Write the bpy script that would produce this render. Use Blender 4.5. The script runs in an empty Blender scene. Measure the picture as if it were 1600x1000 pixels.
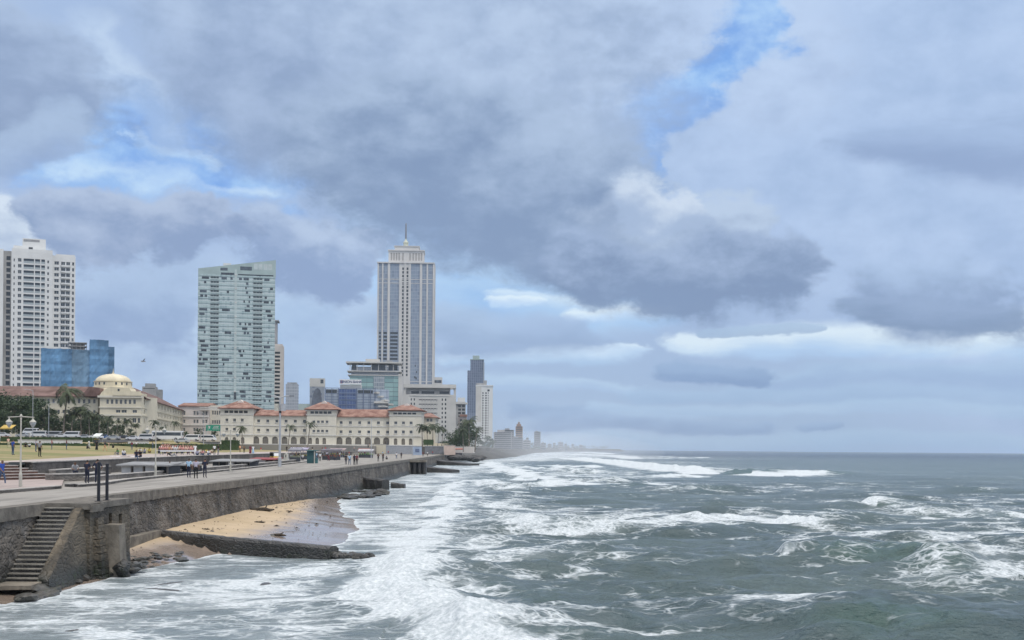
import bpy, bmesh, math, random
import numpy as np
from mathutils import Vector, Matrix
R = math.radians
random.seed(7)
SC = bpy.context.scene
COL = SC.collection

# ---------------------------------------------------------------- camera
F = 1900.0                      # focal length in pixels of the 1600 px wide photograph
HY = 702.2                      # row of the sea horizon at the middle of the picture
TH = R(0.45)                    # the camera was held a little crooked
CZ = 6.2                        # eye height above the sea
cam_d = bpy.data.cameras.new('camera')
cam = bpy.data.objects.new('camera', cam_d)
COL.objects.link(cam)
cam_d.sensor_width = 36.0
cam_d.lens = F / 1600 * 36.0
cam_d.shift_y = (HY - 500) / 1600
cam_d.clip_start = 0.5
cam_d.clip_end = 60000
cam.matrix_world = Matrix.Translation((0, 0, CZ)) @ Matrix.Rotation(-TH, 4, 'Y') @ Matrix.Rotation(R(90), 4, 'X')
SC.camera = cam
SC.view_settings.view_transform = 'Standard'
SC.view_settings.look = 'None'
SC.view_settings.exposure = 0.0
SC.view_settings.gamma = 1.0
SC.cycles.use_denoising = True
SC.cycles.max_bounces = 6
SC.cycles.volume_bounces = 1
SC.cycles.sample_clamp_indirect = 6


def ray(px, py):
    a = (px - 800) / F
    b = (HY - py) / F
    c, s = math.cos(TH), math.sin(TH)
    return Vector((a * c - b * s, 1.0, a * s + b * c))


def P(px, py, Y):
    """point of the place seen at photograph pixel (px, py) at Y metres from the pier"""
    return Vector((0, 0, CZ)) + ray(px, py) * Y


def G(px, py, z):
    d = ray(px, py)
    return Vector((0, 0, CZ)) + d * ((z - CZ) / d.z)


def deg(px, py):
    d = ray(px, py).normalized()
    return math.degrees(math.atan2(d.x, d.y)), math.degrees(math.asin(d.z))


# ---------------------------------------------------------------- sun
SUN_EL, SUN_AZ = 62.0, 150.0     # azimuth clockwise from +Y (the view direction): behind the camera, a little right
sun_d = bpy.data.lights.new('sun', 'SUN')
sun_d.energy = 1.5
sun_d.angle = R(14)
sun_d.color = (1.0, 0.93, 0.82)
sun = bpy.data.objects.new('sun', sun_d)
COL.objects.link(sun)
_sd = Vector((math.sin(R(SUN_AZ)) * math.cos(R(SUN_EL)), math.cos(R(SUN_AZ)) * math.cos(R(SUN_EL)), math.sin(R(SUN_EL))))
sun.rotation_euler = _sd.to_track_quat('Z', 'Y').to_euler()
sun.location = (0, -20, 60)

# ---------------------------------------------------------------- sky: Nishita behind layers of cloud, laid out by compass bearing and height
world = bpy.data.worlds.new('World')
SC.world = world
world.use_nodes = True
WN = world.node_tree
WN.nodes.clear()


def S2L(r, g, b):
    return tuple(((c / 255) / 12.92) if c / 255 <= 0.04045 else (((c / 255) + 0.055) / 1.055) ** 2.4 for c in (r, g, b))


class NB:
    """small node builder"""
    def __init__(s, tree):
        s.t = tree

    def new(s, typ, **kw):
        n = s.t.nodes.new(typ)
        for k, v in kw.items():
            setattr(n, k, v)
        return n

    def put(s, sock, v):
        if v is None:
            return
        if isinstance(v, bpy.types.NodeSocket):
            s.t.links.new(v, sock)
        elif isinstance(v, (tuple, list)) and len(v) == 3 and sock.type == 'RGBA':
            sock.default_value = (*v, 1)
        else:
            sock.default_value = v

    def m(s, op, a, b=None, c=None, clamp=False):
        n = s.new('ShaderNodeMath', operation=op, use_clamp=clamp)
        for i, v in enumerate((a, b, c)):
            s.put(n.inputs[i], v)
        return n.outputs[0]

    def v(s, op, a, b=None, scale=None):
        n = s.new('ShaderNodeVectorMath', operation=op)
        s.put(n.inputs[0], a)
        if b is not None:
            s.put(n.inputs[1], b)
        if scale is not None:
            s.put(n.inputs['Scale'], scale)
        return n.outputs['Value'] if op in ('DOT_PRODUCT', 'LENGTH', 'DISTANCE') else n.outputs[0]

    def rng(s, x, a, b, c=0.0, d=1.0, smooth=True):
        n = s.new('ShaderNodeMapRange')
        n.interpolation_type = 'SMOOTHSTEP' if smooth else 'LINEAR'
        n.clamp = True
        for i, v in enumerate((x, a, b, c, d)):
            s.put(n.inputs[i], v)
        return n.outputs[0]

    def mix(s, f, a, b, typ='MIX'):
        n = s.new('ShaderNodeMix', data_type='RGBA', blend_type=typ)
        s.put(n.inputs[0], f)
        s.put(n.inputs[6], a)
        s.put(n.inputs[7], b)
        return n.outputs[2]

    def noise(s, vec, scale, detail=4, rough=0.55, dist=0.0, lac=2.0, dim='3D'):
        n = s.new('ShaderNodeTexNoise', noise_dimensions=dim)
        s.put(n.inputs['Vector'], vec)
        n.inputs['Scale'].default_value = scale
        n.inputs['Detail'].default_value = detail
        n.inputs['Roughness'].default_value = rough
        n.inputs['Lacunarity'].default_value = lac
        n.inputs['Distortion'].default_value = dist
        return n.outputs['Fac'], n.outputs['Color']


W = NB(WN)
tc = W.new('ShaderNodeTexCoord')
sep = W.new('ShaderNodeSeparateXYZ')
WN.links.new(tc.outputs['Generated'], sep.inputs[0])
wx, wy, wz = sep.outputs
az = W.m('MULTIPLY', W.m('ARCTAN2', wx, wy), 57.29578)
el = W.m('MULTIPLY', W.m('ARCSINE', wz), 57.29578)
cmb = W.new('ShaderNodeCombineXYZ')
W.put(cmb.inputs[0], az)
W.put(cmb.inputs[1], el)
pos = cmb.outputs[0]                                     # bearing and height in degrees
flat = W.v('MULTIPLY', pos, (0.62, 1.0, 1.0))            # clouds are wider than tall
_, wc1 = W.noise(flat, 0.16, 3, 0.5)
_, wc2 = W.noise(flat, 0.55, 6, 0.62)
w1 = W.v('SCALE', W.v('SUBTRACT', wc1, (0.5, 0.5, 0.5)), scale=7.0)
w2 = W.v('SCALE', W.v('SUBTRACT', wc2, (0.5, 0.5, 0.5)), scale=3.2)
wsum = W.v('MULTIPLY', W.v('ADD', w1, w2), (1.3, 0.9, 0.0))
pw = W.v('ADD', pos, wsum)                               # strongly billowed
pw_flat = W.v('ADD', pos, W.v('MULTIPLY', wsum, (1.0, 0.32, 0.0)))   # low streaky clouds
fine, _ = W.noise(flat, 0.55, 7, 0.62, 0.12)
fine2, _ = W.noise(W.v('MULTIPLY', pos, (0.35, 1.6, 1.0)), 0.5, 6, 0.6, 0.4)
soft, _ = W.noise(flat, 0.2, 3, 0.5)
CB = 10.0                                                # cloud radiance is divided by the background strength

nish = W.new('ShaderNodeTexSky', sky_type='NISHITA')
nish.sun_disc = False
nish.sun_elevation = R(SUN_EL)
nish.sun_rotation = R(SUN_AZ)
nish.air_density = 1.0
nish.dust_density = 0.6
nish.ozone_density = 2.0
# the whole dome: broken cloud, brightest overhead

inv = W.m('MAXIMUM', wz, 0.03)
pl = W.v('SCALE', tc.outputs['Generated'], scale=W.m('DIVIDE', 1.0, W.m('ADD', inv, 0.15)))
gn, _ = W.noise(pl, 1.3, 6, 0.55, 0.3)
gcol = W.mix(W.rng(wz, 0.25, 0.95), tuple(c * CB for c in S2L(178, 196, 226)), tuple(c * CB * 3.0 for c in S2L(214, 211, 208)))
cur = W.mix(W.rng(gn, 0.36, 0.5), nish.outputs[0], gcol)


def cool(c):
    return S2L(c[0] + 2, c[1] + 9, c[2] + 11)


def layer(p0, p1, r0, r1, soft_, dark, light, op=1.0, warp='b', k=1.0, nz=1.0, bias=0.5, tex=0.5):
    """one cloud: a stretched body between two pixel positions; dark below, light above, broken by noise"""
    global cur
    a = deg(*p0)
    b = deg(*p1)
    src = pw if warp == 'b' else pw_flat
    ba = (b[0] - a[0], b[1] - a[1], 0.0)
    L2 = max(1e-6, ba[0] ** 2 + ba[1] ** 2)
    pa = W.v('SUBTRACT', src, (a[0], a[1], 0.0))
    h = W.m('MULTIPLY', W.v('DOT_PRODUCT', pa, ba), 1.0 / L2, clamp=True)
    q = W.v('SUBTRACT', pa, W.v('SCALE', ba, scale=h))
    rr = W.m('MULTIPLY_ADD', h, (r1 - r0) * 0.0302, r0 * 0.0302)
    if warp == 'b':
        d = W.m('DIVIDE', W.v('LENGTH', q), rr)
        up = W.v('DOT_PRODUCT', q, (0.25, 1.0, 0.0))
    else:
        d = W.m('DIVIDE', W.v('LENGTH', W.v('MULTIPLY', q, (0.4, 1.0, 0.0))), rr)
        up = W.v('DOT_PRODUCT', q, (0.0, 1.0, 0.0))
    d = W.m('MULTIPLY_ADD', W.m('SUBTRACT', fine if warp == 'b' else fine2, 0.5), tex * 2, d)
    mask = W.rng(d, 1 - soft_ * .62, 1 + soft_ * .62, op, 0.0)
    t = W.m('MULTIPLY_ADD', W.m('DIVIDE', up, rr), 0.5 * k, bias)
    t = W.m('MULTIPLY_ADD', W.m('SUBTRACT', fine if warp == 'b' else fine2, 0.5), 1.5 * nz, t)
    t = W.m('MULTIPLY_ADD', W.m('SUBTRACT', soft, 0.5), 0.9 * nz, t, )
    c = W.mix(W.rng(t, 0.0, 1.0), tuple(x * CB for x in cool(dark)), tuple(x * CB for x in cool(light)))
    cur = W.mix(mask, cur, c)


# -- clear air low over the sea, thin veil above it
veil = W.rng(el, 0.0, 9.0)
low = W.mix(veil, tuple(c * CB for c in S2L(160, 186, 218)), tuple(c * CB for c in S2L(166, 190, 226)))
front = W.m('MULTIPLY', W.rng(W.m('ABSOLUTE', az), 55, 28), W.rng(el, 34, 25))
cur = W.mix(front, cur, low)
# right hand veil of pale cloud
layer((1250, 60), (1650, 380), 330, 330, 0.35, (160, 178, 212), (184, 199, 229), 0.95, bias=.55, k=.3)
layer((900, 30), (1200, 20), 160, 150, 0.4, (165, 180, 212), (190, 204, 232), 0.9, bias=.6, k=.3)
# open blue
BL, BL2 = (112, 155, 222), (146, 182, 232)
layer((1250, -25), (1100, 90), 36, 38, 0.7, BL, (165, 196, 236), 0.85, k=0, bias=.4, nz=2.0, tex=1.25)
layer((1110, 95), (955, 205), 36, 54, 0.7, BL, (160, 192, 235), 0.88, k=0, bias=.35, nz=2.0, tex=1.2)
layer((950, 225), (1010, 250), 32, 26, 0.5, BL, BL2, 0.85, k=0, bias=.3, nz=1.2, tex=.6)
layer((150, 225), (420, 245), 75, 62, 0.6, (112, 154, 222), (170, 200, 238), 0.95, k=0, bias=.35, nz=1.5, tex=.7)
layer((640, 425), (960, 480), 55, 40, 0.7, (150, 186, 230), (190, 214, 240), 0.8, k=0, bias=.5, warp='f')
# white wisps
WH = (214, 228, 243)
layer((110, 270), (290, 285), 22, 26, 1.3, (160, 190, 232), (206, 224, 243), 0.7, bias=.45, nz=2.2, tex=1.8)
layer((330, 300), (420, 300), 14, 18, 1.1, (165, 194, 234), WH, 0.55, bias=.5, nz=1.6, tex=1.0)
layer((170, 215), (330, 235), 12, 14, 0.9, (160, 190, 232), (200, 218, 240), 0.6, bias=.6, nz=1.6, tex=1.2)
layer((140, 50), (240, 180), 48, 44, 1.1, (165, 184, 217), (198, 211, 233), 0.75, bias=.5, nz=1.6, tex=1.1)
layer((560, 330), (610, 400), 50, 60, 0.9, (170, 196, 232), (205, 222, 243), 0.6, bias=.6)
layer((1080, 540), (1640, 520), 16, 34, 0.7, (176, 200, 232), (222, 232, 242), 0.95, warp='f', bias=.75)
layer((780, 470), (1000, 490), 10, 16, 0.8, (176, 200, 232), (214, 228, 243), 0.8, warp='f', bias=.7)
layer((770, 480), (830, 478), 7, 6, 0.7, (190, 210, 238), (224, 234, 244), 0.9, warp='f', bias=.7)
layer((900, 500), (1000, 490), 9, 8, 0.7, (190, 210, 238), (224, 234, 244), 0.9, warp='f', bias=.7)
layer((860, 548), (980, 545), 7, 8, 0.7, (190, 210, 238), (220, 232, 244), 0.9, warp='f', bias=.7)
layer((700, 560), (960, 550), 8, 12, 0.8, (170, 195, 226), (200, 216, 238), 0.8, warp='f', bias=.7)
# upper left grey
layer((-60, 60), (70, 130), 130, 90, 0.5, (140, 154, 186), (172, 186, 214), 0.95, bias=.35)
layer((-30, 240), (80, 215), 40, 40, 0.6, (150, 166, 200), (172, 188, 216), 0.8, bias=.5)
# big cumulus low on the left
layer((0, 560), (560, 580), 150, 110, 0.7, (158, 176, 210), (184, 200, 226), 0.95, bias=.5, nz=1.4)
layer((400, 400), (520, 425), 62, 70, 0.3, (138, 154, 190), (180, 192, 218), 0.96, bias=.42, k=1.0, nz=1.5)
layer((-40, 390), (30, 400), 120, 85, 0.3, (154, 168, 198), (212, 219, 233), 0.97, bias=.6, k=1.1, nz=1.2)
layer((150, 375), (290, 360), 62, 58, 0.3, (136, 151, 186), (178, 188, 213), 0.96, bias=.4, k=1.1, nz=1.4)
layer((150, 490), (270, 480), 42, 46, 0.6, (138, 156, 194), (164, 181, 212), 0.85, bias=.4, nz=1.4)
layer((450, 560), (560, 590), 70, 60, 0.5, (152, 172, 208), (170, 190, 220), 0.8, bias=.5)
layer((740, 530), (900, 525), 30, 22, 0.6, (146, 164, 198), (166, 184, 216), 0.85, warp='f', bias=.4)
# the great dark cloud reaching down to the right
layer((480, -60), (780, 120), 250, 240, 0.6, (152, 167, 198), (182, 195, 221), 0.95, bias=.5, k=.5, nz=1.3)
layer((370, 110), (560, 205), 90, 100, 0.9, (138, 153, 186), (164, 178, 208), 0.85, bias=.4, k=.4, nz=1.3)
layer((600, 235), (900, 325), 135, 130, 0.45, (128, 144, 177), (170, 184, 211), 0.96, bias=.38, k=1.0, nz=1.0)
layer((960, 330), (1110, 370), 62, 62, 0.3, (146, 160, 190), (186, 198, 221), 0.93, bias=.45, k=1.0, nz=1.3)
layer((950, 305), (1050, 318), 30, 30, 0.5, (164, 178, 207), (208, 215, 231), 0.85, bias=.38, k=1.2)
layer((930, 425), (1190, 440), 62, 68, 0.45, (122, 138, 172), (164, 178, 208), 0.95, bias=.32, k=1.0, nz=1.3)
# dark clouds on the right
layer((1400, 215), (1640, 230), 26, 52, 0.7, (142, 158, 194), (164, 181, 214), 0.9, warp='f', bias=.4)
layer((1380, 462), (1510, 456), 58, 64, 0.7, (136, 152, 186), (168, 185, 216), 0.92, bias=.3, k=1.1)
layer((1330, 490), (1540, 500), 20, 22, 0.5, (124, 141, 174), (150, 166, 198), 0.9, warp='f', bias=.3)
# pale and dark streaks low over the sea
layer((700, 590), (980, 600), 12, 9, 0.9, (166, 188, 220), (186, 206, 230), 0.7, warp='f', bias=.6, nz=1.4, tex=.9)
layer((1000, 612), (1600, 618), 12, 16, 0.9, (150, 176, 210), (166, 190, 220), 0.6, warp='f', bias=.5, nz=1.4, tex=.9)
layer((1250, 590), (1620, 580), 14, 20, 0.9, (150, 172, 208), (172, 194, 222), 0.7, warp='f', bias=.5, nz=1.4, tex=.9)
layer((900, 640), (1600, 636), 9, 10, 0.9, (166, 190, 220), (180, 202, 228), 0.6, warp='f', bias=.6, nz=1.4, tex=.9)
layer((640, 505), (760, 520), 26, 18, 0.8, (150, 168, 200), (172, 190, 218), 0.7, warp='f', bias=.4)
layer((700, 690), (1640, 692), 12, 12, 0.9, (160, 184, 214), (172, 194, 220), 0.6, warp='f', bias=.5)
# small clouds near the horizon
layer((1050, 575), (1195, 588), 15, 13, 0.5, (122, 145, 186), (146, 168, 203), 0.9, warp='f', bias=.4)
layer((1120, 520), (1240, 520), 6, 7, 0.5, (150, 170, 202), (166, 186, 214), 0.8, warp='f')
layer((795, 636), (850, 648), 13, 11, 0.6, (122, 146, 186), (146, 168, 202), 0.8, warp='f')
layer((840, 660), (1045, 662), 14, 11, 0.6, (118, 142, 183), (150, 172, 206), 0.8, warp='f')
layer((1075, 667), (1190, 668), 10, 9, 0.6, (122, 146, 186), (150, 172, 206), 0.7, warp='f')
layer((1285, 668), (1345, 668), 7, 7, 0.6, (126, 150, 188), (150, 172, 206), 0.7, warp='f')
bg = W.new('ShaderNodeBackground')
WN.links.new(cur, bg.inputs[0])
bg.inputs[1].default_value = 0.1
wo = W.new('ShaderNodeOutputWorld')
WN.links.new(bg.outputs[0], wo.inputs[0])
world.cycles.sampling_method = 'MANUAL'
world.cycles.sample_map_resolution = 512

# ---------------------------------------------------------------- helpers: meshes, materials, things
class MB:
    """collects faces and links them as ONE mesh object"""
    def __init__(s):
        s.v, s.f, s.mi = [], [], []
        s.xf = None
        s.m = 0

    def add(s, vs, fs, m=None):
        n = len(s.v)
        if s.xf is not None:
            vs = [s.xf @ Vector(v) for v in vs]
        s.v += [tuple(v) for v in vs]
        for f in fs:
            s.f.append(tuple(i + n for i in f))
            s.mi.append(s.m if m is None else m)

    def box(s, x0, x1, y0, y1, z0, z1, m=None):
        s.add([(x0, y0, z0), (x1, y0, z0), (x1, y1, z0), (x0, y1, z0), (x0, y0, z1), (x1, y0, z1), (x1, y1, z1), (x0, y1, z1)],
              [(0, 3, 2, 1), (4, 5, 6, 7), (0, 1, 5, 4), (1, 2, 6, 5), (2, 3, 7, 6), (3, 0, 4, 7)], m)

    def quad(s, a, b, c, d, m=None):
        s.add([a, b, c, d], [(0, 1, 2, 3)], m)

    def prism(s, poly, z0, z1, m=None, top=None):
        n = len(poly)
        top = top or poly
        vs = [(p[0], p[1], z0) for p in poly] + [(p[0], p[1], z1) for p in top]
        fs = [tuple(range(n - 1, -1, -1)), tuple(range(n, 2 * n))]
        fs += [(i, (i + 1) % n, (i + 1) % n + n, i + n) for i in range(n)]
        s.add(vs, fs, m)

    def side(s, prof, x0, x1, m=None):
        """outline in the (y, z) plane, given thickness along x"""
        n = len(prof)
        vs = [(x0, p[0], p[1]) for p in prof] + [(x1, p[0], p[1]) for p in prof]
        fs = [tuple(range(n)), tuple(range(2 * n - 1, n - 1, -1))]
        fs += [((i + 1) % n, i, i + n, (i + 1) % n + n) for i in range(n)]
        s.add(vs, fs, m)

    def front(s, prof, y0, y1, m=None):
        """outline in the (x, z) plane, given thickness along y"""
        n = len(prof)
        vs = [(p[0], y0, p[1]) for p in prof] + [(p[0], y1, p[1]) for p in prof]
        fs = [tuple(range(n)), tuple(range(2 * n - 1, n - 1, -1))]
        fs += [((i + 1) % n, i, i + n, (i + 1) % n + n) for i in range(n)]
        s.add(vs, fs, m)

    def tube(s, pts, rs, n=8, m=None, caps=True):
        pts = [Vector(p) for p in pts]
        if not isinstance(rs, (list, tuple)):
            rs = [rs] * len(pts)
        vs, fs = [], []
        for i, p in enumerate(pts):
            d = (pts[min(i + 1, len(pts) - 1)] - pts[max(i - 1, 0)]).normalized()
            u = d.cross(Vector((0, 0, 1)))
            if u.length < 1e-3:
                u = Vector((1, 0, 0))
            u.normalize()
            w = u.cross(d)
            for k in range(n):
                a = 2 * math.pi * k / n
                vs.append(p + (u * math.cos(a) + w * math.sin(a)) * rs[i])
        for i in range(len(pts) - 1):
            for k in range(n):
                fs.append((i * n + k, i * n + (k + 1) % n, (i + 1) * n + (k + 1) % n, (i + 1) * n + k))
        if caps:
            fs.append(tuple(range(n - 1, -1, -1)))
            fs.append(tuple(range((len(pts) - 1) * n, len(pts) * n)))
        s.add(vs, fs, m)

    def lathe(s, prof, cx=0, cy=0, n=16, m=None):
        vs, fs = [], []
        for r, z in prof:
            for k in range(n):
                a = 2 * math.pi * k / n
                vs.append((cx + r * math.cos(a), cy + r * math.sin(a), z))
        for i in range(len(prof) - 1):
            for k in range(n):
                fs.append((i * n + k, i * n + (k + 1) % n, (i + 1) * n + (k + 1) % n, (i + 1) * n + k))
        fs.append(tuple(range(n - 1, -1, -1)))
        fs.append(tuple(range((len(prof) - 1) * n, len(prof) * n)))
        s.add(vs, fs, m)

    def blob(s, c, r, sq=(1, 1, 1), rnd=0.25, m=None, seed=0):
        """irregular stone"""
        bm = bmesh.new()
        bmesh.ops.create_icosphere(bm, subdivisions=2, radius=1)
        rg = random.Random(seed)
        d = [Vector((rg.uniform(-1, 1), rg.uniform(-1, 1), rg.uniform(-1, 1))).normalized() for _ in range(9)]
        o = [rg.uniform(.55, .95) for _ in d]
        vs = []
        for v in bm.verts:
            k = 1.0
            for dd, oo in zip(d, o):
                t = v.co.dot(dd)
                if t > oo:
                    k = min(k, oo / t)
            k *= 1 + rg.uniform(-rnd, rnd) * .2
            vs.append((c[0] + v.co.x * k * r * sq[0], c[1] + v.co.y * k * r * sq[1], c[2] + v.co.z * k * r * sq[2]))
        s.add(vs, [tuple(v.index for v in f.verts) for f in bm.faces], m)
        bm.free()

    def mesh(s, name, mats, smooth=False):
        me = bpy.data.meshes.new(name)
        me.from_pydata(s.v, [], s.f)
        if not isinstance(mats, (list, tuple)):
            mats = [mats]
        for m_ in mats:
            me.materials.append(m_)
        me.polygons.foreach_set('material_index', s.mi)
        if smooth:
            me.polygons.foreach_set('use_smooth', [True] * len(s.f))
        me.update()
        return me

    def build(s, name, mats, parent=None, smooth=False, loc=None, kind=None, label=None):
        o = bpy.data.objects.new(name, s.mesh(name, mats, smooth))
        return link(o, parent, loc, kind, label)


def link(o, parent=None, loc=None, kind=None, label=None):
    COL.objects.link(o)
    if parent is not None:
        o.parent = parent
    if loc is not None:
        o.location = loc
    if kind:
        o['kind'] = kind
    if label:
        o['label'] = label
    return o


def inst(me, name, parent=None, loc=(0, 0, 0), rot=None, scale=None):
    o = bpy.data.objects.new(name, me)
    link(o, parent, loc)
    if rot is not None:
        o.rotation_euler = rot
    if scale is not None:
        o.scale = scale
    return o


def tag(o, label, cat, group=None, kind=None):
    o['label'] = label
    o['category'] = cat
    if group:
        o['group'] = group
    if kind:
        o['kind'] = kind
    return o


def thing(name, label, cat, loc=(0, 0, 0), rz=0.0, group=None):
    o = bpy.data.objects.new(name, None)
    o.empty_display_size = 0.2
    COL.objects.link(o)
    o.location = loc
    o.rotation_euler = (0, 0, rz)
    return tag(o, label, cat, group)


KIDS = {}


def dup(root, loc, rz=0.0, label=None, scale=None):
    """copy of a thing with its parts and sub-parts"""
    def cp(o, par):
        c = o.copy()
        COL.objects.link(c)
        if par is not None:
            c.parent = par
        for ch in o.children:
            cp(ch, c)
        return c
    r = cp(root, None)
    r.location = loc
    r.rotation_euler = (0, 0, rz)
    if scale is not None:
        r.scale = (scale,) * 3
    if label:
        r['label'] = label
    return r


def pmat(name, col, rough=0.75, var=0.18, scale=0.5, bump=0.0, bscale=8.0, metal=0.0, spec=0.4, streak=0.0, stretch=(1, 1, 1), col2=None, detail=5):
    """painted / mineral surface whose colour wanders a little"""
    mt = bpy.data.materials.new(name)
    mt.use_nodes = True
    N = NB(mt.node_tree)
    b = mt.node_tree.nodes['Principled BSDF']
    tcn = N.new('ShaderNodeTexCoord')
    vec = tcn.outputs['Object']
    if stretch != (1, 1, 1):
        vec = N.v('MULTIPLY', vec, stretch)
    nf, _ = N.noise(vec, scale, detail, 0.6)
    f = N.rng(nf, 0.3, 0.7)
    c1 = tuple(max(0, c * (1 - var)) for c in col)
    c2 = col2 or tuple(min(0.9, c * (1 + var)) for c in col)
    c = N.mix(f, c1, c2)
    if streak:
        sn, _ = N.noise(N.v('MULTIPLY', tcn.outputs['Object'], (1.0, 1.0, 0.06)), 1.6, 5, 0.65)
        c = N.mix(N.m('MULTIPLY', N.rng(sn, 0.5, 0.78), streak), c, tuple(x * 0.45 for x in col))
    N.put(b.inputs['Base Color'], c)
    b.inputs['Roughness'].default_value = rough
    b.inputs['Metallic'].default_value = metal
    b.inputs['Specular IOR Level'].default_value = spec
    if bump:
        bn, _ = N.noise(vec, bscale, 5, 0.6)
        bp = N.new('ShaderNodeBump')
        bp.inputs['Strength'].default_value = bump
        bp.inputs['Distance'].default_value = 0.1
        N.put(bp.inputs['Height'], bn)
        N.put(b.inputs['Normal'], bp.outputs[0])
    return mt


def pl_x(line, Y):
    """X of a polyline (X, Y) at Y"""
    if Y <= line[0][1]:
        return line[0][0]
    for (x0, y0), (x1, y1) in zip(line, line[1:]):
        if Y <= y1:
            return x0 + (x1 - x0) * (Y - y0) / (y1 - y0)
    return line[-1][0]


# ---- numpy noise
_rng = np.random.default_rng(5)
_perm = np.concatenate([_rng.permutation(256)] * 3)
_ga = _rng.uniform(0, 2 * np.pi, 256)
_gx, _gy = np.cos(_ga), np.sin(_ga)


def perlin(x, y):
    xi, yi = np.floor(x).astype(int), np.floor(y).astype(int)
    xf, yf = x - xi, y - yi
    u, v = xf ** 3 * (xf * (xf * 6 - 15) + 10), yf ** 3 * (yf * (yf * 6 - 15) + 10)
    xi &= 255
    yi &= 255

    def g(i, j):
        h = _perm[_perm[xi + i] + yi + j]
        return _gx[h] * (xf - i) + _gy[h] * (yf - j)
    a = g(0, 0) * (1 - u) + g(1, 0) * u
    b = g(0, 1) * (1 - u) + g(1, 1) * u
    return (a * (1 - v) + b * v) * 1.5


def fbm(x, y, o=4, gain=0.5):
    r = np.zeros_like(x)
    a, t = 1.0, 0.0
    for i in range(o):
        r += a * perlin(x + 17.3 * i, y - 9.1 * i)
        t += a
        a *= gain
        x, y = x * 2.03, y * 2.03
    return r / t


def sstep(a, b, x):
    t = np.clip((x - a) / (b - a), 0, 1)
    return t * t * (3 - 2 * t)


# ---------------------------------------------------------------- lines of the place (X, Y)
WALL = [(-21.2, 20), (-21.2, 45), (-21.2, 55), (-21.5, 68), (-21.7, 100), (-22.0, 130), (-23.0, 193), (-25.7, 337), (-28.5, 450), (-33.0, 600)]
KERB = [(-27.2, 20), (-27.8, 45), (-28.4, 67), (-29.7, 94), (-31.2, 120), (-34.8, 178), (-39.8, 244)]
BANK = [(-46.0, 76), (-40.4, 91), (-38.1, 96.3), (-41.0, 124), (-47.5, 180), (-55.0, 284), (-62.0, 400)]
COAST = [(-33, 600), (-24, 760), (-10, 1000), (12, 1700), (60, 2700), (170, 4000), (330, 5200), (500, 5900), (560, 6050)]
PZ = 3.5                           # promenade
GROYNE = [(-21.8, 73.2), (-9.5, 66.3), (-7.6, 66.6)]


def green_z(X, Y):
    d = max(0.0, pl_x(BANK, Y) - X)
    z = 4.9 + min(1.2, 0.028 * max(0.0, d - 3.0)) * 1.0
    z += min(2.4, max(0.0, Y - 290) * 0.022) * min(1.0, max(0.0, (-92 - X) / 18))
    return z


def ground_z(X, Y):
    if Y < 412 and X < pl_x(BANK, Y):
        return green_z(X, Y)
    if Y > 412:
        return PZ + min(4.5, max(0, (Y - 412) * 0.03)) if X < -60 else PZ
    return PZ


def stand(px, py):
    """ground point under photograph pixel (px, py): walk along the line of sight until it meets the ground"""
    Y = 40.0
    while Y < 640:
        p = P(px, py, Y)
        g = ground_z(p.x, p.y)
        if p.z <= g:
            return Vector((p.x, p.y, g))
        Y *= 1.002
    return P(px, py, 640)


# ---------------------------------------------------------------- the sea
def seg_dist(x, y, pts):
    """signed distance to a polyline (positive on the camera side), position along it 0..1"""
    best = np.full(x.shape, 1e9)
    sgn = np.zeros_like(x)
    par = np.zeros_like(x)
    L = [0.0]
    for a, b in zip(pts, pts[1:]):
        L.append(L[-1] + math.hypot(b[0] - a[0], b[1] - a[1]))
    for i, (a, b) in enumerate(zip(pts, pts[1:])):
        dx, dy = b[0] - a[0], b[1] - a[1]
        l2 = dx * dx + dy * dy
        t = np.clip(((x - a[0]) * dx + (y - a[1]) * dy) / l2, 0, 1)
        ex, ey = x - a[0] - t * dx, y - a[1] - t * dy
        d = np.hypot(ex, ey)
        k = d < best
        best = np.where(k, d, best)
        sgn = np.where(k, np.sign(dx * ey - dy * ex), sgn)
        par = np.where(k, (L[i] + t * math.sqrt(l2)) / L[-1], par)
    return best * -sgn, par


def gp(pts, z=0.0):
    return [tuple(G(px, py, z)[:2]) for px, py in pts]


def shore_x(y, x=None):
    """X of the waterline behind the groyne"""
    ys = [60, 72, 80, 86, 92, 98, 106, 117, 130, 142, 153, 175, 400]
    xs = [-13, -12.0, -10.8, -10.8, -11.0, -12.2, -14.0, -16.2, -18.2, -19.6, -21.6, -23.5, -40]
    return np.interp(y, ys, xs) + 1.1 * fbm(np.asarray(y, float) / 9.0, np.zeros_like(np.asarray(y, float)) + 3.3, 3)


def shore_front(y):
    return np.interp(y, [40, 48, 54, 58, 62, 68, 75], [-19.2, -18.6, -18.2, -18.4, -17.9, -16.8, -15.5])


def groyne_side(x, y):
    (ax, ay), (bx, by) = GROYNE[0], GROYNE[1]
    return (bx - ax) * (y - ay) - (by - ay) * (x - ax)      # > 0 on the far (sheltered) side


def beach_h(x, y):
    wall = np.interp(y, [p[1] for p in WALL], [p[0] for p in WALL])
    far = groyne_side(x, y) > 0
    sx = np.where(far, shore_x(y), shore_front(y))
    top = np.where(far, np.interp(y, [70, 80, 105, 130, 150, 165], [1.1, 1.15, 1.15, .75, .2, -.3]), np.interp(y, [45, 56, 62, 72], [.15, .35, .65, .95]))
    w = np.maximum(sx - wall, 0.8)
    t = (x - wall) / w
    h = np.where(t < 1, top * (1 - t) ** 1.15 if False else top * (1 - np.clip(t, 0, 1)), -(t - 1) * w * 0.06)
    return h


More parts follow.
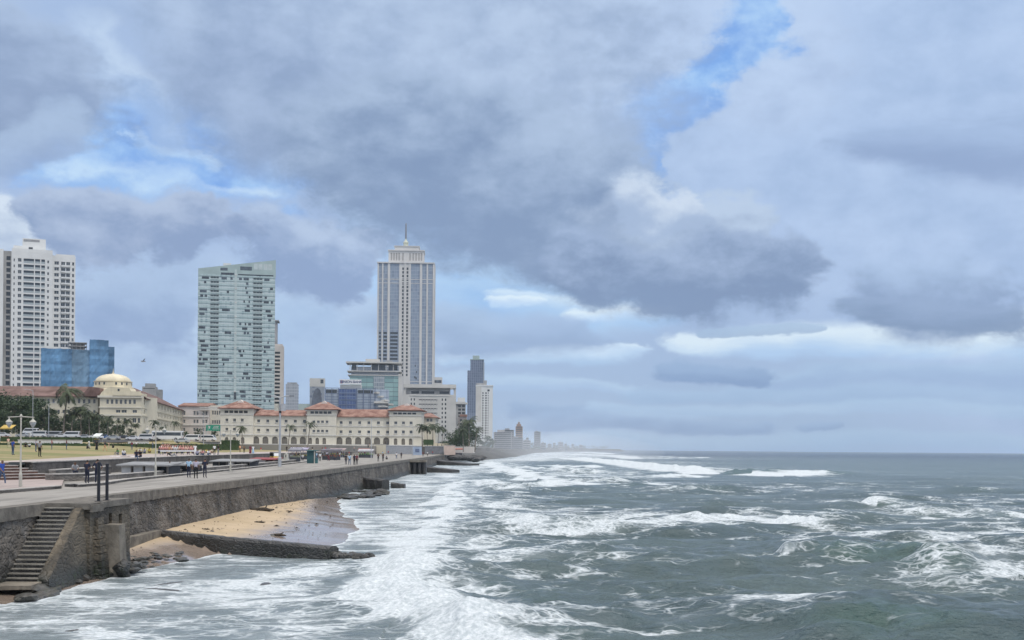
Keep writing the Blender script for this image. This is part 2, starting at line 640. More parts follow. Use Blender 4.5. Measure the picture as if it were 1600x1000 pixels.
# crest lines: pixel path, height, back width, front width, foam on the face, foam trailing, foam spread (m)
CRESTS = [
    # far line of breakers on the right
    dict(p=[(880, 716), (960, 724), (1040, 735), (1100, 740), (1140, 741)], h=1.9, wb=16, wf=4.5, foam=1.0, tr=.9, sp=40, taper=(.25, .04)),
    dict(p=[(1120, 741), (1180, 742), (1270, 742), (1400, 745)], h=1.9, wb=16, wf=5, foam=0.0, tr=.1, sp=8, taper=(.1, .5)),
    dict(p=[(1172, 742.5), (1200, 743.5), (1240, 743), (1268, 742)], h=.4, wb=10, wf=5, foam=1.0, tr=.7, sp=10, taper=(.1, .3)),
    dict(p=[(820, 708.5), (900, 710.5), (960, 713), (1010, 718)], h=1.6, wb=30, wf=8, foam=.95, tr=.9, sp=90, taper=(.1, .3)),
    dict(p=[(905, 706.8), (960, 709.5), (990, 710)], h=1.8, wb=40, wf=14, foam=.95, tr=.6, sp=60, taper=(.2, .3)),
    dict(p=[(760, 722), (800, 738), (860, 752), (930, 759), (1010, 758), (1080, 752)], h=.9, wb=9, wf=3, foam=.8, tr=.62, sp=24, taper=(.15, .4), wp=4.5),
    dict(p=[(930, 760), (975, 763), (1010, 760)], h=.55, wb=5, wf=2.5, foam=0.1, tr=.3, sp=5, taper=(.3, .3)),
    # the long white band in mid water with a plume at its right end
    dict(p=[(760, 822), (860, 832), (960, 832), (1060, 824), (1150, 818), (1215, 819), (1290, 822), (1350, 818)], h=.6, wb=9, wf=2.2, foam=.5, tr=.72, sp=13, taper=(.1, .25), wp=3.0),
    dict(p=[(1205, 820), (1235, 823), (1265, 824), (1285, 821)], h=.75, wb=2.6, wf=1.4, foam=1.0, tr=.8, sp=3, taper=(.3, .4)),
    dict(p=[(1020, 838), (1090, 828), (1150, 826), (1220, 838)], h=.45, wb=5, wf=2.4, foam=0.0, tr=.3, sp=3, taper=(.3, .4)),
    # swells on the right
    dict(p=[(1210, 893), (1290, 884), (1370, 879), (1430, 884), (1500, 897), (1580, 912), (1640, 915)], h=1.1, wb=5.5, wf=2.3, foam=0.0, tr=.42, sp=7, taper=(.25, .3)),
    dict(p=[(1190, 1018), (1280, 1002), (1370, 988), (1440, 996), (1530, 1018), (1600, 1040)], h=.95, wb=4.4, wf=2.3, foam=0.0, tr=.2, sp=4, taper=(.25, .3)),
    dict(p=[(1290, 792), (1330, 789), (1380, 792), (1430, 798), (1490, 800)], h=.8, wb=8, wf=3, foam=0.2, tr=.75, sp=8, taper=(.3, .3)),
    dict(p=[(1350, 792), (1365, 794), (1385, 795)], h=.3, wb=2.5, wf=1.4, foam=1, tr=.6, sp=3, taper=(.3, .3)),
    dict(p=[(1400, 806), (1450, 809), (1520, 812), (1600, 808)], h=.6, wb=6, wf=2.5, foam=.35, tr=.7, sp=6, taper=(.3, .3)),
    dict(p=[(1200, 884), (1222, 884), (1250, 887)], h=.5, wb=2.2, wf=1.2, foam=.45, tr=.3, sp=2, taper=(.35, .35)),
    dict(p=[(1000, 950), (1090, 944), (1160, 945), (1240, 955)], h=.4, wb=3.5, wf=1.8, foam=.2, tr=.8, sp=4, taper=(.3, .3)),
    dict(p=[(1040, 770), (1120, 768), (1200, 771)], h=.5, wb=9, wf=4, foam=.1, tr=.4, sp=8, taper=(.3, .3)),
    dict(p=[(1440, 765), (1520, 768), (1620, 767)], h=.55, wb=10, wf=4, foam=0, tr=.2, sp=6, taper=(.3, .3)),
    # bore that runs up to the wall and round towards the pier
    dict(p=[(720, 752), (705, 775), (700, 800), (690, 830), (655, 862), (600, 893), (560, 918)], h=.4, wb=3.2, wf=1.6, foam=.72, tr=.72, sp=7.0, taper=(.15, .25), wp=7.5),
    dict(p=[(690, 880), (640, 905), (600, 925), (640, 950), (700, 975), (790, 1005), (860, 1030)], h=.7, wb=2.6, wf=1.7, foam=.95, tr=.85, sp=3.6, taper=(.2, .05), wp=3.4),
    dict(p=[(720, 905), (790, 925), (860, 950), (920, 990)], h=.5, wb=2.2, wf=1.6, foam=.1, tr=.3, sp=1.5, taper=(.3, .3)),
    dict(p=[(800, 858), (860, 862), (930, 872), (1010, 880)], h=.35, wb=3, wf=2, foam=.3, tr=.8, sp=4, taper=(.3, .3)),
]
# patches of lacy foam: pixel centre, pixel radii, amount
PATCH = [
    (760, 800, 130, 40, .45), (900, 815, 260, 16, .5), (640, 840, 80, 60, .6), (650, 930, 130, 60, .75), (420, 925, 330, 60, .50), (560, 985, 420, 40, .52),
    (200, 985, 240, 40, .45), (100, 965, 120, 30, .38), (330, 885, 160, 22, .40), (660, 760, 60, 30, .5), (700, 740, 60, 18, .5), (600, 800, 110, 40, .3), (640, 770, 90, 25, .35), (850, 875, 190, 34, .42), (760, 850, 70, 20, .45), (1180, 965, 130, 32, .6),
    (1090, 985, 130, 30, .4), (960, 985, 120, 18, .38), (820, 960, 70, 30, .25), (1500, 850, 170, 26, .40), (1340, 840, 130, 14, .5), (1560, 890, 80, 26, .45), (1420, 812, 190, 14, .3),
    (1500, 790, 180, 12, .32), (1180, 765, 220, 9, .3), (900, 745, 150, 16, .45), (760, 728, 70, 16, .5), (860, 712, 120, 8, .55), (1330, 762, 200, 7, .16), (1100, 855, 180, 12, .14),
    (1560, 830, 90, 20, .35), (1300, 935, 90, 12, .2), (1500, 965, 120, 40, .18), (1010, 805, 260, 10, .3), (720, 770, 60, 40, .4), (1450, 905, 120, 10, .3),
]


_rc = random.Random(12)
for _i in range(13):
    _x, _y = _rc.uniform(720, 1060), _rc.uniform(711, 778)
    _l = _rc.uniform(50, 130) * (.5 + (_y - 700) / 90)
    _q = (_y - 702) / 60
    CRESTS.append(dict(p=[(_x, _y - .02 * _l), (_x + .35 * _l, _y), (_x + .7 * _l, _y + .012 * _l), (_x + _l, _y - .01 * _l)], h=_rc.uniform(.5, 1.0), wb=9 / (_q + .6), wf=3 / (_q + .6), foam=_rc.uniform(.3, .95),
                       tr=.6, sp=12 / (_q + .6), taper=(.3, .35), wp=3.0))


def build_sea():
    dy = []
    y = 335.0
    while y > 0.30:
        dy.append(y)
        y -= max(0.14, min(0.8, y * 0.02 + 0.15)) if y < 45 else 0.8
    dy += [0.3, 0.22]
    rows = np.array([F * CZ / d for d in dy])
    cols = np.linspace(-0.60, 0.60, 1150)
    Yg, Tg = np.meshgrid(rows, cols, indexing='ij')
    # a narrower fan near the pier would leave holes for a camera that steps aside: widen it there
    Xg = Tg * (Yg + 0) + np.sign(Tg) * np.abs(Tg) * 12
    x, y = Xg.ravel(), Yg.ravel()
    step = np.repeat(np.gradient(rows), len(cols))              # row spacing, to fade waves that the mesh cannot hold
    rs = np.random.default_rng(3)
    z = np.zeros_like(x)
    wxp, wyp = x + 3 * fbm(x / 25, y / 25, 2), y + 4 * fbm(x / 30 + 9, y / 30, 2)
    for lam, amp, ang in [(34, .30, -70), (23, .27, -100), (17, .23, -82), (12, .20, -110), (9, .17, -60), (6.5, .155, -95), (4.8, .125, -75), (3.6, .095, -120), (2.7, .068, -88), (2.0, .045, -55)]:
        k = 2 * np.pi / lam
        a = R(ang)
        ph = k * (wxp * math.cos(a) + wyp * math.sin(a)) + rs.uniform(0, 6.28)
        env = 0.6 + 0.8 * fbm(x / (lam * 2.2) + lam, y / (lam * 1.6), 2)
        fade = sstep(0.42, 0.18, np.abs(step) / lam)
        s_ = np.sin(ph)
        z += 1.25 * amp * fade * env * (np.exp(1.1 * (s_ - 1)) * 2.0 - 0.75)
    z += 0.16 * fbm(x / 1.7, y / 1.3, 3) * sstep(0.8, 0.3, np.abs(step))
    # calmer close to the wall and over the shallow shelf
    off = x - np.interp(y, [p[1] for p in WALL], [p[0] for p in WALL])
    calm = 0.25 + 0.75 * sstep(5, 24, off)
    z *= np.where(y < 500, calm, 1.0)
    foam = np.zeros_like(x)
    green = np.zeros_like(x)
    px = 800 + F * x / y
    py = HY + (px - 800) * math.tan(TH) + F * CZ / y
    warp1 = fbm(x / 9, y / 9, 3)
    warp2 = fbm(x / 2.6 + 40, y / 2.6, 3)
    warp3 = fbm(x / 8 + 70, y / 8, 3)
    for c in CRESTS:
        pts = gp(c['p'])
        xs, ys = [q[0] for q in pts], [q[1] for q in pts]
        mg = 4 * c['wb'] + 2.5 * c['sp']
        k = np.where((x > min(xs) - mg) & (x < max(xs) + mg) & (y > min(ys) - mg) & (y < max(ys) + mg))[0]
        if len(k) == 0:
            continue
        sc_ = min(1.0, c['wb'] / 6)
        d, t = seg_dist(x[k] + c.get('wp', 1.6) * sc_ * warp1[k] + .3 * c.get('wp', 1.6) * sc_ * warp2[k], y[k] + c.get('wp', 1.6) * sc_ * warp3[k] + .4 * c.get('wp', 1.6) * sc_ * warp2[k], pts)
        tp = sstep(0, c['taper'][0], t) * sstep(0, c['taper'][1], 1 - t)
        # d > 0 in front of the crest (towards the pier or shore)
        prof = np.where(d > 0, np.exp(-(d / c['wf']) ** 2), np.exp(-np.abs(d / c['wb']) ** 1.5))
        edge = np.where((t > 0.001) & (t < .999), 1, np.exp(-np.abs(d) / c['wf']))
        hgt = c['h'] * tp * prof * (0.85 + .35 * warp2[k])
        lumps = 0.22 * c['foam'] * tp * np.exp(-(d / (1.5 * c['wf'])) ** 2) * fbm(x[k] / (.22 * c['wf'] + .25), y[k] / (.22 * c['wf'] + .25), 3) * c['h']
        z[k] += hgt + lumps
        face = np.exp(-((d - .5 * c['wf']) / (1.15 * c['wf'])) ** 2)
        trail = np.where(d < 0.4 * c['wf'], np.exp(-np.abs(d - .4 * c['wf']) / c['sp']), np.exp(-((d - .4 * c['wf']) / (.9 * c['wf'])) ** 2))
        fo = np.maximum(c['foam'] * face * 1.25, c['tr'] * trail * (.62 + .5 * warp1[k])) * sstep(0, .12, tp)
        foam[k] = np.maximum(foam[k], fo)
        green[k] = np.maximum(green[k], tp * c['h'] * np.exp(-((d - .5 * c['wf']) / c['wf']) ** 2))
    for cx, cy, rx, ry, a in PATCH:
        q = ((px - cx) / rx) ** 2 + ((py - cy) / ry) ** 2
        foam = np.maximum(foam, min(.88, 1.36 * a) * np.exp(-q * .9) * (.78 + .75 * warp1 + .3 * warp2))
    # surf belt along the wall and along the coast beyond the hotel
    belt = np.exp(-np.maximum(off - 6, 0) / np.interp(y, [60, 200, 600], [9, 16, 30])) * np.where(y < 620, 1, 0)
    foam = np.maximum(foam, belt * np.interp(y, [40, 70, 120, 250, 600], [.28, .38, .42, .5, .5]) * (.8 + .6 * warp1))
    cst = np.interp(y, [p[1] for p in COAST], [p[0] for p in COAST])
    far = np.where(y > 600, np.exp(-np.abs(x - cst - 40) / 90.0), 0)
    foam = np.maximum(foam, far * .75 * (.7 + 1.1 * fbm(x / 60, y / 160, 3)))
    caps = np.where(y > 300, sstep(.40, .62, fbm(x / 14 + 3, y / 60, 4)) * .55 * sstep(3000, 500, y), 0)
    foam = np.maximum(foam, caps * .6)
    foam += .10 * fbm(x / 5, y / 3.5, 3)
    # waterline on the beach
    bh = beach_h(x, y)
    near = (y < 175) & (bh > -.9)
    sw = .06 + .05 * fbm(x / 4, y / 4, 2)
    swash = np.where(near, np.exp(-((bh - sw) / .05) ** 2) * .75, 0)
    swash = np.maximum(swash, np.where(near & (bh < .1), .62 * np.exp(np.minimum(bh, 0) / .35) * (.8 + .6 * warp2), 0))
    foam = np.maximum(foam, swash)
    z = np.where(near, z * sstep(.15, -.7, bh) + .06, z)
    z = np.where((y < 175) & (bh > .3), np.minimum(z, bh - .15), z)
    milk = np.clip(sstep(26, 4, off + 4 * warp1) * np.where(y < 450, 1, 0) * .8 + .65 * sstep(.25, .9, foam), 0, 1)
    nr, nc = Yg.shape
    idx = np.arange(nr * nc).reshape(nr, nc)
    fs = np.stack([idx[:-1, :-1], idx[:-1, 1:], idx[1:, 1:], idx[1:, :-1]], -1).reshape(-1, 4)
    land = (off < -2.5) & (y < 620) | (x < cst - 60) & (y >= 620)
    fs = fs[~land[fs].all(1)]
    used, invx = np.unique(fs, return_inverse=True)
    fs = invx.reshape(-1, 4)
    co = np.stack([x, y, z], -1)[used]
    me = bpy.data.meshes.new('sea')
    me.vertices.add(len(co))
    me.vertices.foreach_set('co', co.astype(np.float32).ravel())
    me.loops.add(fs.size)
    me.loops.foreach_set('vertex_index', fs.astype(np.int32).ravel())
    me.polygons.add(len(fs))
    me.polygons.foreach_set('loop_start', np.arange(0, fs.size, 4, dtype=np.int32))
    me.polygons.foreach_set('use_smooth', np.ones(len(fs), bool))
    me.update(calc_edges=True)
    for nm, arr in (('foam', foam), ('milk', milk), ('green', green)):
        at = me.attributes.new(nm, 'FLOAT', 'POINT')
        at.data.foreach_set('value', np.clip(arr[used], 0, 1.5).astype(np.float32))
    o = bpy.data.objects.new('sea', me)
    link(o, kind='structure')
    me.materials.append(sea_material())
    return o


def sea_material():
    mt = bpy.data.materials.new('sea_water')
    mt.use_nodes = True
    t = mt.node_tree
    N = NB(t)
    b = t.nodes['Principled BSDF']
    out = t.nodes['Material Output']
    geo = N.new('ShaderNodeNewGeometry')
    p = geo.outputs['Position']

    def attr(n):
        a = N.new('ShaderNodeAttribute')
        a.attribute_name = n
        return a.outputs['Fac']
    foam, milk, grn = attr('foam'), attr('milk'), attr('green')
    # ripples
    r1, _ = N.noise(N.v('MULTIPLY', p, (.8, 1.5, 1)), .9, 6, .62, .3)
    r2, _ = N.noise(N.v('MULTIPLY', p, (1, 1.6, 1)), 4.2, 4, .6)
    r3, _ = N.noise(N.v('MULTIPLY', p, (.5, 1.2, 1)), .12, 5, .6)
    hgt = N.m('ADD', N.m('MULTIPLY', r1, 1.25), N.m('ADD', N.m('MULTIPLY', r2, .26), N.m('MULTIPLY', r3, 2.2)))
    bp = N.new('ShaderNodeBump')
    bp.inputs['Strength'].default_value = 1.0
    bp.inputs['Distance'].default_value = 0.6
    N.put(bp.inputs['Height'], hgt)
    # lace of foam: stretched, torn noise plus thin cells
    pf = N.v('MULTIPLY', p, (.55, 1.0, 1.0))
    _, wv = N.noise(pf, .55, 3, .6)
    pw_ = N.v('ADD', pf, N.v('SCALE', N.v('SUBTRACT', wv, (.5, .5, .5)), scale=1.7))
    n1, _ = N.noise(pw_, .42, 9, .68, .35)
    vo = N.new('ShaderNodeTexVoronoi', feature='DISTANCE_TO_EDGE')
    N.put(vo.inputs['Vector'], pw_)
    vo.inputs['Scale'].default_value = 1.05
    vo2 = N.new('ShaderNodeTexVoronoi', feature='DISTANCE_TO_EDGE')
    N.put(vo2.inputs['Vector'], N.v('ADD', pw_, (7.7, 3.1, 0)))
    vo2.inputs['Scale'].default_value = 2.9
    lace = N.m('MAXIMUM', N.rng(vo.outputs['Distance'], .16, .0), N.m('MULTIPLY', N.rng(vo2.outputs['Distance'], .2, 0.0), .75))
    L = N.m('ADD', N.m('MULTIPLY', N.rng(n1, .3, .7, smooth=False), .76), N.m('MULTIPLY', lace, .28))
    thr = N.m('MULTIPLY_ADD', N.m('MINIMUM', foam, 1.0), -.84, .875)
    bubbles, _ = N.noise(p, 5.5, 5, .7)
    fm = N.m('MULTIPLY', N.rng(N.m('SUBTRACT', L, thr), -.13, .27), N.rng(N.m('ADD', N.m('MULTIPLY', bubbles, .6), N.m('MULTIPLY', n1, .4)), .30, .58, .62, .97))
    sy = N.new('ShaderNodeSeparateXYZ')
    N.put(sy.inputs[0], p)
    # water colour: dark green grey, paler and greener where air is beaten into it
    big, _ = N.noise(N.v('MULTIPLY', p, (.4, 1, 1)), .05, 4, .6)
    deep = N.mix(N.rng(big, .35, .65), (.070, .108, .116), (.105, .150, .152))
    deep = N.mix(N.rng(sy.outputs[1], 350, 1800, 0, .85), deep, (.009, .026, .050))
    deep = N.mix(N.rng(grn, .15, 1.0, 0, .7), deep, (.075, .135, .118))
    deep = N.mix(N.m('MULTIPLY', milk, .85), deep, (.33, .39, .425))
    deep = N.mix(N.rng(foam, .30, .95, 0, .72), deep, (.46, .52, .55))
    white = N.mix(N.rng(bubbles, .3, .72), (.46, .52, .555), (.74, .78, .81))
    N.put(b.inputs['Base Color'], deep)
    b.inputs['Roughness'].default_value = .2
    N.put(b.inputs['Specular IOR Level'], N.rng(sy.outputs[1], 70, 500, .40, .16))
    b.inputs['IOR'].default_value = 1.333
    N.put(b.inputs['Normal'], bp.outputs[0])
    fb = N.new('ShaderNodeBsdfDiffuse')
    N.put(fb.inputs['Color'], white)
    bp2 = N.new('ShaderNodeBump')
    bp2.inputs['Strength'].default_value = .8
    bp2.inputs['Distance'].default_value = .22
    N.put(bp2.inputs['Height'], N.m('ADD', n1, N.m('MULTIPLY', bubbles, .4)))
    N.put(fb.inputs['Normal'], bp2.outputs[0])
    mx = N.new('ShaderNodeMixShader')
    N.put(mx.inputs[0], fm)
    t.links.new(b.outputs[0], mx.inputs[1])
    t.links.new(fb.outputs[0], mx.inputs[2])
    t.links.new(mx.outputs[0], out.inputs['Surface'])
    return mt


build_sea()

# ---------------------------------------------------------------- stone and ground materials
def stone_mat(name, c1, c2, mortar, cell=2.2, bump=.8, wet=1.0, brick=False, rough=.85, wash=.0):
    """rubble or coursed masonry, with a dark weed band where the sea reaches it"""
    mt = bpy.data.materials.new(name)
    mt.use_nodes = True
    N = NB(mt.node_tree)
    b = mt.node_tree.nodes['Principled BSDF']
    p = N.new('ShaderNodeNewGeometry').outputs['Position']
    _, wv = N.noise(p, 1.1, 3, .6)
    q = N.v('ADD', p, N.v('SCALE', N.v('SUBTRACT', wv, (.5, .5, .5)), scale=.32))
    q = N.v('MULTIPLY', q, (1.0, .62, 1.15) if not brick else (1.0, .55, 1.7))
    vo = N.new('ShaderNodeTexVoronoi', feature='F1')
    vo.inputs['Scale'].default_value = cell
    N.put(vo.inputs['Vector'], q)
    ve = N.new('ShaderNodeTexVoronoi', feature='DISTANCE_TO_EDGE')
    ve.inputs['Scale'].default_value = cell
    N.put(ve.inputs['Vector'], q)
    sepc = N.new('ShaderNodeSeparateColor')
    N.put(sepc.inputs[0], vo.outputs['Color'])
    fi, _ = N.noise(p, 5.0, 6, .65)
    col = N.mix(N.m('ADD', N.m('MULTIPLY', sepc.outputs[0], .65), N.m('MULTIPLY', fi, .45)), c1, c2)
    gap = N.rng(ve.outputs['Distance'], .0, .06, .45, 1.0)
    col = N.mix(gap, mortar, col)
    st, _ = N.noise(N.v('MULTIPLY', p, (1, .5, .10)), 1.0, 5, .6)
    col = N.mix(N.m('MULTIPLY', N.rng(st, .46, .66), .62), col, (.03, .03, .03))
    bl, _ = N.noise(N.v('MULTIPLY', p, (1, .6, 1)), .33, 5, .6)
    col = N.mix(N.rng(bl, .44, .66, 0, .5), col, tuple(min(.6, x * 1.7 + .03) for x in c2))
    if wash:
        ws, _ = N.noise(p, .9, 5, .65)
        col = N.mix(N.m('MULTIPLY', N.rng(ws, .5, .68), wash), col, (.42, .42, .42))
    sx = N.new('ShaderNodeSeparateXYZ')
    N.put(sx.inputs[0], p)
    wn, _ = N.noise(p, .7, 4, .6)
    zz = N.m('ADD', sx.outputs[2], N.m('MULTIPLY', N.m('SUBTRACT', wn, .5), 1.6))
    wetf = N.rng(zz, 1.5, .35, 0, wet)
    col = N.mix(wetf, col, (.032, .034, .030))
    moss, _ = N.noise(p, 2.3, 4, .6)
    col = N.mix(N.m('MULTIPLY', N.rng(zz, .9, .2), N.rng(moss, .5, .7, 0, wet * .7)), col, (.035, .055, .02))
    N.put(b.inputs['Base Color'], col)
    N.put(b.inputs['Roughness'], N.m('SUBTRACT', rough, N.m('MULTIPLY', wetf, .4)))
    bp = N.new('ShaderNodeBump')
    bp.inputs['Strength'].default_value = bump
    bp.inputs['Distance'].default_value = .12
    N.put(bp.inputs['Height'], N.m('ADD', N.rng(ve.outputs['Distance'], 0, .22), N.m('MULTIPLY', fi, .6)))
    N.put(b.inputs['Normal'], bp.outputs[0])
    return mt


def sand_mat():
    mt = bpy.data.materials.new('sand')
    mt.use_nodes = True
    N = NB(mt.node_tree)
    b = mt.node_tree.nodes['Principled BSDF']
    p = N.new('ShaderNodeNewGeometry').outputs['Position']
    sx = N.new('ShaderNodeSeparateXYZ')
    N.put(sx.inputs[0], p)
    n1, _ = N.noise(p, .35, 5, .6)
    n2, _ = N.noise(p, 9, 5, .6)
    n3, _ = N.noise(N.v('MULTIPLY', p, (2.2, .5, 1)), .5, 4, .6)
    z = N.m('ADD', sx.outputs[2], N.m('MULTIPLY', N.m('SUBTRACT', n1, .5), .35))
    wet = N.rng(z, .84, .42)
    dry = N.mix(N.rng(n1, .3, .7), (.43, .335, .215), (.53, .42, .29))
    dry = N.mix(N.m('MULTIPLY', N.rng(n2, .45, .75), .25), dry, (.22, .16, .10))
    dry = N.mix(N.rng(n3, .62, .7, 0, .55), dry, (.17, .145, .12))
    c = N.mix(wet, dry, (.29, .235, .195))
    N.put(b.inputs['Base Color'], c)
    N.put(b.inputs['Roughness'], N.m('SUBTRACT', .9, N.m('MULTIPLY', wet, .78)))
    N.put(b.inputs['Specular IOR Level'], N.m('ADD', .25, N.m('MULTIPLY', wet, .45)))
    bp = N.new('ShaderNodeBump')
    N.put(bp.inputs['Strength'], N.m('MULTIPLY', N.m('SUBTRACT', 1.0, wet), .5))
    bp.inputs['Distance'].default_value = .06
    N.put(bp.inputs['Height'], n2)
    N.put(b.inputs['Normal'], bp.outputs[0])
    return mt


def lawn_mat():
    mt = bpy.data.materials.new('dry_lawn')
    mt.use_nodes = True
    N = NB(mt.node_tree)
    b = mt.node_tree.nodes['Principled BSDF']
    p = N.new('ShaderNodeNewGeometry').outputs['Position']
    n1, _ = N.noise(N.v('MULTIPLY', p, (.25, 1, 1)), .045, 5, .6)
    n2, _ = N.noise(p, 1.4, 6, .65)
    n3, _ = N.noise(N.v('MULTIPLY', p, (.3, 1, 1)), .16, 4, .6)
    c = N.mix(N.rng(n1, .42, .58), (.33, .275, .15), (.205, .215, .095))
    c = N.mix(N.rng(n3, .52, .66, 0, .6), c, (.38, .31, .20))
    c = N.mix(N.rng(n2, .42, .7, 0, .6), c, (.20, .165, .09))
    N.put(b.inputs['Base Color'], c)
    b.inputs['Roughness'].default_value = .95
    b.inputs['Specular IOR Level'].default_value = .1
    return mt


def paving_mat(name, c1, c2, joint=3.0, rough=.8, jdark=.55):
    """cast concrete bays with thin joints, tyre and water stains"""
    mt = bpy.data.materials.new(name)
    mt.use_nodes = True
    N = NB(mt.node_tree)
    b = mt.node_tree.nodes['Principled BSDF']
    p = N.new('ShaderNodeNewGeometry').outputs['Position']
    n1, _ = N.noise(N.v('MULTIPLY', p, (1, .3, 1)), .35, 6, .6)
    n2, _ = N.noise(N.v('MULTIPLY', p, (1, .08, 1)), 1.3, 4, .6)
    n3, _ = N.noise(p, 6, 5, .6)
    c = N.mix(N.rng(n1, .3, .7), c1, c2)
    c = N.mix(N.rng(n2, .46, .66, 0, .6), c, tuple(x * .55 for x in c1))
    c = N.mix(N.rng(n3, .5, .8, 0, .25), c, tuple(x * .6 for x in c1))
    br = N.new('ShaderNodeTexBrick')
    br.offset = 0.0
    br.inputs['Scale'].default_value = 1.0
    br.inputs['Mortar Size'].default_value = .018
    br.inputs['Brick Width'].default_value = joint
    br.inputs['Row Height'].default_value = joint * 1.3
    N.put(br.inputs['Vector'], p)
    c = N.mix(N.m('MULTIPLY', br.outputs['Fac'], jdark), c, (.09, .085, .08))
    N.put(b.inputs['Base Color'], c)
    b.inputs['Roughness'].default_value = rough
    return mt


M = {}
M['rubble'] = stone_mat('rubble_masonry', (.036, .032, .028), (.135, .118, .098), (.058, .053, .048), cell=3.6, wash=.22, bump=.7)
M['rubble_low'] = stone_mat('rough_stone', (.10, .095, .088), (.20, .185, .17), (.11, .105, .10), cell=4.0, wet=0, bump=.5)
M['bastion'] = stone_mat('coursed_stone', (.05, .043, .033), (.15, .125, .09), (.055, .05, .042), cell=3.2, brick=True, bump=.4)
M['groyne'] = stone_mat('wet_groyne_stone', (.030, .030, .032), (.056, .054, .053), (.026, .026, .027), cell=3.2, wet=.5, rough=.6, bump=.45, brick=True)
M['dark_stone'] = stone_mat('dark_stone', (.055, .05, .046), (.12, .11, .10), (.06, .057, .054), cell=3.5, wet=0, bump=.5)
M['rock'] = stone_mat('shore_rock', (.085, .078, .072), (.16, .145, .13), (.05, .05, .05), cell=.9, wet=.75, rough=.65)
M['coping'] = pmat('coping_concrete', (.155, .142, .122), .85, .35, 1.4, .5, 9, streak=.7)
M['step'] = pmat('step_concrete', (.23, .22, .195), .85, .3, 1.6, .4, 10)
M['buttress'] = pmat('buttress_concrete', (.19, .17, .14), .85, .35, 1.1, .6, 6, streak=.6)
M['dark_void'] = pmat('dark_recess', (.02, .02, .02), .9, .2)
M['pave'] = paving_mat('promenade_concrete', (.24, .225, .20), (.335, .315, .285), 3.4)
M['pave_pink'] = paving_mat('pinkish_paving', (.36, .295, .27), (.42, .35, .32), 1.2, jdark=.3)
M['path'] = paving_mat('footpath_concrete', (.40, .34, .31), (.45, .39, .35), 2.0, jdark=.3)
M['kerb'] = pmat('kerb_concrete', (.40, .385, .36), .85, .22, 1.2, .3, 8)
M['riser'] = pmat('red_brown_riser', (.13, .075, .06), .85, .3, 1.5)
M['tread'] = pmat('pale_tread', (.38, .35, .33), .85, .2, 1.5)
M['sand'] = sand_mat()
M['lawn'] = lawn_mat()
M['asphalt'] = pmat('asphalt', (.06, .06, .06), .9, .3, .4)
M['earth'] = pmat('built_up_ground', (.20, .19, .17), .95, .3, .02)
M['black_metal'] = pmat('black_painted_steel', (.012, .013, .018), .45, .3, 3, spec=.5)
M['white_paint'] = pmat('white_painted_metal', (.47, .46, .41), .55, .15, 2, streak=.35)
M['grey_paint'] = pmat('grey_galvanised', (.42, .44, .47), .5, .1, 1.5, metal=.2)


# ---------------------------------------------------------------- flat ground
def strip(name, left, right, z, mat, Ys, zf=None, **kw):
    mb = MB()
    vs, fs = [], []
    for Y in Ys:
        a, b = left(Y), right(Y)
        vs += [(a, Y, z if zf is None else zf(a, Y)), (b, Y, z if zf is None else zf(b, Y))]
    for i in range(len(Ys) - 1):
        fs.append((2 * i, 2 * i + 1, 2 * i + 3, 2 * i + 2))
    mb.add(vs, fs)
    return mb.build(name, mat, **kw)


Ys = [20, 30, 38, 45, 50, 55, 60, 68, 76, 84, 91, 96.3, 104, 112, 124, 140, 160, 180, 200, 225, 255, 284, 310, 337, 370, 400, 430, 450, 500, 560, 612]
strip('promenade', lambda Y: -92 if Y > 400 else -70, lambda Y: pl_x(WALL, Y) - .05, PZ, M['pave'], Ys, kind='structure')
# pinkish paving by the steps, left of the kerb
mb = MB()
mb.add([(-28.75, 60, PZ + .13), (-28.6, 68.4, PZ + .13), (-28.4, 76.7, PZ + .13), (-33.9, 92.0, PZ + .13), (-35.6, 95.0, PZ + .13), (-37.9, 90, PZ + .13), (-44.6, 74.6, PZ + .13), (-44.6, 60, PZ + .13)],
       [(0, 1, 2, 3, 4, 5, 6, 7)])
mb.build('paved_terrace', M['pave_pink'], kind='structure')

# lawn: a sheet of its own with a pale path along its edge
mb = MB()
ys = [70, 76, 83, 91, 96.3, 103, 112, 124, 140, 160, 180, 205, 230, 255, 284, 300, 320, 340, 370, 405]
off = [0, 3.0, 6, 12, 20, 30, 45, 60, 90, 140, 220, 330]
vs, fs = [], []
for Y in ys:
    bx = pl_x(BANK, Y)
    for o_ in off:
        vs.append((bx - o_, Y, green_z(bx - o_, Y)))
n = len(off)
for i in range(len(ys) - 1):
    for j in range(n - 1):
        fs.append((i * n + j + 1, i * n + j, (i + 1) * n + j, (i + 1) * n + j + 1))
mb.add(vs, fs)
mb.build('lawn', M['lawn'], kind='structure', smooth=True)
strip('footpath', lambda Y: pl_x(BANK, Y) - (3 + 5.5 * min(1, max(0, (Y - 96) / 80))), lambda Y: pl_x(BANK, Y) + .02, 4.906, M['path'], ys, zf=lambda X, Y: green_z(X, Y) + .012, kind='structure')
strip('road', lambda Y: -420, lambda Y: -112, 0, M['asphalt'], [345, 360, 380, 398], zf=lambda X, Y: green_z(-200, Y) + .02, kind='structure')
# built-up land behind
mb = MB()
inl = [(-4000, 405), (-62, 405), (-62, 584), (-40, 590), (-34, 604)] + [(x - 8, y) for x, y in COAST[1:]] + [(200, 7000), (-4000, 7000)]
mb.prism(inl, -1, 7.2)
mb.build('ground', M['earth'], kind='structure')


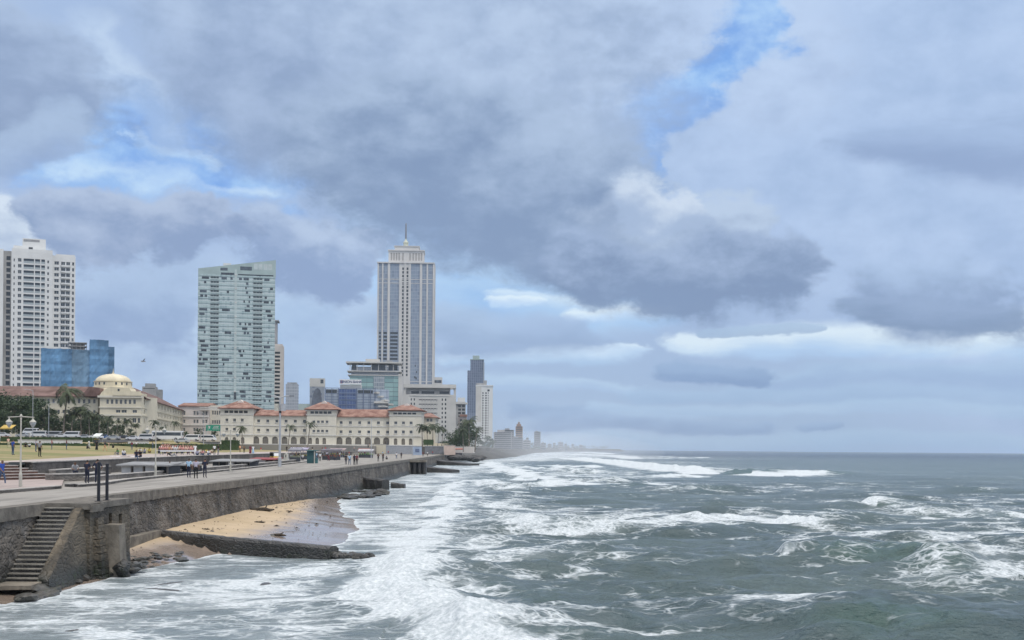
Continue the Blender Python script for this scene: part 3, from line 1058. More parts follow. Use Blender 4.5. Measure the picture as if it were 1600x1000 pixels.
# ---------------------------------------------------------------- sea wall
def wall_profile(Y):
    """(outward offset, z) from the deck edge down to below the beach"""
    t = min(1, max(0, (Y - 61) / 6))
    return [(0, 3.24), (.04 + .06 * t, 2.4), (.08 + .12 * t, 1.5), (.12 + .18 * t, .7), (.16 + .26 * t, -.1), (.2 + .4 * t, -1.2)]


def build_wall():
    mb = MB()
    Ysw = []
    y = 20.0
    while y < 600:
        Ysw.append(y)
        y += .5 if y < 130 else (1.0 if y < 200 else 3)
    zs = np.linspace(3.24, -1.2, 18)
    vs, fs = [], []
    rg = np.random.default_rng(4)
    for Y in Ysw:
        pr = wall_profile(Y)
        zz = [p[1] for p in pr][::-1]
        oo = [p[0] for p in pr][::-1]
        wx_ = pl_x(WALL, Y)
        for k, z in enumerate(zs):
            o_ = float(np.interp(z, zz, oo)) + (0 if k == 0 else float(rg.uniform(-.045, .045)))
            vs.append((wx_ + o_, Y, float(z)))
    n = len(zs)
    for i in range(len(Ysw) - 1):
        for k in range(n - 1):
            fs.append((i * n + k, i * n + k + 1, (i + 1) * n + k + 1, (i + 1) * n + k))
    mb.add(vs, fs)
    w = mb.build('sea_wall', M['rubble'])
    tag(w, 'long rubble stone sea wall holding up the promenade beside the surf', 'sea wall')
    # coping: slabs along the edge, a hand above the deck
    mc = MB()
    rgc = random.Random(44)
    vs, fs = [], []
    for Y in Ysw:
        x = pl_x(WALL, Y)
        ch_ = rgc.uniform(0, .05) * (2.2 if rgc.random() < .12 else 1) if Y < 220 else 0
        for dx, z in ((-.55, PZ + .004), (-.55, PZ + .10), (.13 - ch_, PZ + .10 - ch_ * .5), (.13 - ch_ * .3, 3.02 + ch_), (-.02, 3.02 + ch_)):
            vs.append((x + dx, Y, z))
    for i in range(len(Ysw) - 1):
        for k in range(4):
            fs.append((i * 5 + k, (i + 1) * 5 + k, (i + 1) * 5 + k + 1, i * 5 + k + 1))
    mc.add(vs, fs)
    mc.build('coping', M['coping'], w)
    mf = MB()
    mf.xf = None
    pts = [(-20.75, 62.2), (-20.85, 72.6), (-21.7, 72.6), (-21.6, 62.2)]
    mf.prism(pts, -.8, 1.22)
    mf.build('footing', M['buttress'], w)


build_wall()


def facade(mb, x0, x1, z0, z1, holes, y=0.0, depth=.3, m=None, mr=None):
    """wall face in the (x, z) plane with real openings and reveals; the outside looks to -y"""
    xs = sorted({round(v, 3) for h in holes for v in (h[0], h[1])} | {x0, x1})
    zs = sorted({round(v, 3) for h in holes for v in (h[2], h[3])} | {z0, z1})
    xs = [v for v in xs if x0 <= v <= x1]
    zs = [v for v in zs if z0 <= v <= z1]
    for i in range(len(xs) - 1):
        cx = (xs[i] + xs[i + 1]) / 2
        hs = [h for h in holes if h[0] < cx < h[1]]
        run = None
        for k in range(len(zs) - 1):
            cz = (zs[k] + zs[k + 1]) / 2
            solid = not any(h[2] < cz < h[3] for h in hs)
            if solid and run is None:
                run = zs[k]
            if run is not None and (not solid or k == len(zs) - 2):
                top = zs[k] if not solid else zs[k + 1]
                mb.quad((xs[i], y, run), (xs[i + 1], y, run), (xs[i + 1], y, top), (xs[i], y, top), m)
                run = None
    for a, b, c, d in [h[:4] for h in holes]:
        yb = y + depth
        mb.quad((a, y, c), (a, yb, c), (a, yb, d), (a, y, d), mr if mr is not None else m)
        mb.quad((b, yb, c), (b, y, c), (b, y, d), (b, yb, d), mr if mr is not None else m)
        mb.quad((a, yb, c), (a, y, c), (b, y, c), (b, yb, c), mr if mr is not None else m)
        mb.quad((a, y, d), (a, yb, d), (b, yb, d), (b, y, d), mr if mr is not None else m)


# ---------------------------------------------------------------- stairs down to the rocks, bastion with slots
def build_stairs():
    t = thing('stone_staircase', 'steep stone staircase running down the sea wall to the rocks', 'stairs', (-20.3, 53, 0))
    off = Vector((20.3, -53, 0))
    n = 17
    x0, x1 = -21.12, -19.80
    rg = random.Random(2)
    for i in range(n):
        z1 = 3.42 - i * .172
        ya = 55.1 - i * .252
        mb = MB()
        mb.xf = Matrix.Translation(off)
        j = rg.uniform(-.02, .02)
        mb.box(x0, x1 + rg.uniform(-.03, .03), ya - .30 + j, ya, z1 - .05, z1)                    # tread with a nosing
        mb.box(x0, x1 - .02, ya - .22 + j, ya, z1 - .19, z1 - .05, 1)
        mb.build('step', [M['step'], M['rubble_low']], t)
    mb = MB()
    mb.xf = Matrix.Translation(off)
    yt, yb = 55.1, 51.0
    prof_in = [(55.4, 3.45), (54.9, 3.35), (50.8, .62), (50.4, -.9), (55.4, -.9)]
    vs = [(x1 + .0, a, b) for a, b in prof_in]
    xo = [-19.45, -19.43, -19.3, -19.15, -19.2]
    vs2 = [(xo[k], a, b) for k, (a, b) in enumerate(prof_in)]
    mb.add(vs + vs2, [(0, 1, 2, 3, 4), (9, 8, 7, 6, 5), (0, 5, 6, 1), (1, 6, 7, 2), (2, 7, 8, 3), (3, 8, 9, 4), (4, 9, 5, 0)])
    mb.build('side_wall', M['bastion'], t)
    mb = MB()
    mb.xf = Matrix.Translation(off)
    mb.prism([(-21.15, 48.9), (-19.45, 49.3), (-19.6, 50.85), (-21.15, 50.85)], .36, .52)
    mb.build('landing', M['buttress'], t)
    mb = MB()
    mb.xf = Matrix.Translation(off)
    mb.prism([(-21.15, 49.9), (-20.1, 50.2), (-19.95, 51.3), (-21.15, 51.3)], -.9, .358)
    mb.build('landing_pier', M['groyne'], t)
    # bastion
    b = thing('stone_bastion', 'square stone bastion with two dark slots, right beside the staircase', 'bastion', (-20, 58, 0))
    ob = Vector((20, -58, 0))
    mb = MB()
    mb.xf = Matrix.Translation(ob) @ Matrix.Translation((-19.2, 55.0, 0)) @ Matrix.Rotation(R(90), 4, 'Z')
    # local x runs along +Y, the outside looks to +X
    facade(mb, .4, 6.2, 1.0, 3.32, [(3.0, 3.45, 2.25, 3.0), (4.45, 4.95, 2.15, 2.9)], 0, .6)
    mb.xf = Matrix.Translation(ob)
    mb.add([(-19.2, 55.4, 1.0), (-19.2, 61.2, 1.0), (-19.0, 61.2, -1), (-19.0, 55.4, -1)], [(0, 3, 2, 1)])
    mb.quad((-20.9, 55.4, -1), (-19.0, 55.4, -1), (-19.2, 55.4, 1.0), (-20.9, 55.4, 1.0))
    mb.quad((-20.9, 55.4, 1.0), (-19.2, 55.4, 1.0), (-19.2, 55.4, 3.32), (-20.9, 55.4, 3.32))
    mb.quad((-19.2, 61.2, 1), (-21, 61.2, 1), (-21, 61.2, 3.32), (-19.2, 61.2, 3.32))
    mb.quad((-19.0, 61.2, -1), (-21, 61.2, -1), (-21, 61.2, 1), (-19.2, 61.2, 1))
    for a, bb, c, d in [(3.0, 3.45, 2.25, 3.0), (4.45, 4.95, 2.15, 2.9)]:
        mb.quad((-19.8, 55 + a, c), (-19.8, 55 + bb, c), (-19.8, 55 + bb, d), (-19.8, 55 + a, d))
    mb.build('body', M['bastion'], b)
    mb = MB()
    mb.xf = Matrix.Translation(ob)
    mb.box(-21.45, -19.1, 55.15, 61.3, 3.32, 3.6)
    mb.box(-19.12, -18.98, 55.15, 56.6, 3.2, 3.52)
    mb.build('cap_slab', M['coping'], b)
    mb = MB()
    mb.xf = Matrix.Translation(ob)
    mb.prism([(-19.3, 57.0), (-18.25, 57.0), (-18.35, 58.3), (-19.3, 58.6)], -1, 2.5, top=[(-19.3, 57.05), (-18.42, 57.05), (-18.5, 58.2), (-19.3, 58.5)])
    mb.build('buttress', M['buttress'], b)
    mb = MB()
    mb.xf = Matrix.Translation(ob)
    rg = random.Random(8)
    for i in range(9):
        zc = 2.9 - i * .33
        w = .16 + .035 * i
        mb.box(-19.2, -19.2 + w + rg.uniform(0, .05), 55.9 + rg.uniform(-.06, .06), 56.75 + .02 * i, zc - .31, zc - .012)
    mb.build('stepped_masonry', M['bastion'], b)
    mb = MB()
    mb.xf = Matrix.Translation(ob)
    for i in range(7):
        mb.blob((-18.1 + rg.uniform(-.35, .15), 56.9 + i * .28, .25 + rg.uniform(-.1, .3)), .42, (1, .9, .8), .2, seed=i + 70)
    mb.build('foot_stones', M['groyne'], b)
    # two black posts
    for px, py, top, lab in ((154, 789, 727, 'tall black steel post on the bastion, nearer the stairs'), (167, 786, 728, 'tall black steel post on the bastion, farther from the stairs')):
        Y = 57.2 if px < 160 else 58.4
        p = P(px, py, Y)
        h = (py - top) * Y / F
        mb = MB()
        mb.lathe([(.10, 0), (.10, .03), (.075, .04), (.075, h - .09), (.085, h - .08), (.085, h - .03), (.04, h)], n=14)
        mb.box(-.14, .14, -.14, .14, -.01, .025)
        o = mb.build('bollard_post', M['black_metal'], loc=(p.x, p.y, 3.605))
        tag(o, lab, 'post')


build_stairs()


# ---------------------------------------------------------------- beach, rocks and groynes
def build_beach():
    xs = np.linspace(-22.6, -3, 60)
    ysb = np.concatenate([np.linspace(47, 80, 70), np.linspace(81, 176, 90)])
    X, Y = np.meshgrid(xs, ysb)
    Z = beach_h(X, Y) + .05 * fbm(X / 2.5, Y / 2.5, 3) + .012 * fbm(X * 2, Y * 2, 2)
    Z = np.maximum(Z, -2)
    nr, nc = X.shape
    vs = np.stack([X, Y, Z], -1).reshape(-1, 3).tolist()
    fs = [(i * nc + j, i * nc + j + 1, (i + 1) * nc + j + 1, (i + 1) * nc + j) for i in range(nr - 1) for j in range(nc - 1)]
    mb = MB()
    mb.add(vs, fs)
    mb.build('sand', M['sand'], kind='structure', smooth=True)


build_beach()


def beach_at(x, y):
    return float(beach_h(np.array([x]), np.array([y]))[0])


def rough_bar(name, pts, w, z0, tops, mat, label, cat, seg=.35, jit=.09, seed=1, group=None, wtaper=1.0):
    """a low masonry bar with uneven faces along a polyline"""
    rg = random.Random(seed)
    P2 = []
    L = [0]
    for a, b in zip(pts, pts[1:]):
        L.append(L[-1] + math.hypot(b[0] - a[0], b[1] - a[1]))
    n = max(2, int(L[-1] / seg))
    vs, fs = [], []
    prof = [(-.5, 0), (-.47, .5), (-.44, .93), (-.25, 1.0), (.05, 1.02), (.3, 1.0), (.44, .92), (.47, .5), (.5, 0)]
    for i in range(n + 1):
        s_ = L[-1] * i / n
        k = max(j for j in range(len(L) - 1) if L[j] <= s_ + 1e-6)
        t = (s_ - L[k]) / (L[k + 1] - L[k])
        a, b = pts[k], pts[k + 1]
        x, y = a[0] + (b[0] - a[0]) * t, a[1] + (b[1] - a[1]) * t
        d = Vector((b[0] - a[0], b[1] - a[1], 0)).normalized()
        nn = Vector((d.y, -d.x, 0))
        zt = float(np.interp(s_, L, tops)) if len(tops) == len(L) else float(np.interp(s_ / L[-1], np.linspace(0, 1, len(tops)), tops))
        ww = w * (1 + (wtaper - 1) * s_ / L[-1])
        for o_, h in prof:
            j = rg.uniform(-jit, jit)
            vs.append((x + nn.x * (o_ * ww + j), y + nn.y * (o_ * ww + j), z0 + (zt - z0) * h + (rg.uniform(-jit, jit) * .55 if h > .4 else 0)))
    m_ = len(prof)
    for i in range(n):
        for k in range(m_ - 1):
            fs.append((i * m_ + k, i * m_ + k + 1, (i + 1) * m_ + k + 1, (i + 1) * m_ + k))
    fs.append(tuple(range(m_)))
    fs.append(tuple(range((n + 1) * m_ - 1, n * m_ - 1, -1)))
    mb = MB()
    mb.add(vs, fs)
    o = mb.build(name, mat)
    tag(o, label, cat, group)
    return o


gr = rough_bar('groyne', [(-21.6, 73.3), (-9.7, 66.5)], .95, -.8, [1.22, .98, .82], M['groyne'], 'long low dark stone groyne reaching from the sea wall past the sand', 'groyne', jit=.03)
mb = MB()
rg = random.Random(5)
for i in range(16):
    s_ = i / 15
    mb.blob((-9.7 + 1.75 * s_ + rg.uniform(-.1, .1), 66.4 + .3 * s_ + rg.uniform(-.3, .3), .30 - .12 * s_), .40, (1, .9, .75), .3, seed=i + 30)
mb.build('broken_tip', M['groyne'], gr)

rough_bar('groyne', [(-23.2, 187), (-19.0, 183)], 1.6, -.8, [1.75, 1.5], M['groyne'], 'short dark groyne stub with waves splashing over it, halfway along the wall', 'groyne', seed=3)
rough_bar('groyne', [(-18.6, 188), (-16.5, 187.5)], 1.0, -.8, [.95, .75], M['groyne'], 'small detached block off the short groyne stub', 'groyne', seed=4)
rough_bar('groyne', [(-24.4, 318), (-20.5, 316), (-14.3, 312)], 3.5, -.8, [1.7, 1.45, .9], M['groyne'], 'flat grey jetty tongue beyond the dark concrete block', 'jetty', seed=6, seg=.8)
rough_bar('groyne', [(-29.4, 470), (-22, 462), (-14.0, 455)], 6, -.8, [2.0, 1.5, .7], M['groyne'], 'farthest flat jetty tongue near the end of the wall', 'jetty', seed=7, seg=1.2)

# dark concrete block with stair openings on the wall
t = thing('lookout_block', 'dark square concrete block built out from the sea wall', 'lookout', (-23.2, 297, 0))
mb = MB()
mb.xf = Matrix.Translation((0, 0, 0))
for x in (-1.7, -.5, .7, 1.9):
    mb.box(x - .28, x + .28, -.4, .4, -1, 2.9)
mb.box(-2.0, 2.2, .42, 3.2, -1, 2.9)
mb.build('piers', M['groyne'], t)
mb = MB()
mb.box(-2.2, 2.4, -.7, 3.4, 2.902, 3.5)
mb.build('deck_slab', M['buttress'], t)


def rock(px, py, z, r, sq, label, seed, mat='rock', group=None, dz=.1):
    p = G(px, py, z)
    mb = MB()
    mb.blob((0, 0, 0), r, sq, .5, seed=seed)
    o = mb.build('rock', M[mat], loc=(p.x, p.y, z + r * sq[2] * dz))
    o.rotation_euler = (0, 0, seed * 1.7)
    tag(o, label, 'rock', group)
    return o


rg = random.Random(11)
k = 0
for (xa, xb, ya, yb, n_, r0, r1, lab, grp) in [
        (200, 285, 853, 876, 40, .10, .34, 'dark flat rock on the wet sand between the bastion and groyne', 'rocks at the foot of the bastion'),
        (196, 240, 868, 892, 16, .12, .36, 'dark flat rock on the wet sand between the bastion and groyne', 'rocks at the foot of the bastion'),
        (535, 600, 764, 781, 34, .35, .95, 'dark boulder heaped against the wall beside the groyne stub', 'boulders by the groyne stub')]:
    for i in range(n_):
        px, py = rg.uniform(xa, xb), rg.uniform(ya, yb)
        if ya < 800:
            py = ya + (yb - ya) * rg.random() * (1 - .55 * (px - xa) / (xb - xa)) + 2
        k += 1
        z = .35 if ya > 800 else .15
        rock(px, py, z, rg.uniform(r0, r1), (1.2, rg.uniform(.8, 1.3), rg.uniform(.25, .45)), lab, 100 + k, 'groyne' if ya < 800 or rg.random() < .45 else 'rock', grp)
rock(596, 773, .05, 1.2, (1, 1, .6), 'lone dark boulder standing in the shallows off the boulder heap', 201, 'groyne')
rock(432, 840, .35, .5, (1.3, .8, .5), 'dark lump of rock on the wet sand', 202, 'groyne')
rock(330, 833, .75, .3, (1.3, .8, .5), 'small dark stone on the sand close to the groyne', 203, 'groyne')
# ledges showing through the shallow water
for i, (px, py, r, lab) in enumerate([(270, 912, .7, 'thin dark reef ledge breaking the shallow water, nearest the groyne'), (245, 922, .7, 'thin dark reef ledge breaking the shallow water, behind the lowest one'),
                                      (140, 982, .9, 'flat dark reef slab awash at the bottom of the shallows'), (385, 888, .5, 'dark reef patch awash off the groyne'), (420, 912, .7, 'dark reef patch awash in the foam, widest of them')]):
    rock(px, py, 0.02, r, (1.7, .55, .08), lab, 300 + i, 'groyne', dz=.2)
# rock shelf along the foot of the stairs
mb = MB()
for i in range(34):
    s_ = i / 33
    px, py = 58 + 132 * s_, 942 - 40 * s_ - 10 * math.sin(s_ * 3.1)
    p = G(px, py, 0)
    mb.blob((p.x - .1 - .5 * rg.random(), p.y + rg.uniform(-.1, .25), rg.uniform(.0, .22)), rg.uniform(.35, .75), (.9, 1.2, .38), .35, seed=400 + i)
o = mb.build('rock_shelf', M['rock'])
tag(o, 'low weedy rock shelf along the foot of the staircase', 'rocks')
# driftwood and litter on the sand
M['wood'] = pmat('driftwood', (.055, .045, .035), .9, .4, 4)


def drift(px, py, z, L, label, seed):
    rg = random.Random(seed)
    p = G(px, py, z)
    mb = MB()
    pts = [(-L / 2 + L * i / 5, rg.uniform(-.08, .08) * L, .06 * L * .5 + rg.uniform(0, .05) * L) for i in range(6)]
    mb.tube(pts, [.05 * L, .09 * L, .1 * L, .085 * L, .07 * L, .03 * L], 7)
    mb.tube([pts[3], (pts[3][0] + .1 * L, pts[3][1] + .16 * L, .22 * L)], [.05 * L, .02 * L], 6)
    o = mb.build('driftwood', M['wood'], loc=(p.x, p.y, beach_at(p.x, p.y)))
    o.rotation_euler = (0, 0, rg.uniform(-.5, .5))
    tag(o, label, 'driftwood')


drift(410, 800, .9, 1.9, 'biggest dark log lying on the dry sand below the wall', 1)
drift(322, 828, .9, .5, 'small black stick on the dry sand, near the groyne', 2)
drift(406, 816, .8, .8, 'black branch stranded where dry sand meets wet sand', 3)
drift(435, 838, .45, 1.1, 'dark branch caught on the rock lump on the wet sand', 4)
drift(452, 799, .8, .6, 'short stick on the dry sand farther along the beach', 5)


mb = MB()
vs, fs = [], []
rg = random.Random(90)
for i in range(420):
    y = rg.uniform(57, 145)
    w0 = pl_x(WALL, y) + 1.0
    x = w0 + (rg.random() ** 1.6) * 9
    z = beach_at(x, y)
    if z < .15:
        continue
    r = rg.uniform(.012, .035) * (2.2 if rg.random() < .06 else 1)
    a = rg.uniform(0, 3.14)
    e = rg.uniform(1, 3)
    k = len(vs)
    ca, sa = math.cos(a), math.sin(a)
    for (u, v, h) in ((-e, -1, -.2), (e, -1, -.2), (e, 1, -.2), (-e, 1, -.2), (0, 0, 1.3)):
        vs.append((x + r * (u * ca - v * sa), y + r * (u * sa + v * ca), z + .05 + r * h))
    fs += [(k, k + 1, k + 4), (k + 1, k + 2, k + 4), (k + 2, k + 3, k + 4), (k + 3, k, k + 4)]
mb.add(vs, fs)
mb.build('beach_litter', M['wood'], kind='stuff')

# ---------------------------------------------------------------- kerbs, low walls, terraces, stalls under the lawn
def along(name, pts, w, z0, z1, mat, label, cat, cap=None, capmat=None, capname='coping', side=-1):
    """low wall along a polyline; pts is its front line, the wall lies on the inland side"""
    mb = MB()

    def ring(o0, o1, a0, a1, m=None):
        vs, fs = [], []
        n = len(pts)
        for i, (x, y) in enumerate(pts):
            a, b = pts[max(0, i - 1)], pts[min(n - 1, i + 1)]
            d = Vector((b[0] - a[0], b[1] - a[1], 0)).normalized()
            nn = Vector((-d.y, d.x, 0)) * (1 if side < 0 else -1)
            p0 = Vector((x, y, 0)) + nn * o0
            p1 = Vector((x, y, 0)) + nn * o1
            vs += [(p0.x, p0.y, a0), (p0.x, p0.y, a1), (p1.x, p1.y, a1), (p1.x, p1.y, a0)]
        for i in range(n - 1):
            for k in range(4):
                fs.append((i * 4 + k, i * 4 + (k + 1) % 4, (i + 1) * 4 + (k + 1) % 4, (i + 1) * 4 + k))
        fs.append((3, 2, 1, 0))
        fs.append(tuple((n - 1) * 4 + k for k in range(4)))
        return vs, fs
    mb.add(*ring(0, w, z0, z1))
    o = mb.build(name, mat)
    tag(o, label, cat)
    if cap:
        mc = MB()
        mc.add(*ring(-.05, w + .05, z1 + .002, z1 + cap))
        mc.build(capname, capmat or M['kerb'], o)
    return o


along('kerb', [(-28.75, 60), (-28.6, 68.4), (-28.4, 76.7)], .3, PZ, PZ + .16, M['rubble_low'], 'low stone kerb along the pinkish terrace on the left', 'kerb', .05)
along('kerb', [(-29.6, 80.5), (-28.4, 79.6), (-28.2, 84), (-29.7, 94), (-31.2, 120), (-34.8, 178), (-39.8, 244)], .35, PZ, PZ + .15, M['rubble_low'], 'long pale kerb following the promenade past the lamp posts', 'kerb', .05)
along('seat_wall', [(-31.9, 92), (-32.4, 97), (-33.4, 120), (-37.2, 178), (-42.4, 244)], .45, PZ, PZ + .34, M['rubble_low'], 'long low seat wall with pale top behind the kerb', 'seat wall', .07)
along('seat_wall', [(-34.4, 91.2), (-33.0, 95.5), (-33.8, 101)], .7, PZ, PZ + .52, M['rubble_low'], 'short rough stone seat wall beside the two people in navy', 'seat wall', .08)
along('retaining_wall', [(-36.0, 96.0), (-37.6, 110), (-38.6, 117)], .5, PZ, PZ + .75, M['rubble_low'], 'rough grey stone terrace wall between the steps and the kiosk', 'retaining wall', .08)
along('retaining_wall', [(-38.0, 96.4), (-40.9, 124), (-47.4, 180), (-54.9, 284), (-61.9, 400), (-62, 584)], .6, PZ, 4.84, M['dark_stone'], 'long retaining wall under the edge of the lawn', 'retaining wall', .09, M['kerb'])

# terraced seat steps
t = thing('terraced_steps', 'broad terraced steps with red brown risers up to the lawn', 'steps', (-38, 88, PZ + .13))
d = Vector((2.3, 5.2, 0)).normalized()
nb = Vector((-d.y, d.x, 0))
A = Vector((-37.9, 90, 0))
for i in range(6):
    z0 = PZ + .13 + (4.9 - PZ - .13) * i / 6
    z1 = PZ + .13 + (4.9 - PZ - .13) * (i + 1) / 6
    p0 = A - d * 17 + nb * (.45 * i)
    p1 = A + d * (5.7 - .55 * i) + nb * (.45 * i)
    q0, q1 = p0 + nb * 2.9, p1 + nb * 2.9
    ob = Vector((38, -88, -(PZ + .13)))
    mb = MB()
    mb.xf = Matrix.Translation(ob)
    mb.prism([(p0.x, p0.y), (p1.x, p1.y), (q1.x, q1.y), (q0.x, q0.y)], PZ, z1 - .062, 0)
    e = nb * -.04
    mb.prism([(p0.x + e.x, p0.y + e.y), (p1.x + e.x, p1.y + e.y), (q1.x, q1.y), (q0.x, q0.y)], z1 - .06, z1, 1)
    mb.build('step', [M['riser'], M['tread']], t)

M['kiosk_roof'] = pmat('grey_roof_sheet', (.25, .255, .26), .7, .25, .8, streak=.4)
M['white_panel'] = pmat('white_shutter', (.62, .63, .64), .6, .1, 1.0, streak=.2)
M['red_roof'] = pmat('red_painted_sheet', (.24, .055, .055), .7, .25, .7)
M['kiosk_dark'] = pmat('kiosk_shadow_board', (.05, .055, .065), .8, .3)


def kiosk(x0, x1, pyb, pyt, Y, dep, roof, label, nbay, panels, lean=0.0, rise=.26):
    a, b = P(x0, pyb, Y), P(x1, pyb, Y)
    c = (a + b) / 2
    zt = P((x0 + x1) / 2, pyt, Y).z - PZ
    w = (b.x - a.x) / 2
    t = thing('kiosk', label, 'kiosk', (c.x, Y, PZ))
    t.rotation_euler = (0, 0, lean)
    mb = MB()
    mb.box(-w + .02, w - .02, .35, dep, 0, zt - .12)
    mb.build('body', M['kiosk_dark'], t)
    mb = MB()
    mb.side([(-.45, zt - .118), (-.45, zt + .02), (dep + .3, zt + rise), (dep + .3, zt + rise - .12)], -w - .3, w + .3)
    mb.build('roof', roof, t)
    bw = 2 * w / nbay
    for i in range(nbay):
        x = -w + bw * i
        if panels[i % len(panels)]:
            mb = MB()
            mb.box(x + .08 * bw, x + .86 * bw, .1, .34, .02, zt - .14)
            for s_ in range(5):
                mb.box(x + .08 * bw, x + .86 * bw, .085, .1, .06 + s_ * (zt - .2) / 5, .09 + s_ * (zt - .2) / 5)
            mb.build('shutter', M['white_panel'], t)
        else:
            mb = MB()
            mb.box(x + .1 * bw, x + .84 * bw, .0, .32, .02, .18)
            mb.build('counter', M['kerb'], t)
        mb = MB()
        mb.box(x + .88 * bw, x + .99 * bw, .0, .3, 0, zt - .125)
        mb.build('pillar', M['rubble_low'], t)
    return t


kiosk(188, 262, 742, 726.5, 116, 4.5, M['kiosk_roof'], 'low kiosk with grey roof and white shutters, nearest the terrace', 4, [1, 1, 1, 0])
kiosk(266, 300, 738, 726, 124, 4.0, M['kiosk_roof'], 'small low kiosk behind the seated man in cream trousers', 2, [0, 0])
kiosk(331, 390, 733, 720.5, 168, 6.0, M['kiosk_roof'], 'grey roofed kiosk with open dark bays beside the red roof', 5, [0, 0, 1, 0, 0])
kiosk(391, 428, 726, 717.5, 203, 6.0, M['red_roof'], 'kiosk with red sheet roof near the three wheeler', 3, [0, 1, 0])

# ---------------------------------------------------------------- buildings
def curtain_mat(name, fh, bw, c1, c2, frame, fw=.07, fz=.16, rough=.18, dark=None, pdark=.12, ax='x'):
    """glass skin: panes snapped to storeys and bays, each pane with its own tint, thin frames between"""
    mt = bpy.data.materials.new(name)
    mt.use_nodes = True
    N = NB(mt.node_tree)
    b = mt.node_tree.nodes['Principled BSDF']
    tcn = N.new('ShaderNodeTexCoord')
    sx = N.new('ShaderNodeSeparateXYZ')
    N.put(sx.inputs[0], tcn.outputs['Object'])
    u = N.m('DIVIDE', N.m('ADD', sx.outputs[0], sx.outputs[1]), bw)
    w = N.m('DIVIDE', sx.outputs[2], fh)
    cb = N.new('ShaderNodeCombineXYZ')
    N.put(cb.inputs[0], N.m('FLOOR', u))
    N.put(cb.inputs[1], N.m('FLOOR', w))
    wn = N.new('ShaderNodeTexWhiteNoise', noise_dimensions='2D')
    N.put(wn.inputs['Vector'], cb.outputs[0])
    c = N.mix(wn.outputs['Value'], c1, c2)
    if dark:
        sc_ = N.new('ShaderNodeSeparateColor')
        N.put(sc_.inputs[0], wn.outputs['Color'])
        c = N.mix(N.m('LESS_THAN', sc_.outputs[1], pdark), c, dark)
    fx = N.m('FRACT', u)
    fzv = N.m('FRACT', w)
    fr = N.m('MAXIMUM', N.m('LESS_THAN', fx, fw), N.m('LESS_THAN', fzv, fz))
    c = N.mix(fr, c, frame)
    N.put(b.inputs['Base Color'], c)
    N.put(b.inputs['Roughness'], N.m('MULTIPLY_ADD', fr, .4, rough))
    b.inputs['Specular IOR Level'].default_value = .7
    nz, _ = N.noise(tcn.outputs['Object'], .12, 2, .5)
    bp = N.new('ShaderNodeBump')
    bp.inputs['Strength'].default_value = .25
    bp.inputs['Distance'].default_value = .3
    N.put(bp.inputs['Height'], nz)
    N.put(b.inputs['Normal'], bp.outputs[0])
    return mt


M['glass_dark'] = pmat('dark_window_glass', (.05, .06, .07), .12, .45, .35, spec=.7)
M['glass_mid'] = pmat('window_glass', (.09, .11, .13), .12, .4, .3, spec=.7)
M['glass_pale'] = pmat('pale_balcony_glass', (.16, .20, .21), .15, .45, .3, spec=.7)
M['frame_white'] = pmat('window_frame', (.62, .61, .58), .6, .1, 1)
M['white_wall'] = pmat('white_render', (.66, .67, .66), .8, .07, .06, streak=.12)
M['cream_wall'] = pmat('cream_stucco', (.62, .575, .455), .85, .1, .08, streak=.25)
M['pale_cream'] = pmat('pale_cream_stucco', (.66, .63, .54), .85, .08, .08, streak=.2)
M['pinkish_wall'] = pmat('pinkish_white_stucco', (.62, .57, .53), .85, .1, .1, streak=.28)
M['beige_wall'] = pmat('beige_grey_render', (.56, .55, .52), .85, .1, .06, streak=.2)
M['concrete_wall'] = pmat('weathered_concrete', (.34, .34, .34), .9, .2, .1, streak=.4)
M['brown_roof'] = pmat('weathered_brown_tiles', (.15, .085, .07), .9, .35, .25, .4, 3, col2=(.22, .14, .125))
M['red_tiles'] = pmat('orange_red_tiles', (.25, .115, .085), .85, .35, .3, .4, 3, col2=(.35, .215, .17))
M['roof_grey'] = pmat('grey_flat_roof', (.30, .31, .32), .9, .2, .2)
M['dome_cream'] = pmat('dome_cream', (.66, .60, .45), .8, .12, .2, streak=.3)
M['arcade'] = pmat('shaded_arcade_back', (.21, .195, .17), .8, .55, .45)  # shade inside the arcade is put into this colour; the panes sit shallow
M['shade_board'] = pmat('shaded_loggia_back', (.10, .10, .10), .9, .3, .3)


def win_mesh(name, glass, frame=None, cols=2, bar=.07, rail=False):
    """one window: pane, frame and glazing bars; unit size"""
    mb = MB()
    mb.quad((-.5, 0, 0), (.5, 0, 0), (.5, 0, 1), (-.5, 0, 1), 0)
    if frame:
        y0, y1 = -.06, .0
        mb.box(-.5, -.5 + bar, y0, y1, 0, 1, 1)
        mb.box(.5 - bar, .5, y0, y1, 0, 1, 1)
        mb.box(-.5 + bar, .5 - bar, y0, y1, 0, bar, 1)
        mb.box(-.5 + bar, .5 - bar, y0, y1, 1 - bar, 1, 1)
        for i in range(1, cols):
            x = -.5 + i / cols
            mb.box(x - bar * .4, x + bar * .4, y0 * .9, y1, bar, 1 - bar, 1)
    return mb.mesh(name, [glass, frame or glass])


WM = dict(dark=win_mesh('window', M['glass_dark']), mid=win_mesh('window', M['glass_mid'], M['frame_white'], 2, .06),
          bal=win_mesh('window', M['glass_mid'], M['frame_white'], 3, .035), plain=win_mesh('window', M['glass_mid']), pale=win_mesh('window', M['glass_pale'], M['frame_white'], 3, .04), arch=win_mesh('arch_recess', M['arcade']))


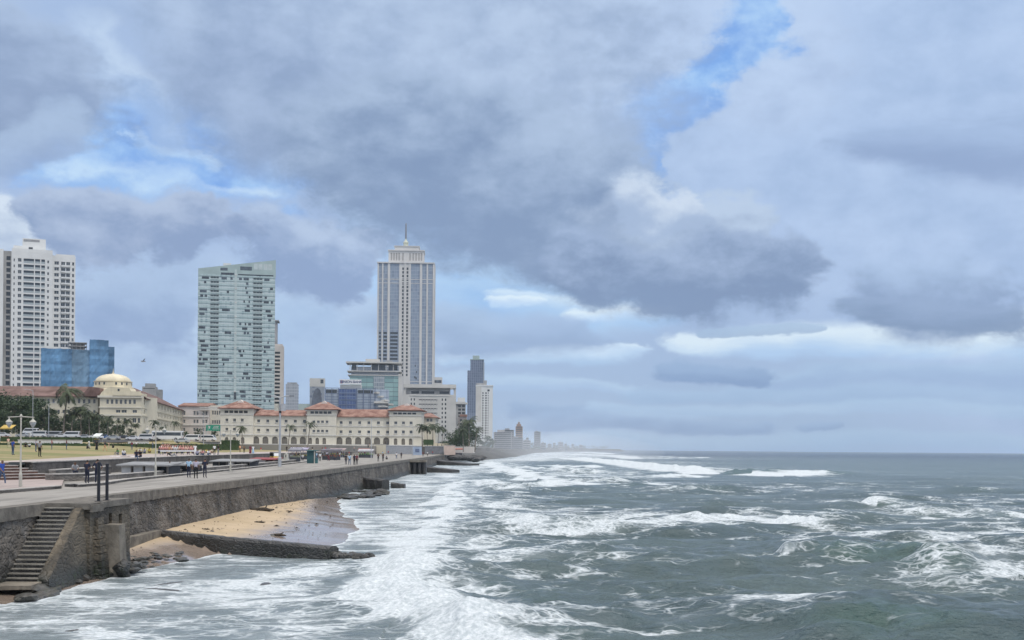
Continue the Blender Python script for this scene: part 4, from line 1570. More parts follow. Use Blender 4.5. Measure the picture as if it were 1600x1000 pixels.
class Bld:
    def __init__(s, name, label, cat, x0, x1, ytop, ybase, Y, dep, rz=0, group=None, face=0.0):
        s.s = Y / F
        if face:                # front turned this much of the way towards the pier
            rz = face * math.atan((800 - (x0 + x1) / 2) / F)
        s.xc, s.yb = (x0 + x1) / 2, ybase
        s.Y, s.dep = Y, dep
        p = P(s.xc, ybase, Y)
        s.root = thing(name, label, cat, p, rz, group)
        s.a, s.b = s.X(x0), s.X(x1)
        s.h = s.Z(ytop)

    def X(s, px):
        return (px - s.xc) * s.s

    def Z(s, py):
        return (s.yb - py) * s.s

    def rect(s, x0, x1, y0, y1):
        """pixel rectangle -> local (xa, xb, za, zb)"""
        return (round(s.X(x0), 3), round(s.X(x1), 3), round(s.Z(max(y0, y1)), 3), round(s.Z(min(y0, y1)), 3))

    def shell(s, name, mat, x0, x1, y0, y1, holes=(), yo=0.0, dep=None, depth=.35, side_holes=(), left_holes=(), mats=None):
        """walls of one block with openings in front; px rectangle, yo = set-back in metres"""
        a, b, z0, z1 = s.rect(x0, x1, y0, y1)
        dep = dep or s.dep
        mb = MB()
        facade(mb, a, b, z0, z1, list(holes), yo, depth)
        mb.xf = Matrix.Translation((b, yo, 0)) @ Matrix.Rotation(R(90), 4, 'Z')
        facade(mb, 0, dep, z0, z1, list(side_holes), 0, depth)
        mb.xf = Matrix.Translation((a, yo + dep, 0)) @ Matrix.Rotation(R(-90), 4, 'Z')
        facade(mb, 0, dep, z0, z1, list(left_holes), 0, depth)
        mb.xf = None
        mb.quad((b, yo + dep, z0), (a, yo + dep, z0), (a, yo + dep, z1), (b, yo + dep, z1))
        mb.quad((a, yo, z1), (b, yo, z1), (b, yo + dep, z1), (a, yo + dep, z1))
        return mb.build(name, mats or mat, s.root)

    def box(s, name, mat, x0, x1, y0, y1, yo=0.0, dep=None, parent=None, label=None):
        a, b, z0, z1 = s.rect(x0, x1, y0, y1)
        mb = MB()
        mb.box(a, b, yo, yo + (dep or s.dep), z0, z1)
        return mb.build(name, mat, parent or s.root, label=label)

    def windows(s, holes, me, yo=0.0, depth=.35, name='window', limit=100, budget=None):
        rest = []
        for i, (a, b, c, d) in enumerate(holes):
            if i < limit:
                inst(me, name, s.root, ((a + b) / 2, yo + depth - .03, c), None, (b - a, 1, d - c))
            else:
                rest.append((a, b, c, d))
        if rest:
            mb = MB()
            for a, b, c, d in rest:
                mb.xf = Matrix.Translation(((a + b) / 2, yo + depth - .03, c)) @ Matrix.Diagonal((b - a, 1, d - c, 1))
                mb.add([v.co for v in me.vertices], [tuple(p.vertices) for p in me.polygons], 0)
                k = len(me.polygons)
                for j, p in enumerate(me.polygons):
                    mb.mi[len(mb.mi) - k + j] = p.material_index
            o = mb.build(name, [m_ for m_ in me.materials], s.root, kind='stuff')

    def hip(s, name, mat, x0, x1, yeave, ytop, yo, dep, over=.9, ridge=.45, parent=None):
        """hipped roof with thick eaves"""
        a, b = s.X(x0) - over, s.X(x1) + over
        ze, zt = s.Z(yeave), s.Z(ytop)
        y0, y1 = yo - over, yo + dep + over
        ri = min((b - a) * ridge, (y1 - y0) * .5)
        mb = MB()
        ym = (y0 + y1) / 2
        vs = [(a, y0, ze), (b, y0, ze), (b, y1, ze), (a, y1, ze), (a + ri, ym, zt), (b - ri, ym, zt), (a, y0, ze - .35), (b, y0, ze - .35), (b, y1, ze - .35), (a, y1, ze - .35)]
        mb.add(vs, [(0, 1, 5, 4), (1, 2, 5), (2, 3, 4, 5), (3, 0, 4), (6, 7, 1, 0), (7, 8, 2, 1), (8, 9, 3, 2), (9, 6, 0, 3), (9, 8, 7, 6)])
        return mb.build(name, mat, parent or s.root)


def grid(B, xs, ys):
    return [B.rect(xa, xb, ya, yb) for ya, yb in ys for xa, xb in xs]


def rows(y0, step, n, h):
    return [(y0 + i * step, y0 + i * step + h) for i in range(n)]


def arch_fill(mb, a, b, z1, y, n=6, m=None):
    """two spandrels that turn the top of a rectangular opening into a round arch"""
    r = (b - a) / 2
    cx = (a + b) / 2
    zc = z1 - r
    for sgn in (-1, 1):
        pts = [(cx + sgn * r * math.cos(math.pi / 2 * i / n), y, zc + r * math.sin(math.pi / 2 * i / n)) for i in range(n + 1)]
        co = (cx + sgn * r, y, z1)
        for i in range(n):
            f = (co, pts[i], pts[i + 1]) if sgn > 0 else (co, pts[i + 1], pts[i])
            mb.add(f, [(0, 2, 1)] if sgn > 0 else [(0, 2, 1)], m)


# ---- the seafront hotel
def build_hotel():
    B = Bld('grand_hotel', 'long cream colonial hotel with red tiled pavilions and a ground floor arcade', 'hotel', 344, 660, 627, 700, 600, 22)
    D = .6
    wings = [
        # x0, x1, set-back, wall top, windows x, window w, upper rows, arches x, arch w, roof eave, roof top, pavilion
        (344, 395, 0.0, 640, [354, 366, 378], 4.4, [(655, 660), (669.5, 674)], [354, 366, 379], 5.5, 638.5, 626.5, True, 'left'),
        (395, 479, 2.5, 649.5, [402, 416.3, 430.6, 445, 459.5, 474], 4.6, [(656, 660.6), (670.5, 675)], [398.5, 413, 428, 443, 457.5, 471.5], 9.2, 649.5, 640, False, 'mid'),
        (479, 525, 0.0, 641, [490, 497, 503.5, 510.5], 4.2, [(657, 661), (671.5, 675.5)], [484.5, 495.5, 506.5], 5.6, 639, 627, True, 'mid'),
        (525, 608, 2.5, 650.5, [531.5, 546, 560.5, 575, 590, 604.5], 4.6, [(657.5, 662), (672, 676.5)], [529, 543.5, 558.5, 573.5, 588, 602.5], 9.6, 650.5, 638, False, 'mid'),
        (608, 658, 0.0, 642, [618, 630, 642], 4.6, [(657.5, 662), (671.5, 676.5)], [618, 630, 641.5], 5.4, 639.5, 630, True, 'right')]
    for (x0, x1, yo, yt, wxs, ww, wr, axs, aw, ye, ytp, pav, _) in wings:
        holes, wins, arches, log = [], [], [], []
        for r0, r1 in wr:
            for x in wxs:
                h = B.rect(x - ww / 2, x + ww / 2, r0, r1)
                holes.append(h)
                wins.append(h)
        for x in axs:
            h = B.rect(x - aw / 2, x + aw / 2, 682.5 if not pav else 684, 694.5)
            holes.append(h)
            arches.append(h)
        if pav:
            n_ = 5
            xs_ = [x0 + (x1 - x0) * (.12 + .74 * i / n_) for i in range(n_)]
            for x in xs_:
                h = B.rect(x, x + (x1 - x0) * .122, 642.5, 646.5)
                holes.append(h)
                log.append(h)
        sh = []
        if pav:
            dm = 20.0
            for r0, r1 in wr + [(643, 646.5)]:
                for u in (2.2, 6.5, 11, 15.5):
                    sh.append((u, u + 1.3, B.Z(r1), B.Z(r0)))
        w = B.shell('wall', M['pale_cream'], x0, x1, yt, 700, holes, yo, 20 if pav else 14, D if not pav else .5, sh)
        mb = MB()
        for a, b, c, d in arches:
            arch_fill(mb, a, b, d, yo - .02)
        mb.build('arch_heads', M['pale_cream'], w)
        B.windows(wins, WM['mid'], yo, D if not pav else .5)
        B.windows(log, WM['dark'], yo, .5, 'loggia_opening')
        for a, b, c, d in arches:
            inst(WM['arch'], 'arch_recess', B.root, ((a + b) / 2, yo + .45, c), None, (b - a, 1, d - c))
        # mouldings
        mb = MB()
        a, b = B.X(x0), B.X(x1)
        for yy, th, pr in ((680, .55, .42), (648.3 if pav else 665.5, .4, .3), (694.8, .5, .35)) + (((665, .3, .2),) if pav else ()):
            z = B.Z(yy)
            mb.box(a - (pr if pav else 0), b + (pr if pav else 0), yo - pr, yo - .003, z - th / 2, z + th / 2)
        if pav:
            z = B.Z(yt)
            mb.box(a - .6, b + .6, yo - .6, yo - .003, z - .5, z - .05)
        mb.build('moulding', M['frame_white'], w)
        mb = MB()
        for r0, r1 in wr:
            for x in wxs:
                h = B.rect(x - ww / 2, x + ww / 2, r0, r1)
                mb.box(h[0] - .2, h[1] + .2, yo - .22, yo - .003, h[2] - .3, h[2] - .03)
        mb.build('sills', M['frame_white'], w)
        if pav:
            B.hip('roof', M['red_tiles'], x0, x1, ye, ytp, yo, 20, 1.3, .40)
            gx = (x0 + x1) / 2
            g = MB()
            zt = B.Z(ytp)
            g.front([(B.X(gx - 6.5), zt - 1.0), (B.X(gx + 6.5), zt - 1.0), (B.X(gx), zt + .6)], 7.5, 12.5)
            g.build('gablet', M['pinkish_wall'], B.root)
        else:
            mb = MB()
            ze, zt = B.Z(ye), B.Z(ytp)
            mb.side([(yo - .9, ze - .25), (yo - .9, ze + .1), (yo + 7, zt), (yo + 15, ze + .1), (yo + 15, ze - .25)], B.X(x0) + .02, B.X(x1) - .02)
            mb.build('roof', M['red_tiles'], B.root)
    # rear seaward wing
    holes = grid(B, [(661.5, 665.5), (667, 671)], [(651, 656), (664, 669)])
    B.shell('wall', M['pale_cream'], 650, 676, 648.5, 700, holes, 21, 25, .5, [(u, u + 1.3, B.Z(a + 5), B.Z(a)) for a in (651, 664, 677) for u in (3, 7, 11, 15, 19)])
    B.windows(holes, WM['mid'], 21, .5)
    B.hip('roof', M['red_tiles'], 650, 676, 648.5, 641, 21, 25, 1.2, .4)
    # terrace wall and plinth
    B.box('plinth', M['pale_cream'], 344, 700, 695.2, 703, -4.0, 3.95)
    B.box('terrace', M['pinkish_wall'], 676, 740, 696, 706, -2, 24)
    B.box('terrace_wall', M['cream_wall'], 668, 700, 691, 696, 10, .5)
    return B


build_hotel()


# ---- the domed colonial block on the left
def build_domed():
    B = Bld('domed_building', 'cream colonial building with a pale dome and brown tiled roofs behind the palms', 'building', 0, 226, 580, 690, 480, 40)
    wx_ = [146, 153, 169, 176, 183, 190, 197, 204, 211]
    # left wing, runs out of the picture
    xsl = [(x - 1.9, x + 1.9) for x in range(-40, 150, 8)]
    holes = grid(B, [q for q in xsl], [(623, 630), (640, 646), (654, 661)])
    B.shell('wall', M['cream_wall'], -60, 150, 619.5, 690, holes, 2.0, 22)
    B.windows(holes, WM['mid'], 2.0, name='window', limit=100)
    mb = MB()
    mb.side([(.6, B.Z(620)), (.6, B.Z(619)), (13, B.Z(601.5)), (25, B.Z(619)), (25, B.Z(620))], B.X(-60), B.X(152))
    mb.build('roof', M['brown_roof'], B.root)
    # central pavilion
    holes = grid(B, [(x - 2, x + 2) for x in [146, 153]], [(623.5, 630)]) if False else []
    holes += grid(B, [(x - 1.9, x + 1.9) for x in wx_[2:]], [(623.5, 631)])
    big = grid(B, [(182, 189), (190.5, 199), (208, 215)], [(640, 644.5)]) + grid(B, [(208, 214), (216, 220), (184, 188), (194, 198)], [(652.5, 660)])
    holes += big
    B.shell('wall', M['cream_wall'], 157, 222, 616, 690, holes, -1.2, 3)
    B.shell('inner_wall', M['cream_wall'], 157, 213, 617, 690, (), 1.9, 26)
    B.windows(holes, WM['mid'], -1.2)
    mb = MB()
    a, b = B.X(157), B.X(222)
    for yy, th, pr in ((619.5, .8, .7), (636, .4, .35), (648, .6, .5), (663, .35, .3)):
        z = B.Z(yy)
        mb.box(a - pr, b + pr, -1.2 - pr, -1.203, z - th / 2, z + th / 2)
    mb.build('moulding', M['pale_cream'], B.root)
    # stepped base of the dome with curved shoulders
    mb = MB()
    cx, cy = (176 - 800) / F * 492 - B.root.location.x, 12
    s = B.s * 1.02
    mb.xf = Matrix.Translation((cx, cy, 0))
    rr = lambda px: px * s
    mb.lathe([(rr(36), B.Z(618)), (rr(36), B.Z(612)), (rr(33), B.Z(609)), (rr(31), B.Z(605)), (rr(31), B.Z(602.5)), (rr(29.5), B.Z(602))], n=40)
    mb.build('dome_base', M['dome_cream'], B.root)
    mb = MB()
    mb.xf = Matrix.Translation((cx, cy, 0))
    mb.lathe([(rr(28.5), B.Z(602)), (rr(28.2), B.Z(594.4)), (rr(29.2), B.Z(594)), (rr(29.2), B.Z(593))], n=40)
    drum = mb.build('drum', M['dome_cream'], B.root)
    for i in range(20):
        an = 2 * math.pi * (i + .5) / 20
        if i % 4 == 3:
            continue
        o = inst(WM['dark'], 'window', drum, (cx + rr(28.75) * math.cos(an), cy + rr(28.75) * math.sin(an), B.Z(599.5)), (0, 0, an + math.pi / 2), (rr(2.6), 1, rr(4)))
    mb = MB()
    mb.xf = Matrix.Translation((cx, cy, 0))
    pr = [(rr(26.5) * math.cos(t), B.Z(593) + rr(11.8) * math.sin(t)) for t in [i * math.pi / 2 / 12 for i in range(12)]]
    pr += [(rr(2.2), B.Z(581.4)), (rr(2), B.Z(579.8)), (rr(1.1), B.Z(579.3)), (rr(.5), B.Z(576)), (.03, B.Z(572))]
    mb.lathe(pr, n=40)
    mb.build('dome', M['dome_cream'], B.root, smooth=False)
    # attic with one small window in front of the dome
    mb = MB()
    facade(mb, B.X(178), B.X(222), B.Z(619), B.Z(611), [], -1.9, .3)
    mb.front([(B.X(156), B.Z(618)), (B.X(222), B.Z(618)), (B.X(222), B.Z(614)), (B.X(206), B.Z(612)), (B.X(203), B.Z(606)), (B.X(172), B.Z(604)), (B.X(160), B.Z(612))], -1.0, 6)
    mb.build('attic', M['dome_cream'], B.root)
    inst(WM['dark'], 'attic_window', B.root, (B.X(186), -1.04, B.Z(614.3)), None, (rr(3), 1, rr(7)))
    # small tiled roof to the left of the dome
    mb = MB()
    mb.front([(B.X(127), B.Z(619)), (B.X(158), B.Z(619)), (B.X(156), B.Z(606)), (B.X(140), B.Z(604))], -.9, 14)
    mb.build('lower_roof', M['brown_roof'], B.root)
    # right wing running back away from the viewer
    p0 = Vector((B.X(222), 0, 0))
    pe = P(284, 690, 640)
    loc = B.root.location
    v = Vector((pe.x - loc.x, pe.y - loc.y, 0)) - p0
    L = v.length
    an = math.atan2(v.y, v.x)
    mb = MB()
    mb.xf = Matrix.Translation(p0) @ Matrix.Rotation(an, 4, 'Z')
    zt = B.Z(620.5)
    hs = []
    n_ = 13
    for i in range(n_):
        u = L * (i + .35) / n_
        for yy in ((623.5, 631), (639, 645), (653, 660.5)):
            hs.append((round(u, 3), round(u + L / n_ * .3, 3), B.Z(yy[1]), B.Z(yy[0])))
    facade(mb, 0, L, 0, zt, hs, 0, .5)
    for yy, th, pr_ in ((636, .4, .3), (648, .6, .45)):
        mb.box(0, L, -pr_, -.003, B.Z(yy) - th / 2, B.Z(yy) + th / 2)
    mb.quad((L, 0, 0), (L, 20, 0), (L, 20, zt), (L, 0, zt))
    mb.build('wall', M['cream_wall'], B.root)
    for h in hs:
        q = mb.xf @ Vector(((h[0] + h[1]) / 2, .46, h[2]))
        inst(WM['mid'], 'window', B.root, q, (0, 0, an), (h[1] - h[0], 1, h[3] - h[2]))
    mr = MB()
    mr.xf = mb.xf
    zr = B.Z(597)
    u0 = 4.0
    vs = [(u0, -1, zt), (L + 1, -1, zt), (L + 1, 21, zt), (u0, 21, zt), (u0 + 24, 9, zr), (L - 22, 10, zr), (u0, -1, zt - .3), (L + 1, -1, zt - .3), (L + 1, 21, zt - .3), (u0, 21, zt - .3)]
    mr.add(vs, [(0, 1, 5, 4), (1, 2, 5), (2, 3, 4, 5), (3, 0, 4), (6, 7, 1, 0), (7, 8, 2, 1), (9, 8, 7, 6)])
    mr.build('roof', M['brown_roof'], B.root)


build_domed()


# ---- pinkish block between the domed building and the hotel
def build_mid():
    B = Bld('terrace_block', 'pinkish white three storey block with shuttered windows, left of the red roofed hotel', 'building', 278, 346, 630, 690, 640, 24)
    xs = [(x - 1.6, x + 1.6) for x in (283, 287.5, 303.5, 308, 317.5, 322)]
    holes = grid(B, xs, [(642, 649), (655.5, 661.5), (668.5, 674)])
    B.shell('wall', M['pinkish_wall'], 278, 326, 634.5, 690, holes, 0)
    B.windows(holes, WM['mid'])
    xs = [(x - 1.2, x + 1.2) for x in (330, 333.5, 337, 340.5, 344)]
    holes = grid(B, xs, [(641, 648), (656, 662), (669, 674)])
    B.shell('wall', M['pale_cream'], 326, 350, 633, 690, holes, 3)
    B.windows(holes, WM['mid'], 3)
    mb = MB()
    a, b = B.X(278), B.X(326)
    mb.side([(-.8, B.Z(635)), (-.8, B.Z(634)), (11, B.Z(628.5)), (24, B.Z(634)), (24, B.Z(635))], a, b)
    mb.build('roof', M['red_tiles'], B.root)
    mb = MB()
    for i in range(22):
        x = B.X(313 + i * 1.65)
        mb.box(x, x + .25, -1.2, -.9, B.Z(640), B.Z(637))
    mb.box(B.X(312), B.X(349), -1.3, -.8, B.Z(637), B.Z(635.8))
    mb.box(B.X(312), B.X(349), -1.3, -.8, B.Z(640.8), B.Z(640))
    mb.build('balustrade', M['frame_white'], B.root)
    mb = MB()
    for yy in (651, 664):
        mb.box(a, B.X(326), -.5, -.003, B.Z(yy) - .25, B.Z(yy) + .25)
    mb.build('moulding', M['frame_white'], B.root)


build_mid()


# ---- white apartment tower
def build_apartment():
    B = Bld('apartment_tower', 'tall white apartment tower with rows of recessed balconies at the left edge', 'tower', 20, 113, 372, 690, 700, 26, face=1.0)
    ro = rows(405.5, 9.22, 24, 5.6)
    lab = []
    xs = [(22.6, 24.4), (28.8, 34), (37, 52), (53.6, 61), (62.6, 68), (71.4, 74)]
    holes = []
    for ya, yb in ro:
        for k, (xa, xb) in enumerate(xs):
            holes.append(B.rect(xa, xb, ya + (1.2 if k in (0, 5) else 0), yb if k not in (2, 3, 4) else yb + .8))
    bal = [h for i, h in enumerate(holes) if i % 6 in (2, 3, 4)]
    win = [h for i, h in enumerate(holes) if i % 6 in (0, 1, 5)]
    B.shell('wall', M['white_wall'], 19.5, 79, 394, 690, holes, 0, 26, .9)
    B.windows(win, WM['mid'], 0, .5, 'window', 48)
    B.windows(bal, WM['plain'], 0, .9, 'balcony_door', 72)
    mb = MB()
    for a, b, c, d in bal:
        mb.box(a, b, -.12, -.04, c, c + .95)
    o = mb.build('balcony_railing', pmat('balcony_rail', (.35, .40, .42), .3, .1, 1), B.root)
    o['kind'] = 'stuff'
    xs2 = [(81.6, 88.6), (91.5, 97.8), (99.2, 105), (108, 111)]
    holes = [B.rect(xa, xb, ya, yb) for ya, yb in rows(406.5, 9.22, 24, 5.4) for xa, xb in xs2]
    B.shell('wall', M['white_wall'], 79, 113, 397.5, 690, holes, 1.6, 22, .6)
    B.windows(holes, WM['mid'], 1.6, .6, 'window', 52)
    mb = MB()
    for ya, yb in rows(412.2, 9.22, 24, 2.5):
        a, b, c, d = B.rect(90.5, 105.6, ya, yb)
        mb.prism([(a, 1.6), (a + .6, .5), ((a + b) / 2, .1), (b - .6, .5), (b, 1.6)], c, d)
    o = mb.build('curved_balcony', M['white_wall'], B.root, kind='stuff')
    # set-back left part
    holes = [B.rect(xa, xb, ya, yb) for ya, yb in rows(402.5, 9.22, 24, 6.4) for xa, xb in [(12.2, 18)]]
    B.shell('wall', M['concrete_wall'], 8, 19.5, 394.5, 690, holes, 2.5, 20, .6)
    B.windows(holes, WM['dark'], 2.5, .6, 'window', 24)
    holes = [B.rect(xa, xb, ya, yb) for ya, yb in rows(404, 9.22, 24, 5.4) for xa, xb in [(-14, -8), (-4, 2)]]
    B.shell('wall', M['white_wall'], -30, 8, 393, 690, holes, 0, 24, .6)
    B.windows(holes, WM['mid'], 0, .6, 'window', 24)
    # roof works
    B.box('parapet', M['white_wall'], 20, 79, 390.5, 394, .2, 20)
    B.box('parapet', M['white_wall'], 84, 112, 395, 397.5, 1.8, 18)
    B.box('plant_room', M['white_wall'], 22, 69, 384.5, 390.5, 4, 14)
    B.box('plant_room', M['white_wall'], 35, 69, 372, 384.5, 5, 12)
    B.box('louvre', M['roof_grey'], 36.5, 60, 373.5, 377, 4.9, .1)
    B.box('louvre', M['glass_dark'], 44, 50, 386, 389.5, 3.9, .1)


build_apartment()


# ---- building site wrapped in blue netting
def build_netted():
    B = Bld('netted_building', 'half built block wrapped in blue safety netting with a bare concrete top', 'building', 67, 175, 530, 690, 620, 18, face=1.0)
    net = pmat('blue_netting', (.115, .245, .41), .85, .38, .09, .6, .35, stretch=(1, 1, .35), streak=.3)
    net2 = pmat('faded_netting', (.17, .29, .42), .85, .3, .09, .6, .35, stretch=(1, 1, .35), streak=.3)
    cut = lambda a, b, y0, y1, yo, dp, m, rg: wavy(B, a, b, y0, y1, yo, dp, m, rg)
    for a, b, y0, y1, yo, dp, m in ((67, 112, 545.5, 690, 0, 18, net), (112, 138, 546, 690, .8, 17, net2), (138, 166, 530, 690, -1.0, 18, net), (166, 175, 540, 690, .5, 14, net)):
        mb = MB()
        xa, xb, z0, z1 = B.rect(a, b, y0, y1)
        nx, nz = max(3, int((xb - xa) / 1.0)), int((z1 - z0) / 1.6)
        rg = np.random.default_rng(int(a))
        vs, fs = [], []
        for i in range(nx + 1):
            for k in range(nz + 1):
                bulge = .35 * math.sin(k * 1.9) * .4 + float(rg.uniform(-.18, .18))
                vs.append((xa + (xb - xa) * i / nx, yo + bulge, z0 + (z1 - z0) * k / nz + (float(rg.uniform(-.25, .1)) if k == nz else 0)))
        for i in range(nx):
            for k in range(nz):
                fs.append((i * (nz + 1) + k, (i + 1) * (nz + 1) + k, (i + 1) * (nz + 1) + k + 1, i * (nz + 1) + k + 1))
        mb.add(vs, fs)
        mb.box(xa, xb - .02, yo + .7, yo + dp, z0, z1 - .3)
        mb.build('netting', m, B.root, smooth=False)
    for i, yy in enumerate((534, 539.5, 545)):
        B.box('floor_slab', M['concrete_wall'], 106, 134, yy, yy + 1.3, 3, 10)
    B.box('core_wall', M['concrete_wall'], 110, 131, 535.3, 546, 4.5, 7)
    mb = MB()
    for x in (107, 112, 118, 124, 129, 133):
        a, b, c, d = B.rect(x, x + .8, 535, 546)
        mb.box(a, b, 3.2, 3.7, c, d)
    mb.build('columns', M['concrete_wall'], B.root)


build_netted()


# ---- glass tower with the slanted top
def build_glass():
    B = Bld('glass_tower', 'pale green glass apartment tower with a slanted top', 'tower', 309.5, 427, 406, 690, 800, 28, face=.97)
    fl = 7.05
    cm = curtain_mat('aqua_glass_skin', fl * B.s, 1.55, (.36, .47, .47), (.46, .56, .56), (.53, .60, .60), .06, .17, .2, (.27, .365, .385), .16)
    pale = pmat('pale_green_spandrel', (.47, .55, .54), .45, .08, .1)
    colsB = [(328, 341), (393, 407.5)]
    holes, doors = [], []
    for i in range(35):
        y0 = 432 + i * fl
        for xa, xb in colsB:
            holes.append(B.rect(xa, xb, y0 + 1.2, y0 + 5.0 if i < 20 else y0 + 4.2))
    a, b, z0, z1 = B.rect(309.5, 427, 430, 690)
    w = B.shell('wall', cm, 309.5, 427, 430, 690, holes, 0, 28, 1.0)
    B.windows(holes, WM['pale'], 0, 1.0, 'balcony_door', 70)
    mb = MB()
    for h in holes:
        mb.box(h[0], h[1], -.25, -.02, h[2] - .35, h[2] + .32)
    mb.build('balcony_front', pale, B.root, kind='stuff')
    # open or curtained panes, each slightly proud
    rg = random.Random(21)
    n = 0
    mo = MB()
    for i in range(34):
        y0 = 432 + i * fl
        for xa, xb in ((310, 326), (344, 363), (371, 391), (409, 424)):
            pr = .30 if xa in (344, 371) else .22
            if i < 6 and xa == 371:
                pr = .9
            x = xa
            if rg.random() < pr + .3:
                for _ in range(rg.choice((1, 2, 3))):
                    wpx = rg.choice((2.2, 3.4, 4.5, 8))
                    x = rg.uniform(xa, max(xa + .1, xb - wpx))
                    h = B.rect(x, min(xb, x + wpx), y0 + 1.6, y0 + 5.4)
                    if n >= 96:
                        mo.xf = Matrix.Translation(((h[0] + h[1]) / 2, -.05 - .004 * (n % 9), h[2])) @ Matrix.Diagonal((h[1] - h[0], 1, h[3] - h[2], 1))
                        mo.quad((-.5, 0, 0), (.5, 0, 0), (.5, 0, 1), (-.5, 0, 1), rg.choice((0, 1, 1)))
                        n += 1
                    else:
                        inst(WM['dark'] if rg.random() < .6 else WM['plain'], 'open_window', B.root, ((h[0] + h[1]) / 2, -.05 - .004 * (n % 9), h[2]), None, (h[1] - h[0], 1, h[3] - h[2]))
                        n += 1
    mo.build('open_window', [M['glass_dark'], M['glass_mid']], B.root, kind='stuff')
    # slanted crown
    mb = MB()
    ztl, ztr = B.Z(421.5), B.Z(404)
    mb.front([(a, z1 + .002), (b + .3, z1 + .002), (b + .3, ztr), (a, ztl)], .0, 1.2)
    mb.side([(1.2, z1 + .002), (28, z1 + .002), (28, ztr), (1.2, ztr)], b - .9, b + .3)
    mb.side([(1.2, z1 + .002), (28, z1 + .002), (28, ztl), (1.2, ztl)], a, a + 1)
    mb.build('slanted_crown', pmat('crown_glass', (.36, .45, .44), .3, .1, .1), B.root)
    for x0, x1, y0, y1, nm in ((343, 354, 419, 423.5, 'louvre'), (373, 391, 416, 422, 'louvre'), (344, 364, 426.5, 430, 'sky_terrace'), (370, 424, 428, 430, 'sky_terrace')):
        B.box(nm, M['glass_mid'] if y0 < 424 else M['glass_dark'], x0, x1, y0, y1, -.04, .04)
    for x in (394, 401, 409, 416):
        B.box('crown_pane', pmat('pale_pane', (.50, .56, .56), .2, .1, .2), x, x + 6, 411, 420, -.05, .05)
    B.box('plant_room', M['white_wall'], 347, 359, 409, 418, 8, 8)
    B.box('spine', pale, 364.8, 368.2, 421, 640, -.35, .34)
    mb = MB()
    for i in range(35):
        zz = B.Z(432 + i * fl)
        mb.box(a - .1, b + .1, -.22, -.003, zz - .28, zz + .1)
    mb.build('storey_bands', pmat('storey_band', (.38, .47, .47), .5, .12, .1), B.root)
    mb = MB()
    for yy in (430, 451, 473, 495, 521, 544, 566, 590, 612):
        q = B.rect(365.2, 368, yy - 1, yy + .5)
        mb.box(q[0], q[1], -.55, -.352, q[2], q[3])
    mb.build('ledge_lamps', M['frame_white'], B.root)
    B.box('dark_opening', M['glass_dark'], 365, 368.5, 613, 624, -.6, .2)


build_glass()


# ---- slim neighbours right of the glass tower
def slab(name, label, x0, x1, yt, yb, Y, dep, mat, xs=(), ys=(), win='dark', yo=0, depth=.4, limit=100, side=0, roofs=(), group=None, cat='building', face=.7):
    B = Bld(name, label, cat, x0, x1, yt, yb, Y, dep, 0, group, face)
    holes = grid(B, xs, ys) if xs else []
    sh = []
    if side:
        for ya, yb_ in ys:
            for i in range(side):
                u = dep * (i + .25) / side
                sh.append((round(u, 2), round(u + dep * .45 / side, 2), B.Z(yb_), B.Z(ya)))
    B.shell('wall', mat, x0, x1, yt, yb, holes, 0, dep, depth, sh)
    if holes:
        B.windows(holes, WM[win], 0, depth, 'window', limit)
    mb = MB()
    for h in sh:
        q = Matrix.Translation((B.b, 0, 0)) @ Matrix.Rotation(R(90), 4, 'Z')
        mb.xf = q
        mb.quad((h[0], depth - .03, h[2]), (h[1], depth - .03, h[2]), (h[1], depth - .03, h[3]), (h[0], depth - .03, h[3]))
    if sh:
        mb.build('side_windows', M['glass_dark'], B.root, kind='stuff')
    for (nm, m_, a, b, y0, y1, o_, d_) in roofs:
        B.box(nm, m_, a, b, y0, y1, o_, d_)
    return B


slab('slim_tower', 'slim grey tower peeping out right behind the glass tower', 415, 431, 502, 690, 1000, 14, M['concrete_wall'], cat='tower', roofs=[('roof_deck', M['roof_grey'], 424, 434, 500, 501.9, -1.5, 18)])
slab('apartment_block', 'cream apartment block with dark bands of windows beside the glass tower', 424, 441.5, 540, 690, 860, 12, M['pinkish_wall'],
     [(428.5, 436.5)], rows(549.5, 6.0, 20, 3.4), 'dark', 0, .6, 60, 3, roofs=[('parapet', M['pinkish_wall'], 428, 440, 537.5, 540, .5, 9)])
gm = curtain_mat('grey_curtain', 4.0, 3.0, (.30, .33, .37), (.36, .39, .43), (.42, .44, .47), .1, .2, .25)
slab('office_tower', 'faint grey round shouldered tower between the glass tower and the cream hotel', 446, 465, 600, 690, 1500, 16, gm, cat='tower', roofs=[('crown', M['roof_grey'], 448, 463, 597.5, 600, 1, 12)])
slab('annex_block', 'low pale green block peeping over the hotel roof, left of the grey tower', 466, 490, 631, 690, 1100, 16, pmat('pale_green_wall', (.42, .5, .48), .8, .1, .2), cat='building')
B = slab('office_tower', 'grey tower with a large dark figure pattern and a pale cap', 483.5, 506, 604, 690, 1100, 14, curtain_mat('patterned_skin', 2.2, 2.2, (.26, .29, .34), (.31, .34, .38), (.30, .33, .37), .08, .1, .3, (.15, .18, .24), .18), cat='tower',
         roofs=[('cap', M['beige_wall'], 483.2, 506.3, 591, 604, -.1, 14.5), ('cap_slot', M['glass_dark'], 500, 504.5, 593, 599, -.16, .05)])
mb = MB()
mb.front([(B.X(486), B.Z(634)), (B.X(488), B.Z(618)), (B.X(492), B.Z(608)), (B.X(496), B.Z(606)), (B.X(500), B.Z(610)), (B.X(502), B.Z(622)), (B.X(503), B.Z(634))], -.06, -.003)
mb.build('dark_mural', pmat('mural_grey', (.13, .15, .19), .6, .3, .15), B.root)
